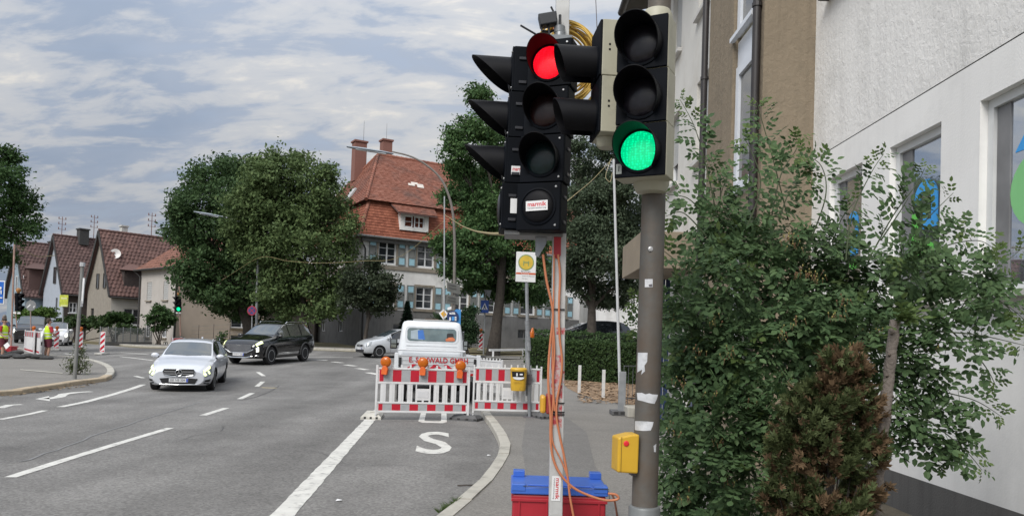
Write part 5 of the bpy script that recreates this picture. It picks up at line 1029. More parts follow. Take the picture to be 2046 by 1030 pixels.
    m = MB(); m.cyl(aty(1040, 51, Y - .02), aty(1076, 72, Y - .02), .006, .006, 6); m.cyl(aty(1101, 14, Y), aty(1106, 24, Y), .006, .006, 6); m.build('aerial', dk, t)
    # push button on the pole side
    yb = M('button_yellow', (.62, .33, .03), rough=.4, var=.1); p = aty(1086, 806, Y - .0); m = MB(); m.bb(p + Vector((-.022, -.06, -.052)), p + Vector((.012, .06, .052))); pb_ = m.build('push_button', yb, t, bevel=.015); m = MB(); m.bb(p + Vector((.013, -.055, -.055)), p + Vector((.05, .055, .06))); m.build('button_back', M('button_red', (.25, .03, .03), rough=.5), pb_, bevel=.01)
    m = MB(); m.beam(aty(1098, 712, Y - .05), aty(1096, 775, Y - .05), .012, .01); m.build('label_strip', STK, t)
    # label strip running down the pole
    T = Matrix.Translation(q(aty(1112, 972, Y).z) + Vector((0, -.0405, 0))) @ Matrix.Rotation(rad(.6), 4, 'Y')
    sticker(t, T, .052, .142, 'marmik', 'Verkehrssicherung', rot=rad(90))
    # cable ties and the orange cables
    tie = M('cable_tie', (.012, .012, .012), rough=.5); m = MB()
    for y in (618, 803, 821, 826):
        c = aty(1112, y, Y); m.bb(c + Vector((-.046, -.047, -.0035)), c + Vector((.044, .044, .0035)))
    m.build('cable_tie', tie, t)
    OR = M('orange_cable', (.50, .18, .085), rough=.5, var=.08); Yc = Y - .055
    runs = [([(1085, 508), (1092, 560), (1101, 600), (1105, 632), (1100, 680), (1096, 730), (1096, 775), (1100, 830), (1100, 870), (1103, 905), (1112, 933), (1128, 957), (1150, 976), (1180, 990), (1208, 998), (1228, 998), (1236, 994), (1230, 987), (1215, 985)], .0072), ([(1115, 508), (1119, 550), (1117, 610), (1118, 670), (1123, 720), (1120, 760), (1113, 800), (1112, 832), (1118, 868), (1126, 905), (1134, 950), (1138, 985), (1143, 1015), (1150, 1050)], .0068), ([(1107, 508), (1106, 600), (1104, 700), (1105, 790), (1103, 832), (1104, 880), (1118, 912), (1130, 940), (1140, 975)], .0045), ([(1104, 632), (1108, 700), (1105, 760), (1108, 820)], .006)]
    for pts, r in runs: m = MB(); m.tube(smooth_path(P3(pts, Yc), 6), r, 8); m.build('orange_cable', OR, t, smooth=70)
    m = MB(); m.tube(smooth_path([aty(1222, 984, Y + .1), aty(1228, 1000, Y + .1), aty(1233, 1030, Y + .12), aty(1234, 1060, Y + .15)], 6), .006, 7); m.build('box_lead', M('brown_cable', (.16, .06, .035), rough=.5), t, smooth=70)
    m = MB(); m.tube([aty(1114, 0, Y + .05), aty(1112, 40, Y + .05), aty(1106, 60, Y + .05)], .005, 6); m.build('orange_lead', OR, t)
    return t
mobile_signal()
def cable_coil():
    Y = 4.52; c = aty(1132, 118, Y); t = thing('cable_coil', 'thick coil of yellow cable hung behind the red signal head', 'cable', c); m = MB(); rr = random.Random(4)
    for k in range(17):
        r = .145 + .105 * (k / 16) + rr.uniform(-.01, .01); o = c + Vector((rr.uniform(-.012, .012) , rr.uniform(-.05, .05), -.10 * (k / 16) * .25 + rr.uniform(-.01, .01))); ph = rr.uniform(0, 6)
        m.tube([o + Vector((math.cos(a) * r * .86 + .008 * math.sin(2 * a + ph), .02 * math.sin(a * 2 + ph), math.sin(a) * r * 1.05 - (.03 if math.sin(a) < 0 else 0))) for a in [2 * PI * j / 40 for j in range(41)]], .0062, 6, False)
    m.build('coil', M('yellow_cable', (.56, .36, .06), rough=.5, var=.12, island=.25), t, smooth=70)
    m = MB(); m.tube([c + Vector((-.03, 0, .24)), c + Vector((-.01, -.07, .16)), c + Vector((0, 0, .1))], .006, 6); m.build('tie', M('coil_tie', (.02, .02, .02), rough=.5), t)
cable_coil()
def permanent_signal():
    Y = 3.72; pt = aty(1316, 60, Y); pb = aty(1288, 1000, Y); d = (pt - pb) / (pt.z - pb.z); q = lambda z: pb + d * (z - pb.z); foot = q(.105)
    t = thing('permanent_traffic_signal', 'permanent traffic signal on a weathered round steel pole showing green', 'traffic light', foot)
    RUST = M('weathered_pole', (.098, .094, .086), rough=.6, metal=.2, var=.2, scale=5, dirt=((.108, .078, .055), .46, .66), dscale=2.6, bump=.15, bscale=40)
    r = .0615; m = MB(); m.lathe([(.066, 0), (.066, .7), (r + .002, .72), (r, 1.2), (.0585, 2.35), (.056, 3.6)], foot, d, 24); m.build('pole', RUST, t, smooth=40)
    m = MB(); zc = aty(1288, 1010, Y).z; m.lathe([(.078, -.55), (.078, -.01), (.074, .0), (.066, .004)], q(zc), d, 24); m.build('pole_sleeve', M('sleeve', (.21, .22, .22), rough=.5, metal=.4, var=.15), t, smooth=40)
    # head C towards the viewer
    w, h, dp = .252, .258, .13; p0 = aty(1293, 45, Y - .13); p3 = aty(1287, 360, Y - .13)
    for i in range(3):
        a = p0.lerp(p3, (i + .5) / 3); hh = (p0.z - p3.z) / 3; T = RT((a.x, Y - .13, a.z), -27)
        ch = signal_chamber(t, T, w, hh, dp, BEIGE, BLK, (DLENS, DLENS, GREEN_LIT)[i], .092, .15, CUT2, screws=False, flare=1.0, zc=-.004, a0=-50)
        if i == 2:
            k = MB(T); k.bb((-w / 2 + .012, -dp / 2 - .015, -hh / 2 + .02), (-w / 2 + .04, -dp / 2 - .0125, -hh / 2 + .068)); k.build('number_plate', M('plate_grey', (.25, .27, .25), rough=.5), ch)
            vs, fs = text_mesh('1', .04); k = MB(T); k.add([(-w / 2 + .026 + float(v[0]), -dp / 2 - .0155, -hh / 2 + .044 + float(v[1])) for v in vs], fs); k.build('numeral', BLK, ch)
    m = MB(); c = q(p0.z); m.lathe([(.075, -.02), (.075, .035), (.062, .06)], aty(1313, 47, Y - .06), d, 20); m.build('top_cap', BEIGE, t, smooth=40)
    c = aty(1301, 362, Y - .05); m = MB(); m.lathe([(.09, .02), (.088, -.02), (.072, -.055), (.058, -.06)], c, d, 22); m.build('bottom_clamp', BEIGE, t, smooth=40)
    # head D towards the left, pale housing with two long visors
    Yd = Y + .13; a0, a1 = aty(1219, 58, Yd), aty(1215, 277, Yd); hh = (a0.z - a1.z) / 2
    for i in range(2):
        a = a0.lerp(a1, (i + .5) / 2); T = RT((a.x, Yd, a.z), -85)
        ch = signal_chamber(t, T, .24, hh, .125, BEIGE, BLK, DLENS, .079, .215, lambda s: .72 + .28 * (s + 1) / 2, screws=False, flare=1.0, zc=(-.052, -.042)[i])
        k = MB(T); [k.bb((.1195, -.03 + .0 * s, -.004 + s * .013), (.1215, -.02, .006 + s * .013)) for s in (-1, 1)]; k.build('vent_holes', M('hole_black', (.005, .005, .005), rough=1), ch)
    m = MB(); b = aty(1214, 277, Yd); m.lathe([(.06, .0), (.058, -.035), (.045, -.05)], b, (0, 0, -1) if False else (0, 0, 1), 18); m.build('lower_clamp', BEIGE, t, smooth=40)
    m = MB(); b = aty(1219, 60, Yd); m.lathe([(.05, -.01), (.05, .02), (.03, .03)], b + Vector((.015, 0, 0)), (0, 0, 1), 18); m.build('upper_clamp', BEIGE, t, smooth=40)
    m = MB()
    for y in (64, 285): m.beam(aty(1222, y, Yd), aty(1308, y - 14, Y + .01), .035, .03)
    m.build('cross_arm', M('arm_dark', (.05, .05, .05), rough=.5), t)
    m = MB(); m.cyl(aty(1193, 62, Yd), aty(1189, -30, Yd), .0025, .002, 5); m.build('aerial_wire', DKTXT, t)
    # push button box
    bx = M('box_yellow', (.56, .33, .025), rough=.42, var=.07, scale=6); p = aty(1249, 903, Y - .02); T = RT(p, 8); m = MB(T)
    m.prism([(-.054, -.06, -.088), (.05, -.06, -.094), (.052, -.06, .096), (.012, -.06, .094), (-.054, -.06, .078)], (0, .115, 0)); b = m.build('push_button_box', bx, t, bevel=.008)
    m = MB(T); m.lathe([(.0135, 0), (.0135, .003), (.008, .005)], (-.014, -.0605, .052), (0, -1, 0), 16); m.build('red_dot', M('dot_red', (.65, .02, .03), rough=.4), b)
    m = MB(T); m.bb((-.0385, -.0615, -.086), (-.0355, -.059, .083)); m.build('box_seam', M('seam', (.2, .12, .01), rough=.6), b)
    m = MB(T); m.bb((.03, -.02, -.11), (.06, .03, -.095)); m.build('box_bracket', DKTXT, b)
    # torn stickers and paper wrapped round the pole
    def wrap(pxs, mat, name='sticker', rr_=.0008):
        m = MB(); pts = []
        for (x, y) in pxs:
            z = aty(x, y, Y - .06).z; c = q(z); rr2 = r + rr_; dx = (aty(x, y, Y - .06).x - c.x) ; ang_ = math.asin(max(-.98, min(.98, dx / rr2))); pts.append((ang_, z))
        us = [p[0] for p in pts]; n = max(2, int((max(us) - min(us)) / .12) + 1); bm = bmesh.new(); f = bm.faces.new([bm.verts.new((u, z, 0)) for u, z in pts])
        for k in range(1, n):
            u = min(us) + (max(us) - min(us)) * k / n; bmesh.ops.bisect_plane(bm, geom=bm.verts[:] + bm.edges[:] + bm.faces[:], plane_co=(u, 0, 0), plane_no=(1, 0, 0))
        bm.verts.index_update(); vv = []
        for v in bm.verts: c = q(v.co.y); R_ = (.0615 - (v.co.y - .82) * .0022) + rr_ + .0012; vv.append(c + Vector((math.sin(v.co.x) * R_, -math.cos(v.co.x) * R_, 0)))
        fs = [tuple(v.index for v in f.verts) for f in bm.faces]; bm.free(); m.add(vv, fs); return m.build(name, mat, t)
    PAP = M('torn_paper', (.55, .56, .58), rough=.85, var=.12, scale=20, dirt=((.36, .37, .38), .5, .7), dscale=14)
    s = wrap([(1289, 557), (1304, 557), (1304, 573), (1289, 573)], PAP); wrap([(1296, 568), (1303, 567), (1303, 572), (1297, 572)], DKTXT, 'print', .0016)
    wrap([(1277, 704), (1294, 704), (1293, 722), (1288, 730), (1289, 741), (1282, 748), (1284, 738), (1276, 744)], PAP, 'torn_paper')
    wrap([(1275, 785), (1283, 784), (1290, 787), (1297, 785), (1303, 787), (1316, 788), (1313, 797), (1308, 806), (1296, 804), (1286, 801), (1276, 799)], PAP, 'torn_paper')
    wrap([(1266, 842), (1280, 841), (1293, 841), (1306, 842), (1304, 850), (1300, 859), (1286, 860), (1268, 860)], PAP, 'torn_paper')
    wrap([(1306, 890), (1312, 886), (1311, 903), (1307, 902)], PAP, 'torn_paper'); wrap([(1271, 662), (1275, 662), (1275, 675), (1271, 675)], PAP, 'torn_paper'); wrap([(1268, 752), (1272, 750), (1272, 765), (1269, 764)], PAP, 'torn_paper')
    m = MB(); c = aty(1300, 497, Y - r); m.lathe([(.013, 0), (.012, .004), (.006, .006)], c + Vector((0, .004, 0)), (0, -1, 0), 14); m.build('bolt', M('bolt_grey', (.4, .4, .4), rough=.4, metal=.5), t)
permanent_signal()
def battery_box():
    Yf = 4.62; a = aty(1022, 985, Yf); b = aty(1214, 985, Yf); z1 = a.z; x0, x1 = a.x, b.x; t = thing('battery_box', 'red plastic box with a blue lid at the foot of the mobile signal', 'box', ((x0 + x1) / 2, Yf + .2, .107))
    RD = M('box_red', (.36, .018, .03), rough=.42, var=.08, scale=4); BL = M('lid_blue', (.05, .14, .52), rough=.28, var=.07, scale=4)
    m = MB(); m.bb((x0 + .008, Yf, .107), (x1 - .008, Yf + .4, z1 - .002)); bd = m.build('body', RD, t, bevel=.012)
    m = MB()
    for x in (x0 + .05, x0 + .22, x1 - .22, x1 - .05): m.bb((x - .006, Yf - .008, .12), (x + .006, Yf + .002, z1 - .03))
    m.bb((x0 + .0, Yf - .01, z1 - .045), (x1 - .0, Yf + .41, z1 - .025)); m.build('ribs', RD, bd, bevel=.003)
    m = MB(); m.bb((x0 - .004, Yf - .012, z1 + .0), (x1 + .004, Yf + .41, z1 + .045)); ld = m.build('lid', BL, t, bevel=.008)
    for xa, xb in ((x0 + .0, x0 + .085), (x1 - .085, x1 - .0)):
        for lo_, hi_ in (((xa, Yf - .016, z1 + .02), (xb, Yf + .07, z1 + .062)), ((xa + .01, Yf + .33, z1 + .045), (xb, Yf + .408, z1 + .085))): m = MB(); m.bb(lo_, hi_); m.build('corner_lug', BL, ld, bevel=.004)
    m = MB(); m.bb((x0 + .1, Yf + .03, z1 + .046), (x1 - .1, Yf + .036, z1 + .054)); m.build('lid_rim', BL, ld, bevel=.004)
    m = MB(); m.tube([(x0 + .07, Yf - .018, z1 + .052), (x0 + .3, Yf - .02, z1 + .047), (x1 + .004, Yf - .018, z1 + .05), (x1 + .012, Yf - .01, z1 - .02)], .0025, 5); m.build('wire_strap', M('strap_wire', (.05, .06, .09), rough=.4), ld)
battery_box()
# ================================================================== BARRIERS, BEACONS, SIGNS, MASTS
PLW = M('barrier_white', (.66, .66, .66), rough=.5, var=.05, scale=4, dirt=((.5, .49, .47), .55, .78), dscale=3); REFR = M('reflective_red', (.46, .012, .03), rough=.4, var=.06, scale=12); REFG = M('reflective_grey', (.36, .37, .38), rough=.4, var=.06, scale=12)
RUBB = M('recycled_rubber', (.10, .10, .102), rough=.85, var=.2, scale=8); ORL = M('lamp_orange', (.62, .15, .005), rough=.22, var=.15, scale=25, coat=.4, transl=.25); ORB = M('lamp_base_orange', (.70, .13, .02), rough=.5)
def make_barrier(label, group, W_=2.0):
    """barrier fence standing along local x, centre at the origin"""
    t = thing('barrier_fence', label, 'barrier', (0, 0, 0), 0, group); h = W_ / 2
    f = MB()
    for s in (-1, 1): f.bb((s * (h - .02) - .022, -.022, .10), (s * (h - .02) + .022, .022, 1.08)); f.cyl((s * (h - .02), 0, .02), (s * (h - .02), 0, .12), .016, .016, 8)
    for z in (.165, .345, .735, 1.02): f.bb((-h + .045, -.02, z - .017), (h - .045, .02, z + .017))
    f.build('frame', PLW, t, bevel=.005)
    n = 10; pitch = (W_ - .12) / n
    for k in range(n):
        x = -h + .06 + (k + .5) * pitch; m = MB(); m.bb((x - .018, -.012, 1.037), (x + .018, .012, 1.10)); m.build('nub', PLW, t)
        if k in (4, 5): continue
        m = MB(); m.bb((x - .052, -.013, .362), (x + .052, .006, .718)); m.bb((x - .012, -.018, .362), (x + .012, -.0135, .718)); m.build('slat', PLW, t)
    m = MB(); m.bb((-.15, -.014, .40), (.15, .006, .63)); m.bb((-.15, -.014, .362), (-.115, .006, .3995)); m.bb((.115, -.014, .362), (.15, .006, .3995)); m.bb((-.02, -.014, .362), (.02, .006, .3995)); m.bb((-.15, -.014, .6305), (-.125, .006, .718)); m.bb((.125, -.014, .6305), (.15, .006, .718))
    lp = m.build('label_plate', PLW, t); m = MB(); m.bb((-.11, -.0175, .45), (.11, -.0145, .58)); m.build('plate_relief', M('plate_relief', (.6, .6, .61), rough=.5), lp)
    L_ = W_ - .13; x = -h + .065; seq = [('r', .09)] + [('g', .185), ('r', .185)] * 4 + [('g', .185), ('r', .09)]; tot = sum(s[1] for s in seq)
    for z0, z1 in ((.755, 1.0), (.185, .326)):
        b = MB(); b.bb((-h + .046, -.006, z0), (h - .046, .006, z1)); pl = b.build('plank', PLW, t); x = -h + .065
        for c, wd in seq:
            w = wd / tot * L_; m = MB(); m.bb((x + .002, -.0085, z0 + .008), (x + w - .002, -.0062, z1 - .008)); m.build('red_field' if c == 'r' else 'grey_field', REFR if c == 'r' else REFG, pl); x += w
    return t
def make_foot(label, mat, group=None, W_=.40, L_=.8):
    t = thing('rubber_ballast', label, 'ballast block', (0, 0, 0), 0, group); m = MB(); hx, hy = W_ / 2, L_ / 2
    m.add([(-hx, -hy, 0), (hx, -hy, 0), (hx, hy, 0), (-hx, hy, 0), (-hx, -hy, .05), (hx, -hy, .05), (hx, hy, .05), (-hx, hy, .05), (-hx + .06, -hy + .06, .115), (hx - .06, -hy + .06, .115), (hx - .06, hy - .06, .115), (-hx + .06, hy - .06, .115)], [(3, 2, 1, 0), (0, 1, 5, 4), (1, 2, 6, 5), (2, 3, 7, 6), (3, 0, 4, 7), (4, 5, 9, 8), (5, 6, 10, 9), (6, 7, 11, 10), (7, 4, 8, 11), (8, 9, 10, 11)])
    b = m.build('block', mat, t); m = MB()
    SD_ = M('slot_dark', (.03, .03, .03), rough=.9)
    for x in (-.115, 0, .115): m = MB(); m.bb((x - .022, -hy - .002, .018), (x + .022, -hy + .08, .06)); m.build('slot', SD_, t)
    for y in (-.25, -.08, .1, .27): m = MB(); m.bb((-hx - .002, y - .03, .02), (hx + .002, y + .03, .055)); m.build('slot', SD_, t)
    m = MB(); m.bb((-.05, -.05, .1152), (.05, .05, .135)); m.build('socket', mat, t, bevel=.005); return t
def make_lamp(label, group):
    """warning lamp: round lens facing local -y on a battery base"""
    t = thing('warning_lamp', label, 'warning lamp', (0, 0, 0), 0, group); m = MB(); m.lathe([(.02, .045), (.075, .04), (.098, .02), (.104, 0), (.098, -.02), (.075, -.04), (.02, -.045)], (0, 0, .25), (0, -1, 0), 24); l = m.build('lens', ORL, t, smooth=60)
    m = MB(); m.lathe([(.108, .006), (.108, -.006), (.10, -.006), (.10, .006)], (0, 0, .25), (0, -1, 0), 24); m.build('rim', ORB, l, smooth=40)
    m = MB(); m.prism([(-.055, -.045, 0), (.055, -.045, 0), (.06, -.045, .12), (.03, -.045, .17), (-.03, -.045, .17), (-.06, -.045, .12)], (0, .09, 0)); m.build('battery_case', ORB, t, bevel=.008); return t
def place(t, loc, rz=0.): t.location = loc; t.rotation_euler = (0, 0, rz); return t
FG = 'red and white barrier fences closing the bus bay'
pL0, pL1 = at(748, 838), at(936, 840); pR0, pR1 = at(943, 840), at(1080, 837, .06)
def mid(a, b): c = (a + b) / 2; c.z = gz(c.x, c.y); return c
def ang2(a, b): return math.atan2(b.y - a.y, b.x - a.x)
bar = make_barrier('red and white barrier fence across the bus lane carrying three orange lamps', FG, (pL1 - pL0).length)
K = kidmap()
place(bar, mid(pL0, pL1), ang2(pL0, pL1))
def setz(o, dz): o.location.z += dz; return o
cR = mid(pR0, pR1); bR = copy_tree(bar, (cR.x, cR.y, .06), ang2(pR0, pR1), 'red and white barrier fence half behind the yellow waste bin, reaching onto the pavement', FG, K)
bR.scale = ((pR1 - pR0).length / (pL1 - pL0).length, 1, 1)
copy_tree(bar, (-.72, 21.35, .06), rad(122), 'white barrier fence seen from behind beside the flatbed truck', FG, K)
FO = 'barrier feet'
ftw = make_foot('dirty white rubber foot under the left end of the left barrier fence', M('dirty_white', (.50, .48, .43), rough=.85, var=.15, scale=6), FO); ftw.location = at(744, 834); ftw.rotation_euler = (0, 0, .1)
ftb = make_foot('dark grey rubber foot where the two barrier fences meet', RUBB, FO, .36, .58); ftb.location = at(932, 839); ftb.rotation_euler = (0, 0, 1.25)
K = kidmap(); p = at(1079, 834, .105); copy_tree(ftb, (p.x + .04, p.y, .106), .5, 'dark grey rubber foot under the right end of the barrier fence behind the pole', FO, K)
copy_tree(ftb, (-1.2, 22.1, .02), .5, 'dark rubber foot of the barrier fence beside the truck', FO, K)
LG = 'orange warning lamps on the barrier fence'
lm0 = make_lamp('orange warning lamp on the barrier, leftmost of the three before the truck', LG); K = kidmap(); bx_ = lambda px_: pL0.lerp(pL1, (px_ - 748) / 188)
for i, (px_, py, tl) in enumerate(((770, 722, .06), (846, 724, -.02), (919, 730, .05))):
    b = bx_(px_); o = lm0 if i == 0 else copy_tree(lm0, (0, 0, 0), 0, ('', 'orange warning lamp in the middle of the barrier, before the truck lettering', 'orange warning lamp near the right end of the left barrier fence')[i], LG, K)
    p = aty(px_, py, b.y - .0); o.location = (p.x, b.y - .07, p.z - .25); o.rotation_euler = (0, tl + .03, -.1 + i * .12)
# guide beacons
def make_beacon(label, group, lamp=True, cat='beacon'):
    t = thing('guide_beacon', label, cat, (0, 0, 0), 0, group); m = MB(); m.bb((-.125, -.018, .12), (.125, .018, 1.12)); m.bb((-.04, -.015, .02), (.04, .015, .12)); bd = m.build('panel', PLW, t, bevel=.012)
    for side in (-1, 1):
        m = MB(); s = MB(); y = side * .0195
        for k in range(-1, 5):
            z0 = .17 + k * .30; pts = [(-.11, z0), (.11, z0 + .20), (.11, z0 + .35), (-.11, z0 + .15)]; cl = []
            for i in range(4):                      # clip to the panel
                a, b = pts[i], pts[(i + 1) % 4]
                cl.append(a)
            cl = [(x, max(.145, min(1.095, z))) for x, z in cl]
            if max(z for _, z in cl) - min(z for _, z in cl) > .02: m.poly([(x, y, z) for x, z in cl])
        m.build('red_stripes', REFR, bd)
    m = MB(); m.bb((-.2, -.32, 0), (.2, .32, .09)); m.build('foot_plate', M('foot_white', (.45, .44, .41), rough=.85, var=.15), t, bevel=.02)
    if lamp:
        m = MB(); m.bb((-.05, -.04, 1.121), (.05, .04, 1.2)); m.build('lamp_base', ORB, t, bevel=.01); m = MB(); m.lathe([(.02, .04), (.08, .035), (.1, 0), (.08, -.035), (.02, -.04)], (0, 0, 1.29), (0, -1, 0), 16); m.build('lamp_lens', ORL, t, smooth=60)
    else: m = MB(); m.cyl((0, 0, 1.12), (0, 0, 1.16), .02, .015, 8); m.build('top_pin', ORB, t)
    return t
BG = 'red and white guide beacons'
bc = make_beacon('red and white guide beacon with orange lamp, right of the leaning post', BG); K = kidmap(); place(bc, at(160, 702), .1)
bn = make_beacon('red and white guide beacon without a lamp in the road on the left', BG, False); place(bn, at(204, 708), -.1)
for (x, y, rz, lab) in ((112, 700, .4, 'red and white guide beacon with orange lamp beside the black van'), (960, 700, .1, 'red and white guide beacon with orange lamp under the blue pedestrian crossing sign'), (1035, 692, -.1, 'red and white guide beacon with orange lamp behind the bus stop pole'), (236 - 171, 704, .3, 'red and white guide beacon with orange lamp behind the white barrier panels')):
    p = at(x, y, .0 if x < 900 else .06); copy_tree(bc, (p.x, p.y, gz(p.x, p.y) + (.06 if x > 900 else .005)), rz, lab, BG, K)
o = thing('warning_lamp_cone', 'small orange lamp hanging at the bus stop pole', 'warning lamp', aty(1063, 680, 17.2)); o.location = aty(1063, 665, 16.9) ; XF[o] = Matrix.Identity(4)
m = MB(); m.lathe([(.06, -.10), (.065, -.06), (.05, .02), (.025, .10), (.02, .12)], (0, 0, 0), (.1, 0, 1), 12); m.build('lens', ORL, o, smooth=50); m = MB(); m.cyl((-.11, -.05, .05), (0, 0, .05), .012, .012, 6); m.build('hook', DKTXT, o)
# white barrier panels on the island, seen obliquely
def make_panel(label, group):
    t = thing('site_barrier', label, 'barrier', (0, 0, 0), 0, group); m = MB(); m.bb((-.6, -.02, .12), (-.56, .02, 1.08)); m.bb((.56, -.02, .12), (.6, .02, 1.08)); m.bb((-.56, -.018, .15), (.56, .018, .19)); m.bb((-.56, -.018, 1.0), (.56, .018, 1.04)); m.build('frame', PLW, t)
    m = MB(); m.bb((-.56, -.012, .19), (.56, .012, .78)); m.build('board', PLW, t)
    m = MB(); m.bb((-.56, -.012, .78), (.56, .012, 1.0)); b = m.build('plank', REFG, t)
    for k in range(4): m = MB(); m.bb((-.52 + k * .28, -.0145, .8), (-.40 + k * .28, .0145, .98)); m.build('red_field', REFR, b)
    m = MB(); m.bb((-.55, -.0145, .2), (.55, .0145, .27)); m.build('red_edge', REFR, t); return t
PG = 'white barrier panels on the traffic island'
bp = make_panel('white barrier panel on the island, left of the pair by the worker', PG); K = kidmap(); a, b = at(48, 707, .1), at(67, 714, .1); place(bp, mid(a, b) + Vector((0, 0, .105)), ang2(a, b)); bp.scale = ((b - a).length / 1.2, 1, 1.05); a, b = at(67, 711, .1), at(79, 717, .1)
bp2 = copy_tree(bp, mid(a, b) + Vector((0, 0, .105)), ang2(a, b), 'white barrier panel on the island, right beside the worker', PG, K); bp2.scale = ((b - a).length / 1.2, 1, 1.05)
m = MB(); rr = random.Random(3)
c = at(60, 716, .1); t = thing('sandbag_pile', 'dark sandbags lying at the foot of the white barrier panels', 'sandbags', c)
for k in range(7): m = MB(); p = c + Vector((-.9 + k * .3, rr.uniform(-.4, .2), .07 + .05 * (k % 2))); m.ball(p, (.3, .2, .09), 10, 6); m.build('sandbag', M('sandbag', (.045, .045, .045), rough=.9, var=.3, scale=10), t, smooth=60)
# bus stop
def bus_stop():
    p = at(1058, 833, .105); t = thing('bus_stop_sign', 'bus stop sign with a yellow disc on a grey pole', 'bus stop sign', p); top = aty(1051, 560, p.y); GP = M('galvanised_pole', (.26, .275, .29), rough=.5, metal=.3, var=.2, scale=5)
    m = MB(); m.cyl(p, top + Vector((0, 0, .2)), .036, .036, 12); m.build('pole', GP, t, smooth=50); m = MB(); m.cyl(p, p + Vector((0, 0, .02)), .14, .12, 12); m.build('base_plate', DKTXT, t)
    c = aty(1051, 533, p.y - .05); s = p.y / F; w, h = 40 * s, 60 * s; T = Matrix.Translation(c) @ Matrix.Rotation(rad(6), 4, 'Z'); m = MB(T); m.bb((-w / 2, 0, -h / 2), (w / 2, .03, h / 2)); b = m.build('sign_board', STK, t, bevel=.006)
    YE = M('sign_yellow', (.60, .42, .05), rough=.5, var=.1, scale=12); GN = M('sign_green', (.22, .30, .12), rough=.5, var=.15, scale=12)
    m = MB(T); m.lathe([(.163, 0), (.163, .002)], (0, -.001, h * .15), (0, -1, 0), 32); m.build('green_ring', GN, b); m = MB(T); m.lathe([(.14, 0), (.14, .002)], (0, -.0035, h * .15), (0, -1, 0), 32); m.build('yellow_disc', YE, b)
    m = MB(T); z = h * .15
    for x in (-.05, .05): m.bb((x - .009, -.0075, z - .07), (x + .009, -.006, z + .03))
    m.bb((-.05, -.0078, z - .012), (.05, -.0062, z + .012)); m.build('letter_h', GN, b)
    m = MB(T); m.bb((-w / 2 + .004, -.002, -h * .25), (w / 2 - .004, -.0005, -h * .19)); m.build('orange_band', M('band_orange', (.55, .10, .03), rough=.5), b)
    def tx(body, size, x, z, mat, wd): vs, fs = text_mesh(body, size, 0, wd); k = MB(T); k.add([(x + float(v[0]), -.003, z + float(v[1])) for v in vs], fs); k.build('lettering', mat, b)
    tx('Brunnen', .05, 0, -h * .145, DKTXT, .19); tx('Richtung', .03, -.02, -h * .222, STK, .16); tx('Stadtmitte Bahnhof', .028, .05, -h * .305, DKTXT, .26); tx('Fahrplan', .028, -.02, -h * .385, DKTXT, .11)
    m = MB(); m.cyl(aty(1053, 640, p.y - .03), aty(1057, 700, p.y - .03), .045, .045, 8); m.build('timetable_sleeve', M('sleeve_grey', (.2, .21, .22), rough=.5, var=.3, scale=20), t)
    m = MB(); m.cyl(aty(1052, 660, p.y + .1), aty(1053, 790, p.y + .1), .03, .03, 8); m.build('second_tube', GP, t)
    return p
pb = bus_stop()
def bin_():
    Yb = pb.y - .16; c = aty(1036, 757, Yb); s = Yb / F; w, h = 33 * s, 45 * s; t = thing('waste_bin', 'yellow plastic waste bin hanging on the bus stop pole', 'bin', c - Vector((0, 0, h / 2))); YB = M('bin_yellow', (.60, .36, .03), rough=.42, var=.07, scale=4, dirt=((.42, .26, .04), .55, .75), dscale=5)
    ov = lambda k, z: [(c.x + math.copysign(abs(math.cos(a)) ** .7, math.cos(a)) * w / 2 * k, Yb + math.copysign(abs(math.sin(a)) ** .7, math.sin(a)) * .15 * k, c.z + z) for a in [2 * PI * i / 24 for i in range(24)]]
    rings = [(.86, -h / 2), (.92, -h / 2 + .03), (.96, -.02), (1, .10), (1, h / 2 - .06), (1.04, h / 2 - .05), (1.04, h / 2 - .02), (.9, h / 2 + .005)]; m = MB(); vs = [p for k, z in rings for p in ov(k, z)]; fs = []
    for i in range(len(rings) - 1):
        for j in range(24): q = (j + 1) % 24; fs.append((i * 24 + j, i * 24 + q, (i + 1) * 24 + q, (i + 1) * 24 + j))
    fs += [tuple(range(23, -1, -1)), tuple((len(rings) - 1) * 24 + j for j in range(24))]; m.add(vs, fs); b = m.build('body', YB, t, smooth=40)
    m = MB(); x0, x1 = c.x - .13, c.x + .10; m.prism([(x0, Yb - .152, c.z + .05), (x1, Yb - .152, c.z + .05), (x1 + .01, Yb - .155, c.z + .16), (x0 - .01, Yb - .155, c.z + .16)], (0, -.004, 0)); m.build('opening', M('bin_dark', (.01, .01, .01), rough=.9), t)
    m = MB(); m.prism([(c.x - .115 + .10 * 0 + .115 * (1 - math.cos(PI * k / 10)), Yb - .158, c.z + .05 - .055 * math.sin(PI * k / 10)) for k in range(11)], (0, -.003, 0)); m.bb((c.x - .05, Yb - .16, c.z + .07), (c.x - .02, Yb - .157, c.z + .13)); m.bb((c.x + .02, Yb - .16, c.z + .09), (c.x + .08, Yb - .157, c.z + .12)); m.build('white_sticker', STK, t)
    vs, fs = text_mesh('ABFALL', .06, 0, .17); m = MB(); m.add([(c.x - .02 + float(v[0]), Yb - .156, c.z - .06 + float(v[1])) for v in vs], fs); m.build('lettering', M('bin_letter', (.42, .24, .02), rough=.5), t)
    m = MB(); m.bb((c.x + .1, Yb + .1, c.z - .1), (pb.x + .02, Yb + .17, c.z + .1)); m.build('bracket', DKTXT, t)
bin_()
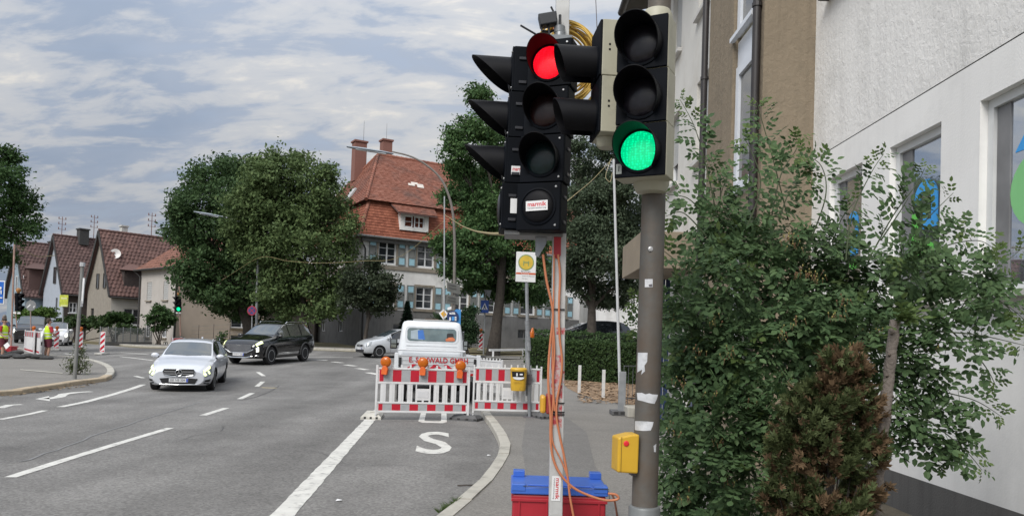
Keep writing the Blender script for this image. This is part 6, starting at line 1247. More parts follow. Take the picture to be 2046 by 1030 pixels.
# white bollards, thin white mast and its foot
BW = M('bollard_white', (.58, .58, .57), rough=.6, var=.08, scale=6, dirt=((.4, .39, .36), .55, .75), dscale=5)
for i, (x, y0, y1) in enumerate(((1157, 785, 729), (1205, 796, 738))):
    p = at(x, y0, .09); tp = aty(x, y1, p.y); t = thing('white_bollard', ('slim white bollard by the hedge, nearer to the mobile signal pole', 'slim white bollard by the hedge, nearer to the thin white mast')[i], 'bollard', p, 0, 'white bollards along the mulch bed')
    m = MB(); m.bb(p + Vector((-.045, -.04, -.05)), Vector((p.x + .045, p.y + .04, tp.z))); m.build('post', BW, t, bevel=.006); m = MB(); m.cyl(p + Vector((.02, -.043, .08)), p + Vector((.02, -.039, .08)), .012, .012, 8); m.build('bolt', DKTXT, t)
def cable_mast():
    p = at(1240, 828, .105); t = thing('cable_mast', 'thin leaning white mast on a plate foot that carries the yellow cable', 'mast', p); tp = aty(1226, 318, p.y); m = MB(); m.tube([p + Vector((0, 0, .05)), p.lerp(tp, .4), tp], [.034, .03, .026], 10); m.build('mast', M('mast_white', (.52, .53, .54), rough=.5, var=.08, scale=3), t, smooth=50)
    m = MB(); m.bb(p + Vector((-.06, -.06, .05)), p + Vector((.09, .06, .95))); m.build('post_socket', M('socket_grey', (.3, .31, .32), rough=.5, metal=.3, var=.15), t, bevel=.006); m = MB(); m.bb(p + Vector((-.22, -.25, 0)), p + Vector((.36, .25, .10))); b = m.build('foot_plate', RUBB, t, bevel=.015)
    for k in range(4): m = MB(); m.bb(p + Vector((-.18 + k * .14, -.253, .03)), p + Vector((-.09 + k * .14, -.245, .09))); m.build('slot', M('slot_dark', (.03, .03, .03), rough=.9), b)
    m = MB(); a = tp + Vector((-.05, 0, .02)); m.tube(smooth_path([a, tp + Vector((-.14, -.02, -.25)), tp + Vector((-.16, 0, -.42)), tp + Vector((-.06, 0, -.5)), tp + Vector((-.02, 0, -.3))], 6), .006, 5); m.build('cable_end', M('cable_pale', (.5, .42, .26), rough=.6), t)
    return tp
mast_top = cable_mast()
# low railing gate and concrete kerb block beside the mast
p = at(1252, 812, .105); t = thing('railing', 'grey metal railing behind the weathered signal pole', 'railing', p); m = MB(); m.beam(p + Vector((0, .6, 1.0)), p + Vector((1.6, 2.6, 1.0)), .03, .03); m.beam(p + Vector((0, .6, .15)), p + Vector((1.6, 2.6, .15)), .03, .03); m.build('rail', M('railing_grey', (.12, .125, .13), rough=.5, metal=.3), t)
for k in range(12): m = MB(); a = (p + Vector((0, .6, 0))).lerp(p + Vector((1.6, 2.6, 0)), k / 11); m.cyl(a, a + Vector((0, 0, 1.0)), .008, .008, 6); m.build('bar', M('railing_grey', (.12, .125, .13)), t)
p = at(1262, 832, .105); m = MB(); m.bb(p + Vector((-.12, -.2, 0)), p + Vector((.9, .5, .22))); tag(m.build('concrete_block', CONC, loc=p, bevel=.02), 'low pale concrete block at the foot of the railing', 'block')
# long white plank lying on the far pavement
a, b = at(985, 712, .1), at(1052, 710, .1); m = MB(); m.beam(a + Vector((-.2, 0, .35)), b + Vector((0, 0, .35)), .12, .12); m.beam(a + Vector((0, 0, 0)), a + Vector((0, 0, .3)), .1, .1); m.beam(b + Vector((-.2, 0, 0)), b + Vector((-.2, 0, .3)), .1, .1); tag(m.build('barrier_plank', PLW, loc=a), 'long white barrier plank lying behind the bus stop pole', 'barrier')
# masts, lamps and signs in the distance
LAMP = M('lamp_grey', (.30, .34, .38), rough=.45, metal=.3, var=.08); LPOLE = M('lamp_post', (.16, .145, .13), rough=.7, var=.15, scale=4)
def street_lamp(label, Y, post, head, r=.07, mat=LPOLE):
    p0 = aty(*post[0], Y); base = Vector((p0.x, Y, gz(p0.x, Y))); t = thing('street_lamp', label, 'street lamp', base); P = [base] + P3(post[1:], Y); P = P[:1] + smooth_path(P[1:], 6); k = len(P); m = MB(); m.tube(P, [r * (1.15 - .65 * i / k) for i in range(k)], 10); m.build('post', mat, t, smooth=60)
    a, b = aty(*head[0], Y), aty(*head[1], Y); m = MB(); d = (b - a); n = 8; sec = []
    x, y, dd = frame(d)
    for i in range(n + 1):
        u = i / n; wv = .16 * math.sin(PI * (.12 + .80 * u)) ** .6; hv = .075 * math.sin(PI * (.12 + .8 * u)) ** .7; sec.append([a + d * u + Vector((0, 1, 0)) * (wv * math.cos(q * PI / 5)) + Vector((0, 0, 1)) * (hv * math.sin(q * PI / 5)) for q in range(10)])
    vs = [p for s_ in sec for p in s_]; fs = [(i * 10 + j, i * 10 + (j + 1) % 10, (i + 1) * 10 + (j + 1) % 10, (i + 1) * 10 + j) for i in range(n) for j in range(10)] + [tuple(range(9, -1, -1)), tuple(n * 10 + j for j in range(10))]
    m.add(vs, fs); h = m.build('lamp_head', LAMP, t, smooth=50); m = MB(); m.beam(a.lerp(b, .2) - Vector((0, 0, .06)), a.lerp(b, .85) - Vector((0, 0, .07)), .18, .03); m.build('diffuser', M('diffuser', (.5, .52, .54), rough=.3), h); return base
lampb = street_lamp('tall street lamp with a curved arm in front of the red roof', 36.5, [(907, 705), (907, 600), (908, 540), (908, 470), (902, 410), (884, 362), (855, 332), (822, 313), (784, 303)], [(693, 293), (786, 307)])
street_lamp('street lamp whose head sticks out of the left big tree', 45.0, [(513, 690), (513, 600), (516, 500), (512, 465), (490, 447), (444, 432)], [(388, 423), (446, 433)], .075, M('lamp_post_grey', (.24, .25, .26), rough=.6, var=.1))
def post(label, name, cat, bpx, tpx, r, mat, Y=None, lift=0.):
    p = at(*bpx, lift) if Y is None else None
    if p is None: q = aty(*bpx, Y); p = Vector((q.x, Y, gz(q.x, Y)))
    t = thing(name, label, cat, p); tp = aty(*tpx, p.y); m = MB(); m.cyl(p, tp, r, r * .9, 8); m.build('pole', mat, t, smooth=50); return t, p
GREYP = M('grey_post', (.27, .28, .285), rough=.55, metal=.2, var=.12); SB = M('sign_back', (.22, .225, .23), rough=.5, metal=.3, var=.1); BLUES = M('sign_blue', (.015, .07, .32), rough=.4); WS = M('sign_white', (.7, .7, .7), rough=.4)
t, p = post('thin white mast in front of the pale house carrying the yellow cable', 'cable_mast', 'mast', (888, 705), (888, 392), .036, M('mast_white2', (.33, .345, .355), rough=.5), 35.0); mast2 = aty(888, 428, 35.)
# direction boards and the blue stop sign on the lamp post
Y = 36.1; t = thing('direction_sign', 'grey direction boards on the tall lamp post, seen at an angle', 'sign', aty(903, 590, Y)); BD = M('direction_board', (.20, .20, .185), rough=.5, var=.12, scale=5)
for (x0, y0, x1, y1, hh) in ((893, 562, 919, 569, 19), (892, 587, 917, 593, 16)):
    a, b = aty(x0, y0, Y), aty(x1, y1, Y + .5); m = MB(); m.prism([a, b, aty(x1, y1 + hh, Y + .5), aty(x0, y0 + hh, Y)], (0, .05, 0)); bd = m.build('board', BD, t); m = MB(); o = Vector((0, -.012, 0))
    for k in range(2): m.prism([aty(x0 + 3, y0 + 5 + k * 6, Y + .02) + o, aty(x0 + 19, y0 + 8.5 + k * 6, Y + .36) + o, aty(x0 + 19, y0 + 10.2 + k * 6, Y + .36) + o, aty(x0 + 3, y0 + 6.8 + k * 6, Y + .02) + o], (0, .004, 0))
    m.build('lettering', M('board_text', (.11, .11, .105), rough=.6), bd)
t = thing('priority_sign', 'yellow and white diamond priority road sign beside the truck cab', 'sign', aty(887, 640, 34.8)); c = aty(886.5, 627, 34.8); s = 34.8 / F; m = MB(); dm = lambda k: [c + Vector((x * k * s, 0, z * k * s)) for x, z in ((-10, 1.5), (-.5, -11), (10, -1.5), (.5, 11))]; m.prism(dm(1), (0, .02, 0)); bd = m.build('plate', WS, t); m = MB(); m.prism([p - Vector((0, .004, 0)) for p in dm(.62)], (0, .003, 0)); m.build('yellow_field', M('sign_amber', (.62, .33, .02), rough=.4), bd); m = MB(); m.cyl(c + Vector((.02, .02, -.6)), c + Vector((.02, .02, .6)), .03, .03, 6); m.build('pole', GREYP, t)
Y = 34.2; t = thing('advert_sign', 'blue and white advertising sign behind the truck roof', 'sign', aty(908, 650, Y)); SKY_ = M('sign_sky_blue', (.05, .24, .55), rough=.4); NAV = M('sign_navy', (.012, .03, .10), rough=.4)
m = MB(); m.prism([aty(x, y, Y + .05) for x, y in ((905, 648), (920, 650), (921, 618), (912, 617), (905, 622))], (0, .04, 0)); m.build('back_panel', SKY_, t); m = MB(); c = aty(904.5, 632, Y); m.lathe([(.27, 0), (.27, .03)], c, (0, -1, 0), 22); m.build('round_panel', NAV, t)
m = MB()
for (x0, y0, x1, y1) in ((898, 624, 901, 627), (902, 623.5, 909, 625), (901, 626, 910, 627.2), (897.5, 633, 901, 640), (908.5, 632, 912, 634), (908.5, 635, 912, 637), (908.5, 638, 912, 640)): a, b = aty(x0, y1, Y - .05), aty(x1, y0, Y - .05); m.bb((a.x, Y - .04, a.z), (b.x, Y - .032, b.z))
m.build('white_print', WS, t)['kind'] = 'stuff'; m = MB(); a, b = aty(902.5, 640, Y - .05), aty(908, 632, Y - .05); m.bb((a.x, Y - .04, a.z), (b.x, Y - .032, b.z)); m.build('blue_print', SKY_, t); m = MB(); m.prism([aty(x, y, Y) for x, y in ((894, 614), (902, 611.5), (902, 617), (894, 619))], (0, .02, 0)); m.build('small_plate', WS, t)
t, p = post('blue pedestrian crossing sign with white triangle on a grey post', 'crossing_sign', 'sign', (966, 712), (970, 585), .05, GREYP, 44.0); s = 44 / F
c = aty(968.5, 612, 43.9); m = MB(); m.bb(c + Vector((-8 * s, -.03, -12.5 * s)), c + Vector((8 * s, 0, 12.5 * s))); b = m.build('plate', BLUES, t); m = MB(); m.prism([c + Vector((x * s, -.034, z * s)) for x, z in ((-6.3, -6), (6.3, -6), (0, 7.5))], (0, .003, 0)); m.build('triangle', WS, b)
m = MB(); m.bb(c + Vector((-.04, -.04, -.05)), c + Vector((.04, -.036, .08))); m.prism([c + Vector((x, -.04, z)) for x, z in ((-.10, -.16), (-.05, -.16), (.03, -.02), (-.03, -.02))], (0, .003, 0)); m.prism([c + Vector((x, -.0405, z)) for x, z in ((.06, -.16), (.11, -.16), (.03, -.02), (-.02, -.02))], (0, .003, 0)); m.build('walking_figure', NAV, b)
m = MB(); c2 = aty(974, 585, 43.6); m.prism([c2 + Vector((x * s, 0, z * s)) for x, z in ((-8, 6), (8, 6), (4, -10))], (0, .02, 0)); m.build('yield_sign_back', SB, t)
t, p = post('round no-stopping sign on the grey lamp post under the trees', 'no_stopping_sign', 'sign', (503, 690), (504, 608), .04, GREYP, 44.5); s = 44.5 / F; c = aty(503.5, 620, 44.4); m = MB(); m.lathe([(.28, 0), (.28, .02)], c, (0, -1, 0), 22); b = m.build('disc', M('sign_red', (.30, .02, .05), rough=.5), t); m = MB(); m.lathe([(.21, 0), (.21, .004)], c + Vector((0, -.021, 0)), (0, -1, 0), 22); m.build('blue_field', M('sign_blue_dark', (.03, .04, .16), rough=.5), b); m = MB(); m.beam(c + Vector((-.17, -.028, .17)), c + Vector((.17, -.028, -.17)), .05, .004, (0, 1, 0)); m.beam(c + Vector((-.17, -.031, -.17)), c + Vector((.17, -.031, .17)), .05, .004, (0, 1, 0)); m.build('red_cross', M('sign_red', (.3, .02, .05)), b)
# things on the left
t, p = post('grey leaning post with a long white strip, weeds at its foot', 'leaning_post', 'post', (149, 757), (165, 527), .055, M('post_dull', (.19, .19, .18), rough=.6, metal=.1, var=.15, scale=4), None, .1)
m = MB(); m.beam(aty(164, 626 - 20, p.y), aty(168, 555, p.y), .05, .04); m.bb(aty(161, 612, p.y - .05), aty(166, 600, p.y + .05)); m.build('white_strip', WS, t); m = MB(); m.cyl(aty(164.5, 532, p.y), aty(165.4, 524, p.y), .075, .075, 8); m.build('post_cap', M('cap_grey', (.4, .41, .42), rough=.5), t)
t, p = post('yellow-green poster on a post by the far houses', 'poster_sign', 'sign', (126, 650), (127, 590), .05, GREYP, 52.); m = MB(); a, b = aty(119, 612, 51.9), aty(137, 589, 51.9); m.bb((a.x, 51.86, a.z), (b.x, 51.9, b.z)); b_ = m.build('poster', M('poster_lime', (.42, .46, .05), rough=.5, var=.35, scale=5), t)
m = MB(); a, b = aty(121, 611.5, 51.85), aty(135, 609, 51.85); m.bb((a.x, 51.85, a.z), (b.x, 51.857, b.z)); a, b = aty(122, 597, 51.85), aty(134, 594, 51.85); m.bb((a.x, 51.85, a.z), (b.x, 51.857, b.z)); m.build('print', M('poster_print', (.6, .62, .3), rough=.5), b_)
t, p = post('round sign seen from behind over the black van', 'round_sign', 'sign', (62, 690), (61, 598), .035, M('pink_post', (.33, .25, .23), rough=.6), 44.); m = MB(); c = aty(61.5, 610, 43.95); m.lathe([(.31, 0), (.31, .02)], c, (0, 1, 0), 22); m.build('disc', SB, t); m = MB(); m.beam(c + Vector((-.2, -.004, -.12)), c + Vector((-.02, -.004, .06)), .06, .006, (0, 1, 0)); m.beam(c + Vector((.17, -.004, -.12)), c + Vector((.22, -.004, 0)), .06, .006, (0, 1, 0)); m.build('grey_patch', WS, t)
t, p = post('blue traffic sign cut by the left picture edge', 'blue_sign', 'sign', (-6, 720), (-4, 560), .04, GREYP, 33.); m = MB(); a, b = aty(-28, 606, 32.9), aty(11.5, 561, 32.9); m.bb((a.x, 32.85, a.z), (b.x, 32.89, b.z)); b_ = m.build('plate', WS, t, bevel=.01); m = MB(); m.bb((a.x + .04, 32.84, a.z + .04), (b.x - .04, 32.847, b.z - .04)); f_ = m.build('blue_field', M('sign_blue_bright', (.015, .12, .48), rough=.4), b_)
m = MB(); c = aty(1, 575, 32.8); m.ball(c, (.05, .003, .06), 8, 6); m.prism([c + Vector((x, .0, z)) for x, z in ((.0, -.09), (.05, -.09), (.07, -.26), (.02, -.26))], (0, -.004, 0)); m.prism([c + Vector((x, 0, z)) for x, z in ((-.16, -.45), (.1, -.45), (.1, -.40), (-.16, -.40))], (0, -.004, 0)); m.build('white_symbol', WS, b_)
def far_signal(label, Y, px_, ybase, ytop, head, faces, lit_, ang, box):
    p0 = aty(px_[0], ybase, Y); base = Vector((p0.x, Y, gz(p0.x, Y))); t = thing('mobile_traffic_signal', label, 'traffic light', base); m = MB(); m.cyl(base, aty(px_[1], ytop, Y), .04, .04, 8); m.build('pole', M('far_pole', (.34, .22, .18), rough=.6, var=.25, scale=4), t)
    a, b = aty(*head[0], Y - .1), aty(*head[1], Y - .1); h = (a.z - b.z) / 3
    for i in range(3):
        c = a.lerp(b, (i + .5) / 3)
        for an in ang:
            T = RT(c, an); off = Matrix.Translation((.0, -.08 if len(ang) > 1 else 0, 0)); T = T @ off
            signal_chamber(t, T, h * .95, h, .14, BLK, BLK, GREEN_FAR if (i == 2 and lit_ and an == ang[0]) else DLENS, h * .36, h * .75, CUT, screws=False)
    m = MB(); c = aty(head[0][0], head[0][1] - 5, Y); m.lathe([(.05, -.12), (.10, -.02), (.10, .06), (.04, .12)], c, (0, 0, 1), 10); m.build('lamp_adapter', M('adapter_orange', (.35, .16, .05), rough=.5, var=.3, scale=12), t)
    m = MB(); c = b - Vector((0, 0, .08)); m.bb(c + Vector((-.16, -.12, -.05)), c + Vector((-.03, -.09, .03))); m.bb(c + Vector((.03, -.12, -.05)), c + Vector((.16, -.09, .03))); m.build('label_sticker', STK, t)
    return t, base
GREEN_FAR = lit('green_far_light', (.0, .85, .30), 1.5, 5)
t, base = far_signal('mobile traffic signal showing green in front of the cream house', 50.5, (361, 358), 693, 540, ((357, 592), (358, 622)), None, True, (12, -75), True)
def crate_at(label, p, w, d, h): t = thing('battery_box', label, 'box', p, 0, 'red battery boxes of the distant signals'); m = MB(); m.bb(Vector(p) + Vector((-w / 2, -d / 2, 0)), Vector(p) + Vector((w / 2, d / 2, h))); m.build('body', RD_, t, bevel=.03); m = MB(); m.bb(Vector(p) + Vector((-w / 2 - .02, -d / 2 - .02, h)), Vector(p) + Vector((w / 2 + .02, d / 2 + .02, h + .06))); m.build('lid', RD_, t, bevel=.01)
RD_ = M('box_red', (.36, .018, .03)); crate_at('red battery box at the foot of the green mobile signal by the cream house', base + Vector((-.0, -.35, 0)), .75, .45, .55)
t, base = far_signal('mobile traffic signal turned sideways on the traffic island at left', 34.5, (22, 29), 700, 488, ((37, 585), (37, 621)), None, False, (78,), True)
m = MB(); m.cyl(base + Vector((.1, 0, .0)) + Vector((.12, 0, 1.3)), aty(28, 586, 34.45), .025, .025, 6); m.build('second_tube', M('far_pole', (.34, .22, .18)), t)
crate_at('red battery box at the foot of the sideways mobile signal on the island', base + Vector((.08, -.4, .0)), .68, .45, .42); 
c = base + Vector((.1, -.8, .02)); t = thing('sandbag_pile', 'dark sandbags before the red box on the island', 'sandbags', c)
for k in range(6): m = MB(); m.ball(c + Vector((-.6 + k * .28, -.1 * (k % 2), .09 + .06 * (k % 3))), (.28, .2, .1), 10, 6); m.build('sandbag', M('sandbag', (.045, .045, .045)), t, smooth=60)
# overhead yellow cables
YC = M('cable_pale_yellow', (.30, .24, .11), rough=.6, var=.1)
def cable(label, pts, r=.011): P = smooth_path(pts, 8); m = MB(); m.tube(P, r, 5); tag(m.build('yellow_cable', YC, loc=P[0], smooth=70), label, 'cable')
cable('yellow cable from the thin white mast to the head of the mobile signal', [mast_top + Vector((-.05, 0, -.02)), aty(1185, 358, 14.), aty(1146, 391, 9.6), aty(1110, 418, 6.5), aty(1060, 440, 4.75)], .006)
cable('yellow cable sagging from the mobile signal to the mast at the red roofed house', [aty(1020, 465, 4.6), aty(1005, 467, 5.2), aty(970, 465, 8), aty(940, 458, 13), aty(915, 446, 22), mast2], .012)
cable('yellow cable hanging across the two big trees to the green signal', [mast2 + Vector((0, .02, -.3)), aty(800, 512, 36), aty(725, 521, 37.5), aty(640, 525, 39), aty(575, 521, 40.5), aty(520, 514, 42), aty(455, 552, 45), aty(420, 572, 48), aty(385, 575, 49.6), aty(359, 562, 50.4)], .009)
cable('yellow cable running from the pole on the island into the left tree', [aty(30, 492, 34.5), aty(50, 500, 36), aty(75, 512, 40), aty(110, 510, 44)], .02)
# mesh fence with posts in front of the brown house
a, b = at(180, 690), at(286, 690); a.y += 1.2; b.y += 1.2; t = thing('mesh_fence', 'grey mesh fence along the pavement before the hedges', 'fence', a); n = 7; Z = Vector((0, 0, 1))
m = MB(); m.beam(a + Z * .12, b + Z * .12, .2, .3, (0, 0, 1)); m.build('base_wall', PLAST_G, t)
for k in range(n + 1): q = a.lerp(b, k / n); m = MB(); m.cyl(q, q + Z * 1.35, .035, .035, 6); m.build('fence_post', GREYP, t)
m = MB()
for k in range(90): q = a.lerp(b, (k + .5) / 90); m.beam(q + Z * .28, q + Z * 1.3, .012, .012)
for k in range(9): m.beam(a + Z * (.3 + k * .125), b + Z * (.3 + k * .125), .012, .012)
m.build('wire_mesh', M('mesh_grey', (.18, .19, .19), rough=.6), t)['kind'] = 'stuff'
a, b = at(352, 690), at(478, 690); a.y += 1.5; b.y += 1.5; t = thing('wire_fence', 'thin wire fence along the cream house wall', 'fence', a)
for k in range(5): q = a.lerp(b, k / 4); m = MB(); m.cyl(q, q + Z * 1.6, .025, .025, 6); m.build('fence_post', M('post_brown', (.10, .08, .07), rough=.8), t)
m = MB(); [m.tube([a + Z * z, b + Z * z], .008, 4) for z in (.3, .6, .9, 1.2, 1.5)]; m.build('wires', M('mesh_grey', (.18, .19, .19)), t)
m = MB(); q0 = at(440, 690) + Vector((-.4, 2.2, 0)); 
# ================================================================== VEHICLES
TYRE = M('tyre', (.018, .018, .019), rough=.85, var=.15); RIMM = M('alloy_rim', (.6, .61, .62), rough=.35, metal=.4, var=.1); RIMD = M('dark_rim', (.16, .165, .17), rough=.35, metal=.7)
CARG = M('car_glass', (.05, .065, .075), rough=.03, var=.05, spec=1., coat=.6); CARGD = M('dark_car_glass', (.012, .014, .016), rough=.03, spec=.9, coat=.3); BLKP = M('black_plastic', (.014, .014, .015), rough=.5, var=.15); CHR = M('chrome', (.62, .63, .64), rough=.14, metal=.95)
PLATE = M('number_plate_white', (.62, .63, .64), rough=.4); EUB = M('plate_blue', (.02, .06, .4), rough=.4); HLB = M('headlamp_shell', (.30, .32, .33), rough=.12, metal=.3, coat=.5)
DRL = M('headlamp_lit', (.8, .8, .5), emit=(.86, 1., .40), es=.72); DRLW = M('headlamp_lit_white', (.8, .8, .7), emit=(1., 1., .78), es=.85)
def paint(name, c, metal=.4, rough=.28): return M(name, c, rough=rough, metal=metal, var=.04, scale=2, coat=.8)
class Body:
    def __init__(s, keys, crown=.05):
        k = np.array(sorted(keys), float); s.x0, s.x1 = k[0, 0], k[-1, 0]; s.xs = np.linspace(s.x0, s.x1, 121); s.c = []
        for j in range(1, 8):
            v = np.interp(s.xs, k[:, 0], k[:, j]); p = np.pad(v, 3, mode='reflect', reflect_type='odd'); v = np.convolve(p, np.array([1, 2, 3, 4, 3, 2, 1]) / 16, 'valid'); s.c.append(v)
        s.crown = crown
    def sec(s, x):
        zb, ze_, zt, ws, wm, wb, wt = [float(np.interp(x, s.xs, c)) for c in s.c]; ze = zt - min(s.crown, .45 * max(zt - ze_, .01)); h = ze_ - zb
        P = [(0, zb), (ws * .85, zb), (ws, zb + .05), (wm, zb + .42 * h), (wm * .995, zb + .74 * h), (wb, ze_), (wt + .16 * (wb - wt), ze_ + .85 * (ze - ze_)), (wt, ze), (wt * .6, ze + .78 * (zt - ze)), (0, zt)]
        return [Vector((x, a, b)) for a, b in P]
    def at(s, x, t):
        sg = 1
        if t > 9: t = 18 - t; sg = -1
        P = s.sec(x); i = min(8, int(t)); f = t - i; p1, p2 = P[i], P[i + 1]; p0 = P[i - 1] if i else Vector((x, -P[1].y, P[1].z)); p3 = P[i + 2] if i + 2 < 10 else Vector((x, -P[8].y, P[8].z))
        v = .5 * ((2 * p1) + (p2 - p0) * f * .7 + (2 * p0 * .7 - 4.4 * p1 + 3.0 * p2 * 1 + 0 * p3) * 0 * f * f); v = p1.lerp(p2, f)
        m = .5; v = (2 * f ** 3 - 3 * f ** 2 + 1) * p1 + (f ** 3 - 2 * f * f + f) * (p2 - p0) * .5 * m + (-2 * f ** 3 + 3 * f * f) * p2 + (f ** 3 - f * f) * (p3 - p1) * .5 * m
        return Vector((x, v.y * sg, v.z))
    def nrm(s, x, t):
        a = s.at(min(x + .02, s.x1), t) - s.at(max(x - .02, s.x0), t); b = s.at(x, min(t + .05, 17.99)) - s.at(x, max(t - .05, .01)); n = b.cross(a)
        if n.length < 1e-9: return Vector((0, 0, 1))
        n.normalize(); c = s.at(x, t); 
        return n if n.dot(c - Vector((x, 0, .7))) > 0 else -n
    def mesh(s):
        ts = [i / 3 for i in range(28)]; ts = ts + [18 - t for t in ts[-2:0:-1]]; n = len(ts); mb = MB(); st = list(s.xs[::2]); vs = [s.at(x, t) for x in st for t in ts]; fs = []
        for i in range(len(st) - 1):
            for j in range(n): q = (j + 1) % n; fs.append((i * n + j, i * n + q, (i + 1) * n + q, (i + 1) * n + j))
        fs += [tuple(range(n - 1, -1, -1)), tuple((len(st) - 1) * n + j for j in range(n))]; mb.add(vs, fs); return mb
    def patch(s, t0, t1, x0, x1, off=.006, nt=8, nx=10, mb=None):
        """x0, x1: numbers or functions of the share along t"""
        mb = mb or MB(); vs = []
        for i in range(nt + 1):
            u = i / nt; t = t0 + (t1 - t0) * u; a = x0(u) if callable(x0) else x0; b = x1(u) if callable(x1) else x1
            for j in range(nx + 1): x = a + (b - a) * j / nx; vs.append(s.at(x, t) + s.nrm(x, t) * off)
        mb.add(vs, [(i * (nx + 1) + j, i * (nx + 1) + j + 1, (i + 1) * (nx + 1) + j + 1, (i + 1) * (nx + 1) + j) for i in range(nt) for j in range(nx)]); return mb
def both(fn): fn(lambda t: t); fn(lambda t: 18 - t)
def wheel(t, x, y, r, w, rim, spokes=10):
    s = 1 if y > 0 else -1; m = MB(); m.lathe([(r * .66, -w / 2), (r * .92, -w / 2), (r, -w / 2 + .03), (r, w / 2 - .03), (r * .92, w / 2), (r * .66, w / 2)], (x, y, r), (0, s, 0), 28); wh = m.build('wheel', TYRE, t, smooth=35)
    m = MB(); o = Vector((x, y + s * (w / 2 - .035), r)); m.lathe([(r * .67, -.03), (r * .69, .03), (r * .62, .032), (r * .6, -.01), (r * .3, -.03)], o, (0, s, 0), 28); m.build('rim', BLKP, wh, smooth=35)
    m = MB(); m.lathe([(r * .68, .02), (r * .69, .034), (r * .60, .036), (r * .60, .015)], o, (0, s, 0), 28); m.lathe([(r * .16, -.01), (r * .15, .03), (r * .05, .034)], o, (0, s, 0), 12)
    for k in range(spokes): a = 2 * PI * k / spokes + .2; d = Vector((math.cos(a), 0, math.sin(a))); m.beam(o + d * r * .12 + Vector((0, s * .018, 0)), o + d * r * .63 + Vector((0, s * .024, 0)), r * .095, .02, (0, 1, 0))
    m.build('spokes', rim, wh)
def add_body(t, B, mat, axles, r, name='body'):
    o = B.mesh().build(name, [mat, BLKP], t, smooth=32); cut = MB()
    for x in axles:
        for s in (-1, 1): cut.cyl((x, s * .52, r), (x, s * 1.3, r), r * 1.13, None, 28)
    c = cut.build('cutter', BLKP); md = o.modifiers.new('b', 'BOOLEAN'); md.operation = 'DIFFERENCE'; md.object = c; md.solver = 'EXACT'; c.parent = None
    dg = bpy.context.evaluated_depsgraph_get(); me = bpy.data.meshes.new_from_object(o.evaluated_get(dg)); o.modifiers.clear(); old = o.data; o.data = me; bpy.data.objects.remove(c)
    n0 = 0
    for p in me.polygons:
        c_ = p.center; 
        if any(abs((c_.x - x) ** 2 + (c_.z - r) ** 2 - 0) < (r * 1.16) ** 2 for x in axles) and abs(c_.y) < .99 * 1.2 and (abs(p.normal.y) < .3 and abs(math.hypot(c_.x - min(axles, key=lambda a: abs(a - c_.x)), c_.z - r) - r * 1.13) < .03 or abs(abs(c_.y) - .52) < .02): p.material_index = 1
    me.shade_smooth(); me.set_sharp_from_angle(angle=rad(32)); return o
def plate(t, x, z, s=1, txt='', w=.52, h=.11):
    m = MB(); m.bb((x - .006, -w / 2, z - h / 2), (x + .006, w / 2, z + h / 2)); p = m.build('number_plate', PLATE, t); m = MB(); m.bb((x - .0072, s * w / 2 - s * .05, z - h / 2 + .004), (x + .0072, s * w / 2 - s * .004, z + h / 2 - .004)); m.build('plate_strip', EUB, p)
    if txt: vs, fs = text_mesh(txt, .1, 0, w * .76); m = MB(); m.add([(x + s * .0078, s * (float(v[0]) - .02 * 0) - 0 + s * -.02 if False else s * float(v[0]) - s * .02, z + float(v[1])) for v in vs], fs); m.build('lettering', DKTXT, p)
def mirror(t, x, y, z, mat, s):
    m = MB(); m.ball((x, y + s * .11, z), (.07, .12, .075), 12, 8); o = m.build('side_mirror', mat, t, smooth=60); m = MB(); m.beam((x, y - s * .04, z - .05), (x, y + s * .05, z - .04), .05, .04); m.bb((x - .075, y + s * .03, z - .05), (x - .062, y + s * .19, z + .05)); m.build('mirror_glass', BLKP, o)
def side_line(t, B, tt, x0, x1, w=.06, mat=None, name='trim', off=.004):
    def f(S): B.patch(S(tt), S(tt + w), x0, x1, off, 1, 16).build(name, mat or BLKP, t)
    both(f)
def seams(t, B, xs, t0=2.2, t1=5.0):
    m = MB()
    for x in xs:
        for S in (lambda q: q, lambda q: 18 - q): B.patch(S(t0), S(t1), x, x + .012, .002, 10, 1, m)
    m.build('door_seam', BLKP, t)
def handles(t, B, xs, mat, tt=4.55):
    for x in xs:
        for sg in (1, -1): c = B.at(x, tt); m = MB(); m.beam((x - .1, sg * (c.y + .022), c.z), (x + .1, sg * (c.y + .022), c.z), .025, .03); m.build('door_handle', mat, t, bevel=.006)
def base_car(label, B, mat, axles, r, cat='car', group=None, rim=RIMM, spokes=10, tw=.22, track=.78, glass=CARG, sglass=CARGD, ws=None, sides=(), rear=None, name='car'):
    t = thing(name, label, cat, (0, 0, 0), 0, group); add_body(t, B, mat, axles, r)
    if ws: a, b = ws; B.patch(7.2, 10.8, a, b, .008, 12, 8).build('windscreen', glass, t, smooth=60)
    for (xa, xb) in sides:
        for S in (lambda q: q, lambda q: 18 - q): B.patch(S(5.12), S(6.82), xa, xb, .006, 6, 8).build('side_window', sglass, t, smooth=60)
    if rear: a, b = rear; B.patch(7.25, 10.75, a, b, .008, 12, 6).build('rear_window', sglass, t, smooth=60)
    for x in axles:
        for s in (-1, 1): wheel(t, x, s * track, r, tw, rim, spokes)
    return t
def place_car(t, fl, rr_, wheel_front_x):
    """front and rear ground points of the axle line"""
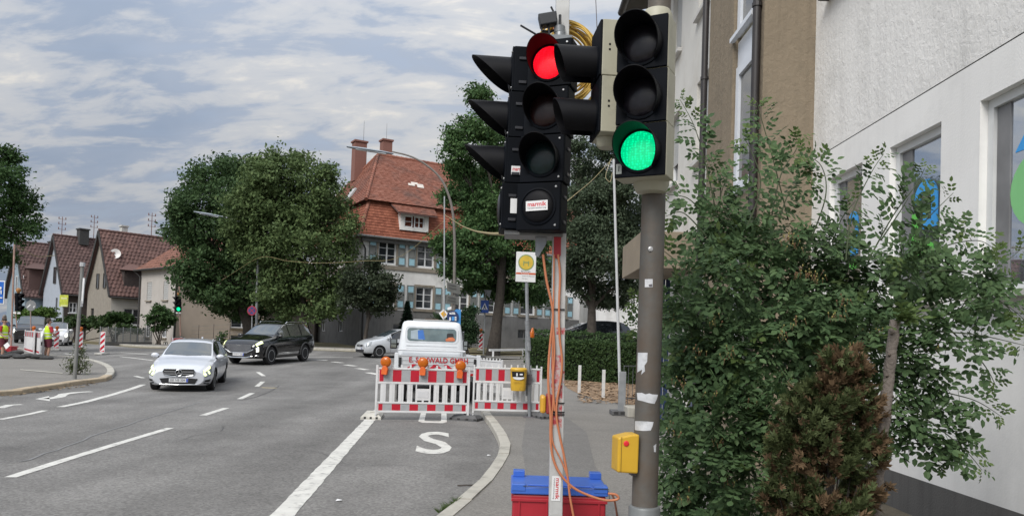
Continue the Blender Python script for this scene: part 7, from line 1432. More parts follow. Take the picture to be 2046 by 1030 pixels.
# --- silver estate
def estate():
    K_ = [(2.44, .24, .56, .62, .62, .68, .60, .52), (2.40, .20, .62, .70, .70, .76, .68, .60), (2.2, .19, .70, .80, .80, .86, .78, .66), (1.6, .19, .82, .91, .84, .915, .84, .70), (1.15, .19, .88, .965, .84, .92, .86, .73), (.85, .19, .90, 1.12, .84, .925, .865, .71), (.2, .19, .92, 1.42, .84, .925, .865, .62), (0, .19, .925, 1.455, .84, .925, .865, .61), (-.6, .19, .94, 1.475, .84, .925, .865, .61), (-1.6, .2, .97, 1.45, .83, .92, .85, .60), (-2.1, .24, .99, 1.38, .80, .89, .82, .58), (-2.35, .30, .98, 1.12, .76, .85, .78, .62), (-2.44, .36, .90, .97, .70, .78, .70, .60)]
    B = Body(K_, .05); mat = paint('car_silver', (.60, .62, .66), .15); ax = (1.55, -1.32); t = base_car('silver estate car with lit headlamps coming towards the viewer in the left lane', B, mat, ax, .33, sides=((.62, -.05), (-.13, -1.05), (-1.12, -2.0)), ws=(lambda u: .28, lambda u: 1.1 - .12 * abs(u - .5) * 2), rear=(-2.33, -2.12))
    X = 2.445; m = MB(); m.prism([(X, y, z) for y, z in ((-.40, .50), (-.44, .60), (-.40, .675), (.40, .675), (.44, .60), (.40, .50), (.2, .465), (-.2, .465))], (.012, 0, 0)); g = m.build('grille', BLKP, t)
    m = MB()
    for z in (.535, .60): m.bb((X + .012, -.40, z - .014), (X + .03, -.10, z + .014)); m.bb((X + .012, .10, z - .014), (X + .03, .40, z + .014))
    m.tube([(X + .012, y, z) for y, z in ((-.40, .50), (-.44, .60), (-.40, .675), (.40, .675), (.44, .60), (.40, .50), (.2, .465), (-.2, .465), (-.40, .50))], .011, 6); m.build('grille_bars', CHR, g)
    m = MB(); m.tube([(X + .035, .092 * math.cos(a), .57 + .092 * math.sin(a)) for a in [2 * PI * k / 24 for k in range(25)]], .010, 6); [m.beam((X + .035, 0, .57), (X + .035, .085 * math.sin(a), .57 + .085 * math.cos(a)), .022, .016, (1, 0, 0)) for a in (0, 2.094, 4.189)]; m.build('star_emblem', CHR, g)
    for S in (lambda q: q, lambda q: 18 - q):
        hl = B.patch(S(3.6), S(5.35), lambda u: 2.22 - .32 * u, lambda u: 2.42 - .04 * u, .010, 6, 8).build('headlamp', HLB, t, smooth=60)
        B.patch(S(4.7), S(5.3), lambda u: 2.10 - .10 * u, lambda u: 2.40 - .03 * u, .016, 3, 8).build('light_strip', DRL, hl); B.patch(S(3.85), S(4.6), lambda u: 2.37, lambda u: 2.42, .016, 4, 3).build('light_strip', DRL, hl); B.patch(S(3.9), S(4.6), lambda u: 2.25 , lambda u: 2.31, .016, 4, 3).build('light_strip', DRL, hl)
        B.patch(S(1.95), S(2.9), 2.2, lambda u: 2.40, .008, 4, 6).build('side_intake', BLKP, t); m = MB(); B.patch(S(2.35), S(2.45), 2.2, 2.40, .014, 1, 6, m); m.build('intake_bar', mat, t)
    m = MB(); m.prism([(X, y, z) for y, z in ((-.44, .245), (-.52, .40), (-.30, .42), (.30, .42), (.52, .40), (.44, .245))], (.01, 0, 0)); m.build('bumper_intake', BLKP, t); plate(t, X + .03, .355, 1, 'BB NB 304')
    m = MB(); m.tube([(X - .12, -.72, .235), (X - .01, -.5, .235), (X + .02, 0, .225), (X - .01, .5, .235), (X - .12, .72, .235)], .018, 6); m.build('chrome_lip', CHR, t)
    for s in (-1, 1): mirror(t, .92, s * .84, .98, mat, s)
    m = MB()
    for s in (-1, 1): m.tube([(.1, s * .60, 1.43), (.0, s * .62, 1.48), (-1.5, s * .61, 1.50), (-1.95, s * .59, 1.46), (-2.0, s * .58, 1.41)], .018, 8)
    m.build('roof_rail', CHR, t); seams(t, B, (.68, -.11, -1.1)); handles(t, B, (-.05, -.98), mat); side_line(t, B, 2.0, .95, -.9, .18, CHR, 'sill_strip'); side_line(t, B, 5.0, .75, -2.0, .10, CHR, 'window_trim')
    m = MB(); m.box((-2.1, 0, 1.47), (.12, .05, .06)); m.build('roof_fin', mat, t); return t
# --- black SUV
def suv():
    K_ = [(2.38, .34, .72, .80, .68, .74, .68, .60), (2.33, .28, .82, .90, .76, .82, .76, .66), (2.1, .26, .93, 1.01, .86, .91, .85, .74), (1.5, .24, 1.0, 1.10, .90, .945, .87, .74), (1.05, .24, 1.04, 1.17, .90, .95, .88, .76), (.8, .24, 1.06, 1.28, .90, .95, .885, .74), (.15, .24, 1.08, 1.62, .90, .95, .885, .66), (-.1, .24, 1.085, 1.675, .90, .95, .885, .65), (-.8, .24, 1.09, 1.70, .90, .95, .885, .65), (-1.6, .26, 1.11, 1.675, .89, .945, .88, .64), (-2.05, .30, 1.14, 1.60, .86, .92, .86, .62), (-2.28, .36, 1.12, 1.30, .82, .89, .83, .66), (-2.38, .45, 1.02, 1.10, .76, .82, .76, .64)]
    B = Body(K_, .055); mat = paint('car_black', (.006, .006, .007), .1, .12); ax = (1.42, -1.345); BG_ = M('suv_side_glass', (.35, .34, .31), rough=.05, metal=.75); t = base_car('black SUV with chrome trim and lit headlamps turning at the junction', B, mat, ax, .365, sides=((.62, -.08), (-.15, -1.1), (-1.17, -1.95)), ws=(lambda u: .25, lambda u: 1.02 - .12 * abs(u - .5) * 2), rear=(-2.26, -2.08), tw=.24, track=.82, sglass=BG_, spokes=5)
    X = 2.385; m = MB(); m.prism([(X, y, z) for y, z in ((-.56, .62), (-.62, .84), (.62, .84), (.56, .62), (.38, .52), (-.38, .52))], (.012, 0, 0)); g = m.build('grille', M('grille_mesh', (.14, .145, .16), rough=.35, metal=.6, var=.1), t); m = MB()
    for i in range(9):
        for j in range(5): y, z = -.5 + i * .125 + (.06 if j % 2 else 0), .56 + j * .058; m.beam((X + .014, y - .03, z), (X + .014, y, z + .025), .012, .01, (1, 0, 0)); m.beam((X + .014, y, z + .025), (X + .014, y + .03, z), .012, .01, (1, 0, 0))
    m.build('grille_pattern', CHR, g)['kind'] = 'stuff'; m = MB(); m.beam((X + .02, -.07, .77), (X + .02, -.015, .81), .02, .01, (1, 0, 0)); m.beam((X + .02, .07, .77), (X + .02, .015, .81), .02, .01, (1, 0, 0)); m.beam((X + .02, -.05, .81), (X + .02, .05, .77), .02, .01, (1, 0, 0)); m.build('emblem', CHR, g)
    m = MB(); m.tube([(X - .03, -.70, .66), (X + .01, -.60, .60), (X + .02, -.40, .505), (X + .02, .40, .505), (X + .01, .60, .60), (X - .03, .70, .66)], .016, 6); m.tube([(X - .1, -.80, .40), (X, -.58, .36), (X + .02, -.35, .31), (X + .02, .35, .31), (X, .58, .36), (X - .1, .80, .40)], .022, 6); m.build('chrome_trim', CHR, t)
    for s in (-1, 1): m = MB(); m.prism([(X - .16, s * .86, .40), (X - .02, s * .62, .46), (X - .02, s * .58, .50), (X - .02, s * .48, .40), (X - .06, s * .66, .36), (X - .16, s * .86, .36)], (.02, 0, 0)); m.build('corner_trim', CHR, t)
    m = MB(); m.prism([(X, y, z) for y, z in ((-.55, .34), (-.6, .48), (.6, .48), (.55, .34))], (.008, 0, 0)); m.build('bumper_intake', BLKP, t); plate(t, X + .03, .43, 1, 'S RH 28')
    for S in (lambda q: q, lambda q: 18 - q):
        hl = B.patch(S(4.55), S(5.4), lambda u: 1.98 + .02 * u, 2.30, .010, 4, 8).build('headlamp', DRL, t, smooth=60); B.patch(S(3.2), S(4.3), 2.24, 2.335, .012, 5, 4).build('low_lamp', DRLW, t, smooth=60); B.patch(S(3.2), S(4.4), 2.05, 2.22, .008, 4, 4).build('lamp_housing', BLKP, t)
    for s in (-1, 1): mirror(t, .86, s * .87, 1.14, mat, s)
    m = MB()
    for s in (-1, 1): m.tube([(-.1, s * .64, 1.65), (-.2, s * .66, 1.72), (-1.5, s * .65, 1.735), (-1.9, s * .63, 1.68), (-1.95, s * .62, 1.62)], .02, 8)
    m.build('roof_rail', CHR, t); side_line(t, B, 5.0, .8, -2.1, .12, CHR, 'window_trim'); side_line(t, B, 6.85, .3, -2.0, .14, CHR, 'roof_trim', .008); side_line(t, B, 2.35, .95, -.85, .25, CHR, 'sill_strip'); side_line(t, B, 4.75, .9, -2.2, .07, CHR, 'belt_strip'); handles(t, B, (-.05, -.98), BLKP); seams(t, B, (.7, -.12, -1.12))
    for x in ax:
        for s in (-1, 1): m = MB(); m.tube([(x + .45 * math.cos(a), s * .955, .365 + .45 * math.sin(a)) for a in [PI * k / 14 - .1 for k in range(15)]], .035, 6); m.build('arch_trim', M('arch_grey', (.05, .05, .05), rough=.7), t)
    return t
# --- small hatchbacks
def hatch(label, mat, L_=3.9, H_=1.47, W_=1.65, lamp=HLB, emblem='round', txt='', black_roof=False, rim=RIMM):
    h, w, l = H_ / 1.47, W_ / 1.65, L_ / 3.9; k0 = [(1.94, .26, .60, .66, .56, .62, .56, .48), (1.88, .21, .68, .76, .66, .72, .66, .56), (1.6, .2, .80, .90, .76, .81, .75, .64), (1.1, .2, .88, 1.0, .77, .825, .77, .68), (.75, .2, .90, 1.15, .77, .825, .775, .66), (.1, .2, .92, 1.42, .77, .825, .775, .57), (-.1, .2, .925, 1.455, .77, .825, .775, .56), (-.7, .2, .94, 1.47, .77, .825, .775, .56), (-1.4, .22, .96, 1.42, .76, .81, .76, .55), (-1.75, .28, .97, 1.24, .73, .79, .74, .56), (-1.9, .36, .92, 1.0, .68, .74, .68, .56), (-1.95, .42, .86, .92, .62, .68, .62, .5)]
    B = Body([(a * l, b * h, c * h, d * h, e * w, f * w, g * w, i * w) for a, b, c, d, e, f, g, i in k0], .05); ax = (1.22 * l, -1.22 * l); t = base_car(label, B, mat, ax, .30, sides=((.55 * l, -.1 * l), (-.17 * l, -1.2 * l)), ws=(lambda u: .16 * l, lambda u: (.98 - .1 * abs(u - .5) * 2) * l), rear=(-1.78 * l, -1.5 * l), tw=.2, track=.68 * w, rim=rim, spokes=7)
    X = 1.945 * l; m = MB(); m.prism([(X, y * w, z * h) for y, z in ((-.34, .55), (-.36, .64), (.36, .64), (.34, .55))], (.012, 0, 0)); g = m.build('grille', BLKP, t); m = MB(); m.bb((X + .012, -.33 * w, .595 * h), (X + .02, .33 * w, .61 * h)); m.lathe([(.062, 0), (.062, .02), (.05, .024)], (X + .01, 0, .60 * h), (1, 0, 0), 16) if emblem == 'round' else m.prism([(X + .012, 0, .53 * h), (X + .012, .06, .61 * h), (X + .012, 0, .69 * h), (X + .012, -.06, .61 * h)], (.02, 0, 0)); m.build('emblem', CHR, g)
    m = MB(); m.bb((X - .01, -.50 * w, .26 * h), (X + .012, .50 * w, .40 * h)); m.build('bumper_intake', BLKP, t); plate(t, X + .02, .45 * h, 1, txt)
    for S in (lambda q: q, lambda q: 18 - q): B.patch(S(3.9), S(5.25), lambda u: (1.70 - .12 * u) * l, lambda u: 1.905 * l - .03 * u, .009, 5, 6).build('headlamp', lamp, t, smooth=60)
    for s in (-1, 1): mirror(t, .78 * l, s * .76 * w, .98 * h, mat, s)
    seams(t, B, (.62 * l, -.14 * l)); handles(t, B, (-.05 * l,), mat)
    if black_roof: B.patch(7.05, 10.95, -1.5 * l, .12 * l, .009, 8, 8).build('black_roof', CARGD, t, smooth=60)
    return t
est = estate()
def put_car(t, A, Bp, axles):
    """A: ground point under the front axle centre, Bp: under the rear axle centre"""
    d = (A - Bp); rz = math.atan2(d.y, d.x); mid_ = (A + Bp) / 2; mx = (axles[0] + axles[1]) / 2; u = Vector((math.cos(rz), math.sin(rz), 0)); c = mid_ - u * mx; t.location = (c.x, c.y, (A.z + Bp.z) / 2 + .006); t.rotation_euler = (0, -math.asin(max(-.2, min(.2, d.z / max(d.length, .1)))), rz)
def heading(A, deg, L_): return A - Vector((math.cos(rad(deg)), math.sin(rad(deg)), 0)) * L_
def under(pxy, off, deg):          # outer-wheel contact pixel -> point under the axle centre
    p = at(*pxy); s = Vector((-math.sin(rad(deg)), math.cos(rad(deg)), 0)); return p + s * off
def gput(t, pxy, off, deg, axles):
    A = under(pxy, off, deg); A.z = gz(A.x, A.y); Bp = heading(A, deg, axles[0] - axles[1]); Bp.z = gz(Bp.x, Bp.y); put_car(t, A, Bp, axles)
est.scale = (.94, .91, .93); gput(est, (430, 779.5), -.84, -75, (1.55, -1.32))
sv = suv(); sv.scale = (.96, .98, 1.02); gput(sv, (539, 728.5), -.88, -105, (1.42, -1.345))
po = hatch('small silver hatchback partly hidden behind the flatbed truck', paint('car_pale_silver', (.56, .58, .60), .2), txt='', rim=RIMM); gput(po, (757, 715), -.72, -146, (1.22, -1.22))
tw_ = hatch('white small hatchback with a black roof and lit headlamps on the left', paint('car_white', (.66, .66, .67), .0, .25), 3.6, 1.55, 1.65, DRLW, 'rhomb', '', True); p = at(131, 691); gput(tw_, (133, 690.5), -.7, -66, (1.12, -1.12))
dk_ = hatch('dark parked car seen over the hedge under the trees', paint('car_dark_blue', (.012, .014, .018), .2, .15), 4.3, 1.62, 1.75); lot = MB(); lot.bb((2.7, 38.6, .2), (13, 48.5, gz(4, 41.3) + .62)); struct(lot, 'parking_area', PAVE); dk_.location = (4.4, 41.3, gz(4, 41.3) + .625); dk_.rotation_euler = (0, 0, PI)
wk_ = hatch('white car parked beyond the dark one, mostly hidden by it', paint('car_white', (.66, .66, .67)), 4.4, 1.6, 1.8); wk_.location = (4.2, 45.0, gz(4, 41.3) + .625); wk_.rotation_euler = (0, 0, PI + .1)
# --- black van behind the white hatchback
def van():
    K_ = [(2.55, .36, .80, .88, .74, .80, .74, .66), (2.48, .26, .92, 1.0, .84, .90, .82, .72), (2.1, .24, 1.05, 1.15, .92, .96, .90, .80), (1.75, .24, 1.1, 1.28, .92, .965, .91, .80), (1.0, .24, 1.12, 1.84, .92, .965, .91, .74), (.8, .24, 1.12, 1.9, .92, .965, .91, .73), (-2.3, .28, 1.15, 1.9, .91, .955, .90, .73), (-2.5, .36, 1.12, 1.80, .88, .92, .88, .73), (-2.55, .45, 1.05, 1.7, .84, .88, .84, .7)]
    B = Body(K_, .06); t = base_car('black van with lit headlamps waiting behind the barrier on the left', B, paint('car_black', (.006, .006, .007)), (1.6, -1.5), .34, cat='van', name='van', sides=((1.5, .45), (.38, -1.1), (-1.2, -2.2)), ws=(lambda u: 1.02, lambda u: 1.72 - .05 * abs(u - .5) * 2), track=.82)
    for S in (lambda q: q, lambda q: 18 - q): B.patch(S(3.7), S(4.9), 2.2, 2.49, .01, 5, 6).build('headlamp', DRLW, t, smooth=60)
    m = MB(); m.bb((2.55, -.45, .66), (2.57, .45, .84)); m.bb((2.55, -.6, .34), (2.565, .6, .52)); m.build('grille', BLKP, t); plate(t, 2.585, .56, 1, '')
    for s in (-1, 1): mirror(t, 1.45, s * .93, 1.2, BLKP, s)
    return t
vn = van(); c = aty(66, 690, 54.0); vn.location = (c.x, 54.0, gz(c.x, 54.0)); vn.rotation_euler = (0, 0, rad(-64))
# --- flatbed truck seen from behind
def truck():
    t = thing('flatbed_truck', 'white flatbed pickup truck with red lettering on its tailgate, seen from behind', 'truck', (0, 0, 0)); WP = M('truck_white', (.66, .68, .70), rough=.35, var=.04, scale=2, coat=.3); AL = M('drop_side', (.56, .57, .58), rough=.45, metal=.2, var=.06); GREYM = M('chassis', (.05, .05, .052), rough=.7)
    # local: x forward, tailgate at x = 0, bed to 3.3, cab 3.45..5.6
    m = MB(); m.bb((0, -1.0, .80), (3.36, 1.0, .86)); m.build('bed_floor', AL, t); rb = MB()
    for y in (-1.03, 1.03): rb.bb((.03, y - .02, .85), (3.36, y + .02, 1.22)); [rb.bb((.05, y - .03, .90 + k * .11), (3.34, y + .03, .92 + k * .11)) for k in range(3)]
    rb.build('drop_side', AL, t); tg = MB(); tg.bb((-.02, -1.0, .86), (.02, 1.0, 1.22))
    for k in range(4): tg.bb((-.032, -.98, .88 + k * .105), (.0, .98, .895 + k * .105))
    g = tg.build('tailgate', AL, t); m = MB()
    for y in (-1.02, 1.02): m.bb((-.035, y - .05, .82), (.035, y + .05, 1.26)); 
    m.build('corner_post', WP, t, bevel=.01); m = MB()
    for y in (-.93, .93): m.bb((-.05, y - .03, .92), (-.03, y + .03, 1.16))
    m.build('latch', BLKP, g)
    vs, fs = text_mesh('E. SANWALD GMBH', .2, 0, 1.46, .004); m = MB(); m.add([(-.036, -float(v[0]) - .02, 1.10 + float(v[1]) * .9) for v in vs], fs); m.build('lettering', M('truck_red', (.42, .02, .03), rough=.5), g)
    m = MB(); 
    for k in range(-3, 4):
        if k == 0: continue
        s = 1 if k > 0 else -1; y = k * .27 - s * .12; m.prism([(-.035, y, .865), (-.035, y + .11, .865), (-.035, y + .11 - s * .17, 1.0), (-.035, y - s * .17, 1.0)], (-.003, 0, 0))
    m.build('hazard_stripe', REFR, g); m = MB(); m.bb((-.06, -1.0, .60), (-.0, 1.0, .72)); m.build('underrun_bar', GREYM, t); m = MB()
    for y in (-.85, .85): m.bb((-.07, y - .14, .74), (-.03, y + .14, .80))
    m.build('tail_lamp', M('tail_red', (.35, .01, .01), rough=.3), t); plate(t, -.08, .67, -1, '')
    m = MB(); m.bb((0.1, -.4, .5), (5, .4, .78)); m.build('chassis', GREYM, t)
    for x in (1.1, 4.75):
        for s in (-1, 1): wheel(t, x, s * (.86 if x < 2 else .85), .34, .24, RIMD, 6)
    # load hoop behind the cab
    m = MB(); m.tube([(3.3, -.98, .86), (3.3, -.98, 1.3), (3.3, .98, 1.3), (3.3, .98, .86)], .03, 8); m.build('front_board', AL, t)
    # cab: lofted shell
    prof = [(3.45, 0), (3.42, .9), (3.46, 1.5), (3.56, 2.06), (3.75, 2.16), (4.6, 2.17), (4.9, 2.10), (5.45, 1.45), (5.95, 1.18), (6.2, .9), (6.2, .5), (3.45, .5)]
    m = MB(); secs = []
    for (w_, z0) in ((.985, 0),): pass
    def ring(k):                              # outline scaled in y per height
        return k
    zs = [.5, .9, 1.25, 1.55, 1.85, 2.05, 2.13, 2.17]; hw = [.98, 1.0, .985, .945, .90, .87, .835, .72]; xb = [3.46, 3.44, 3.45, 3.48, 3.53, 3.58, 3.66, 3.8]; xf = [6.2, 6.2, 6.0, 5.3, 5.05, 4.88, 4.75, 4.55]; vs = []; n = 24
    for z, w_, a, b in zip(zs, hw, xb, xf):
        cx_, hx = (a + b) / 2, (b - a) / 2
        for i in range(n): an = 2 * PI * i / n; e = .16; co, si = math.cos(an), math.sin(an); vs.append((cx_ + math.copysign(abs(co) ** e, co) * hx, math.copysign(abs(si) ** e, si) * w_, z))
    fs = [(i * n + j, i * n + (j + 1) % n, (i + 1) * n + (j + 1) % n, (i + 1) * n + j) for i in range(len(zs) - 1) for j in range(n)] + [tuple(range(n - 1, -1, -1)), tuple((len(zs) - 1) * n + j for j in range(n))]; m.add(vs, fs); cb = m.build('cab', WP, t, smooth=38)
    def backx(z): return float(np.interp(z, zs, xb))
    def bpanel(pts, d, name, mat, th=.012): m = MB(); m.prism([(backx(z) - d, y, z) for y, z in pts], (-th, 0, 0)); return m.build(name, mat, t)
    rr2 = lambda y0, y1, z0, z1, r: [(cy + r * math.cos(a), cz + r * math.sin(a)) for cy, cz, a0 in ((y1 - r, z1 - r, 0), (y0 + r, z1 - r, 90), (y0 + r, z0 + r, 180), (y1 - r, z0 + r, 270)) for a in [rad(a0 + 30 * k) for k in range(4)]]
    bpanel(rr2(-.78, .78, 1.52, 2.0, .1), .001, 'rear_window_frame', M('cab_recess', (.56, .58, .60), rough=.4), .006); w = bpanel(rr2(-.72, .72, 1.57, 1.95, .09), .008, 'rear_window', M('cab_glass', (.10, .14, .145), rough=.06, var=.3, scale=3, spec=.9), .006)
    bx2 = lambda y, z: backx(z) - .016
    m = MB(); m.prism([(bx2(y, z), y, z) for y, z in ((.62, 1.63), (.62, 1.86), (.38, 1.92), (.26, 1.60))], (-.002, 0, 0)); m.build('seat_back_reflection', M('painted_seat_reflection', (.30, .36, .40), rough=.3), w); m = MB(); m.prism([(bx2(y, z), y, z) for y, z in ((.40, 1.62), (.42, 1.88), (.26, 1.90), (.20, 1.62))], (-.003, 0, 0)); m.build('blue_jacket', M('jacket_blue', (.04, .14, .42), rough=.7), w)  # pale patch over the seat is a reflection painted onto the pane
    m = MB(); m.prism([(bx2(y, z), y, z) for y, z in rr2(-.64, -.44, 1.64, 1.82, .04)], (-.002, 0, 0)); m.build('headrest', BLKP, w); m = MB(); m.prism([(bx2(y, z), y, z) for y, z in ((-.42, 1.585), (-.40, 1.64), (-.5, 1.70), (-.62, 1.71), (-.68, 1.66), (-.68, 1.6))], (-.003, 0, 0)); m.build('orange_jacket', M('jacket_orange', (.52, .15, .06), rough=.7), w)
    for z in (1.33, 1.42): bpanel([(-.74, z), (.74, z), (.74, z + .022), (-.74, z + .022)], .001, 'pressing', M('cab_recess', (.56, .58, .60)), .008)
    bpanel(rr2(-.84, .84, 1.0, 1.28, .04), .001, 'lower_panel', WP, .01)
    for s in (-1, 1):
        m = MB(); m.bb((4.95, s * 1.0 - .0, 1.30), (5.06, s * 1.22, 1.62)); o = m.build('side_mirror', BLKP, t, bevel=.03); m = MB(); m.bb((4.938, s * 1.03, 1.47), (4.949, s * 1.19, 1.59)); m.bb((4.938, s * 1.03, 1.34), (4.949, s * 1.19, 1.44)); m.build('mirror_glass', M('mirror', (.4, .44, .45), rough=.05, metal=.9), o); m = MB(); m.beam((5.0, s * .92, 1.45), (5.0, s * 1.02, 1.45), .05, .08); m.build('mirror_arm', BLKP, t)
        m = MB(); m.prism([(x, s * 1.0, z) for x, z in ((4.0, 1.3), (4.05, 1.9), (4.7, 1.9), (5.3, 1.35))], (0, s * .003, 0)); m.build('side_window', CARGD, t)
    m = MB(); m.bb((3.95, -.55, 2.18), (4.15, .55, 2.22)); b = m.build('beacon_bar', M('bar_grey', (.35, .35, .34), rough=.5), t, bevel=.01); m = MB(); m.bb((3.97, -.2, 2.221), (4.13, .2, 2.25)); m.build('beacon_caps', M('cap_brown', (.10, .07, .05), rough=.4), b)
    return t
tk = truck(); p = aty(875, 712, 18.75); tk.location = (p.x, 18.75, .006); tk.rotation_euler = (0, 0, rad(90 + 8.8))
# ================================================================== PEOPLE
SKIN = M('skin', (.40, .235, .165), rough=.6, var=.06); VEST = M('hi_vis', (.50, .72, .02), rough=.7, var=.12, scale=12, emit=(.5, .72, .02), es=.0); REFL = M('vest_reflective', (.62, .63, .62), rough=.35); MAROON = M('maroon_cloth', (.10, .018, .03), rough=.9, var=.2, scale=12); REDS = M('red_shirt', (.36, .025, .035), rough=.9, var=.15, scale=12); HAIR = M('hair', (.05, .035, .025), rough=.8, var=.3, scale=30); SHOE = M('shoe', (.015, .015, .016), rough=.7)
def skin_mesh(nodes, edges, mat, name, parent, sub=2):
    me = bpy.data.meshes.new(name); me.from_pydata([n[:3] for n in nodes], edges, []); o = newobj(name, me, parent); me.materials.append(mat); bm = bmesh.new(); bm.from_mesh(me); L_ = bm.verts.layers.skin.verify()
    for i, v in enumerate(bm.verts): v[L_].radius = (nodes[i][3], nodes[i][4] if len(nodes[i]) > 4 else nodes[i][3]); v[L_].use_root = i == 0
    bm.to_mesh(me); bm.free(); a = o.modifiers.new('skin', 'SKIN'); a.use_smooth_shade = True; b = o.modifiers.new('sub', 'SUBSURF'); b.levels = sub; b.render_levels = sub
    dg = bpy.context.evaluated_depsgraph_get(); m2 = bpy.data.meshes.new_from_object(o.evaluated_get(dg)); o.modifiers.clear(); o.data = m2; m2.materials.clear(); m2.materials.append(mat); m2.shade_smooth(); return o
def person(label, loc, rz, arms, top=VEST, sleeve=REDS, legs=MAROON, shorts=True, stride=.0, hair=HAIR):
    """stands at the origin facing local -y; arms = ((elbow), (hand)) for right (x<0) and left"""
    t = thing('person', label, 'person', (0, 0, 0)); lx = .10
    N_ = [(0, 0, .96, .15, .11), (0, 0, 1.12, .135, .10), (0, -.01, 1.30, .165, .115), (0, 0, 1.42, .12, .09), (0, -.01, 1.50, .055), (0, -.015, 1.57, .06), (0, -.025, 1.65, .095, .078), (0, -.02, 1.74, .075, .07)]; E_ = [(0, 1), (1, 2), (2, 3), (3, 4), (4, 5), (5, 6), (6, 7)]
    for s, (el, ha) in zip((-1, 1), arms):
        k = len(N_); N_ += [(s * .175, 0, 1.41, .065), (el[0], el[1], el[2], .044), (ha[0], ha[1], ha[2], .030), (ha[0] + .25 * (ha[0] - el[0]), ha[1] + .25 * (ha[1] - el[1]), ha[2] + .25 * (ha[2] - el[2]), .034, .022)]; E_ += [(3, k), (k, k + 1), (k + 1, k + 2), (k + 2, k + 3)]
        k = len(N_); N_ += [(s * lx, 0, .86, .095), (s * (lx + .01), -.02 + s * stride * .5, .50, .06), (s * (lx + .01), .02 + s * stride, .26, .055), (s * (lx + .01), .02 + s * stride, .09, .038), (s * (lx + .03), -.14 + s * stride, .045, .035)]; E_ += [(0, k), (k, k + 1), (k + 1, k + 2), (k + 2, k + 3), (k + 3, k + 4)]
    body = skin_mesh(N_, E_, SKIN, 'body', t)
    v = MB(); n = 20                              # vest and shorts follow the trunk
    def shell(rows, nm, mat, par=t):
        m = MB(); vs = [(cx_ + a * math.cos(2 * PI * i / n), cy_ + b * math.sin(2 * PI * i / n), z) for (z, a, b, cx_, cy_) in rows for i in range(n)]; m.add(vs, [(i * n + j, i * n + (j + 1) % n, (i + 1) * n + (j + 1) % n, (i + 1) * n + j) for i in range(len(rows) - 1) for j in range(n)]); return m.build(nm, mat, par, smooth=60)
    vest = shell([(.88, .185, .145, 0, 0), (1.0, .18, .14, 0, 0), (1.15, .178, .135, 0, 0), (1.3, .20, .145, 0, 0), (1.41, .19, .12, 0, 0), (1.48, .10, .085, 0, 0)], 'vest' if top is VEST else 'shirt', top)
    if top is VEST:
        for z in (.98, 1.12): shell([(z, .186, .146, 0, 0), (z + .05, .186, .146, 0, 0)], 'reflective_band', REFL, vest)
        for s in (-1, 1): m = MB(); m.box((s * .11, .0, 1.36), (.045, .29, .2)); 
    for s, (el, ha) in zip((-1, 1), arms):
        a, b = Vector((s * .165, 0, 1.425)), Vector(el); m = MB(); m.tube([a, a.lerp(b, .5), a.lerp(b, .8)], [.085, .078, .074], 12, False); m.build('sleeve', sleeve, t, smooth=60)
        k0 = Vector((s * lx, 0, .9)); k1 = Vector((s * (lx + .01), -.02 + s * stride * .5, .50)); m = MB(); pts = [k0, k0.lerp(k1, .5), k1.lerp(k0, .08)]; rr_ = [.125, .11, .10]
        if not shorts: pts += [Vector((s * (lx + .01), .02 + s * stride, .26)), Vector((s * (lx + .01), .02 + s * stride, .08))]; rr_ = [.125, .105, .09, .08, .075]
        m.tube(pts, rr_, 12, False); m.build('trouser_leg', legs, t, smooth=60); m = MB(); y0 = .02 + s * stride; m.ball((s * (lx + .02), y0 - .08, .055), (.055, .15, .058), 12, 7); m.build('shoe', SHOE, t, smooth=60)
    shell([(.80, .19, .14, 0, 0), (.9, .188, .142, 0, 0), (.98, .165, .13, 0, 0)], 'waist', legs)
    m = MB(); vs0 = len(m.v); m.ball((0, .0, 1.735), (.094, .108, .10), 14, 9); m.ball((0, .04, 1.68), (.088, .075, .09), 12, 8); m.build('hair', hair, t, smooth=60)
    m = MB(); m.ball((0, -.125, 1.655), (.016, .022, .024), 8, 6); [m.ball((s * .098, -.01, 1.66), (.014, .026, .036), 8, 6) for s in (-1, 1)]; m.build('nose_and_ears', SKIN, body, smooth=60); m = MB(); [m.ball((s * .036, -.107, 1.685), (.013, .008, .008), 8, 5) for s in (-1, 1)]; m.build('eyes', SHOE, body); m = MB(); m.ball((0, -.108, 1.60), (.026, .008, .007), 8, 5); m.build('mouth', M('lips', (.30, .10, .09), rough=.6), body)
    for s, (el, ha) in zip((-1, 1), arms):             # fingers
        el, ha = Vector(el), Vector(ha); d = (ha - el).normalized(); x, y, _ = frame(d, Vector((0, 1, 0))); tip = ha + d * .07; m = MB()
        for k, (o_, l_) in enumerate(((-.027, .055), (-.009, .07), (.009, .066), (.027, .05))): a = tip + x * o_; m.tube([a, a + d * l_ * .5 + y * .008, a + d * l_ + y * .028], [.0095, .0085, .006], 6)
        m.tube([ha + d * .02 + x * .03 * s, ha + d * .055 + x * .055 * s, ha + d * .09 + x * .05 * s + y * .02], [.011, .010, .007], 6); m.build('fingers', SKIN, body, smooth=60)
    t.location = loc; t.rotation_euler = (0, 0, rz); return t
p = at(94, 716, .105); wk1 = person('worker in a yellow hi-vis vest and maroon shorts behind the barrier panel', (p.x, p.y, p.z), rad(150), (((-.27, -.05, 1.14), (-.22, -.24, 1.0)), ((.26, -.08, 1.15), (.16, -.28, 1.12))))
wk1.scale = (.9, .9, .9); p = at(5, 715, .105); wk2 = person('worker in a yellow hi-vis vest holding a sheet of paper at the left edge', (p.x, p.y, p.z), rad(80), (((-.26, -.04, 1.13), (-.2, -.22, .98)), ((.27, .02, 1.12), (.25, -.16, .95))), stride=.12)
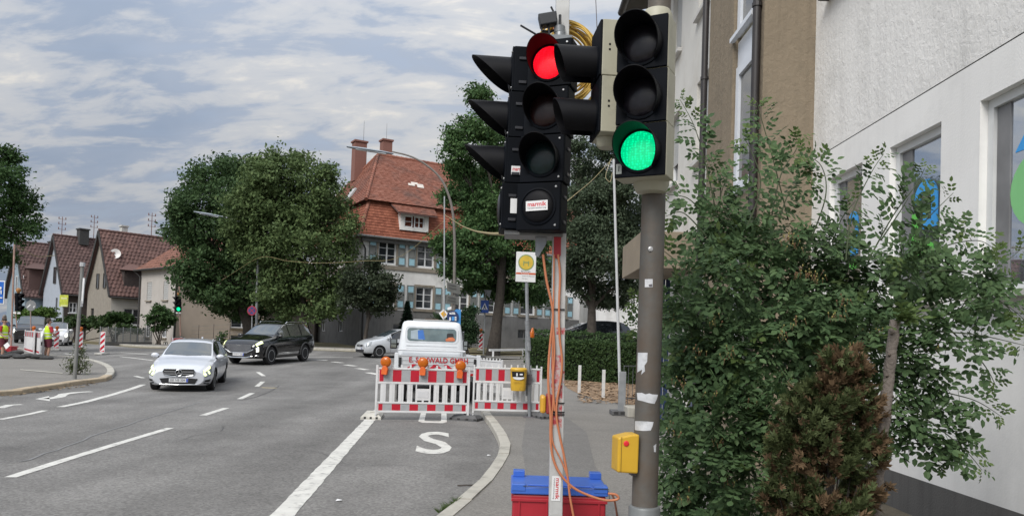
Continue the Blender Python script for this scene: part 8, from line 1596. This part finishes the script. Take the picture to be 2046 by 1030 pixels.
q = Vector((p.x, p.y, 0)) + Vector((.45, -.1, 0)); m = MB(); pp = aty(17, 690, p.y - .25); m.prism([aty(7, 689, p.y - .25), aty(15, 683, p.y - .2), aty(20, 690, p.y - .2), aty(12, 697, p.y - .25)], (0, .006, 0)); tag(m.build('paper_sheet', STK, loc=pp), 'white sheet of paper held by the worker at the left edge', 'paper')
wk2.scale = (.9, .9, .9); p = at(6, 694, .105); person('bystander in a blue checked shirt behind the worker at the left edge', (p.x, p.y, p.z), rad(20), (((-.26, 0, 1.13), (-.25, -.1, .9)), ((.26, 0, 1.13), (.25, -.1, .9))), top=M('checked_shirt', (.09, .11, .20), rough=.9, var=.5, scale=14), sleeve=M('checked_shirt', (.09, .11, .20)), legs=M('jeans', (.04, .05, .09), rough=.9), shorts=False, hair=M('grey_hair', (.22, .2, .18), rough=.8))
m = MB(); m.bb((-.03, -.03, 0), (.03, .03, 1.15)); o = m.build('white_stake', PLW); o.location = at(86, 716, .105); o.rotation_euler = (.0, -.02, 0); tag(o, 'white barrier post standing upright next to the worker', 'post')
# bits of litter and seams that break up the clean tarmac
rr = random.Random(9)
for (x, y, nm, lab) in ((677, 999, 'paper_scrap', 'small white paper scrap on the tarmac of the bus bay'), (977, 909, 'paper_scrap', 'tiny pale scrap beside the kerb of the bus bay')):
    c = at(x, y, .01); m = MB(); m.add([c + Vector((-.03, -.02, .0)), c + Vector((.03, -.015, .008)), c + Vector((.025, .03, .003)), c + Vector((-.02, .025, .012))], [(0, 1, 2, 3)]); tag(m.build(nm, STK, loc=c), lab, 'litter')
c = at(932, 970, .012); m = MB(); m.tube([c + Vector((-.1, .02, 0)), c + Vector((0, 0, .01)), c + Vector((.09, .05, .004))], .008, 5); tag(m.build('twig', BARK, loc=c), 'dark twig lying beside the kerb', 'twig')
CRACK = M('bitumen_crack', (.045, .045, .047), rough=.6)
def crack(pts, w=.02, mat=CRACK, nm='crack'):
    P = [Vector(at(*p)[:2]) for p in pts]; P = smooth_path(P, 6); P = [p + Vector((rr.gauss(0, .02), rr.gauss(0, .03))) for p in P]; pline(P, w, name=nm, mat=mat)
crack([(40, 923), (130, 893), (250, 850), (400, 803)], .035, M('joint_pale', (.20, .20, .2), rough=.9), 'lane_joint'); crack([(360, 880), (400, 868), (440, 862), (452, 850), (520, 846)], .008); crack([(560, 900), (640, 905), (700, 930), (780, 928), (850, 935)], .007); crack([(480, 800), (520, 790), (560, 770)], .02)
m = MB()
for i in range(160):                      # dry leaves in the gutter of the island
    u = rr.random(); a = at(5 + 190 * u, 786 - 26 * u + rr.uniform(1, 9)); s = rr.uniform(.02, .06); an = rr.random() * 6; m.add([a + Vector((math.cos(an + k) * s, math.sin(an + k) * s, .015 + rr.random() * .02)) for k in (0, 1.2, 3.1, 4.5)], [(0, 1, 2, 3)])
m.build('dry_leaves', M('dry_leaf', (.24, .17, .09), rough=.9, island=.5), kind='stuff')
m = MB()
for i in range(160):                      # weeds in the kerb joint
    u = rr.random(); a = at(875 + 40 * u, 1024 - 26 * u, .1); an = rr.random() * 6; h = rr.uniform(.02, .07); m.add([a, a + Vector((.008, 0, 0)), a + Vector((math.cos(an) * h, math.sin(an) * h, h * .8))], [(0, 1, 2)])
m.build('kerb_weeds', leafm('kerb_grass', (.06, .1, .03), (.1, .14, .05)), kind='stuff')
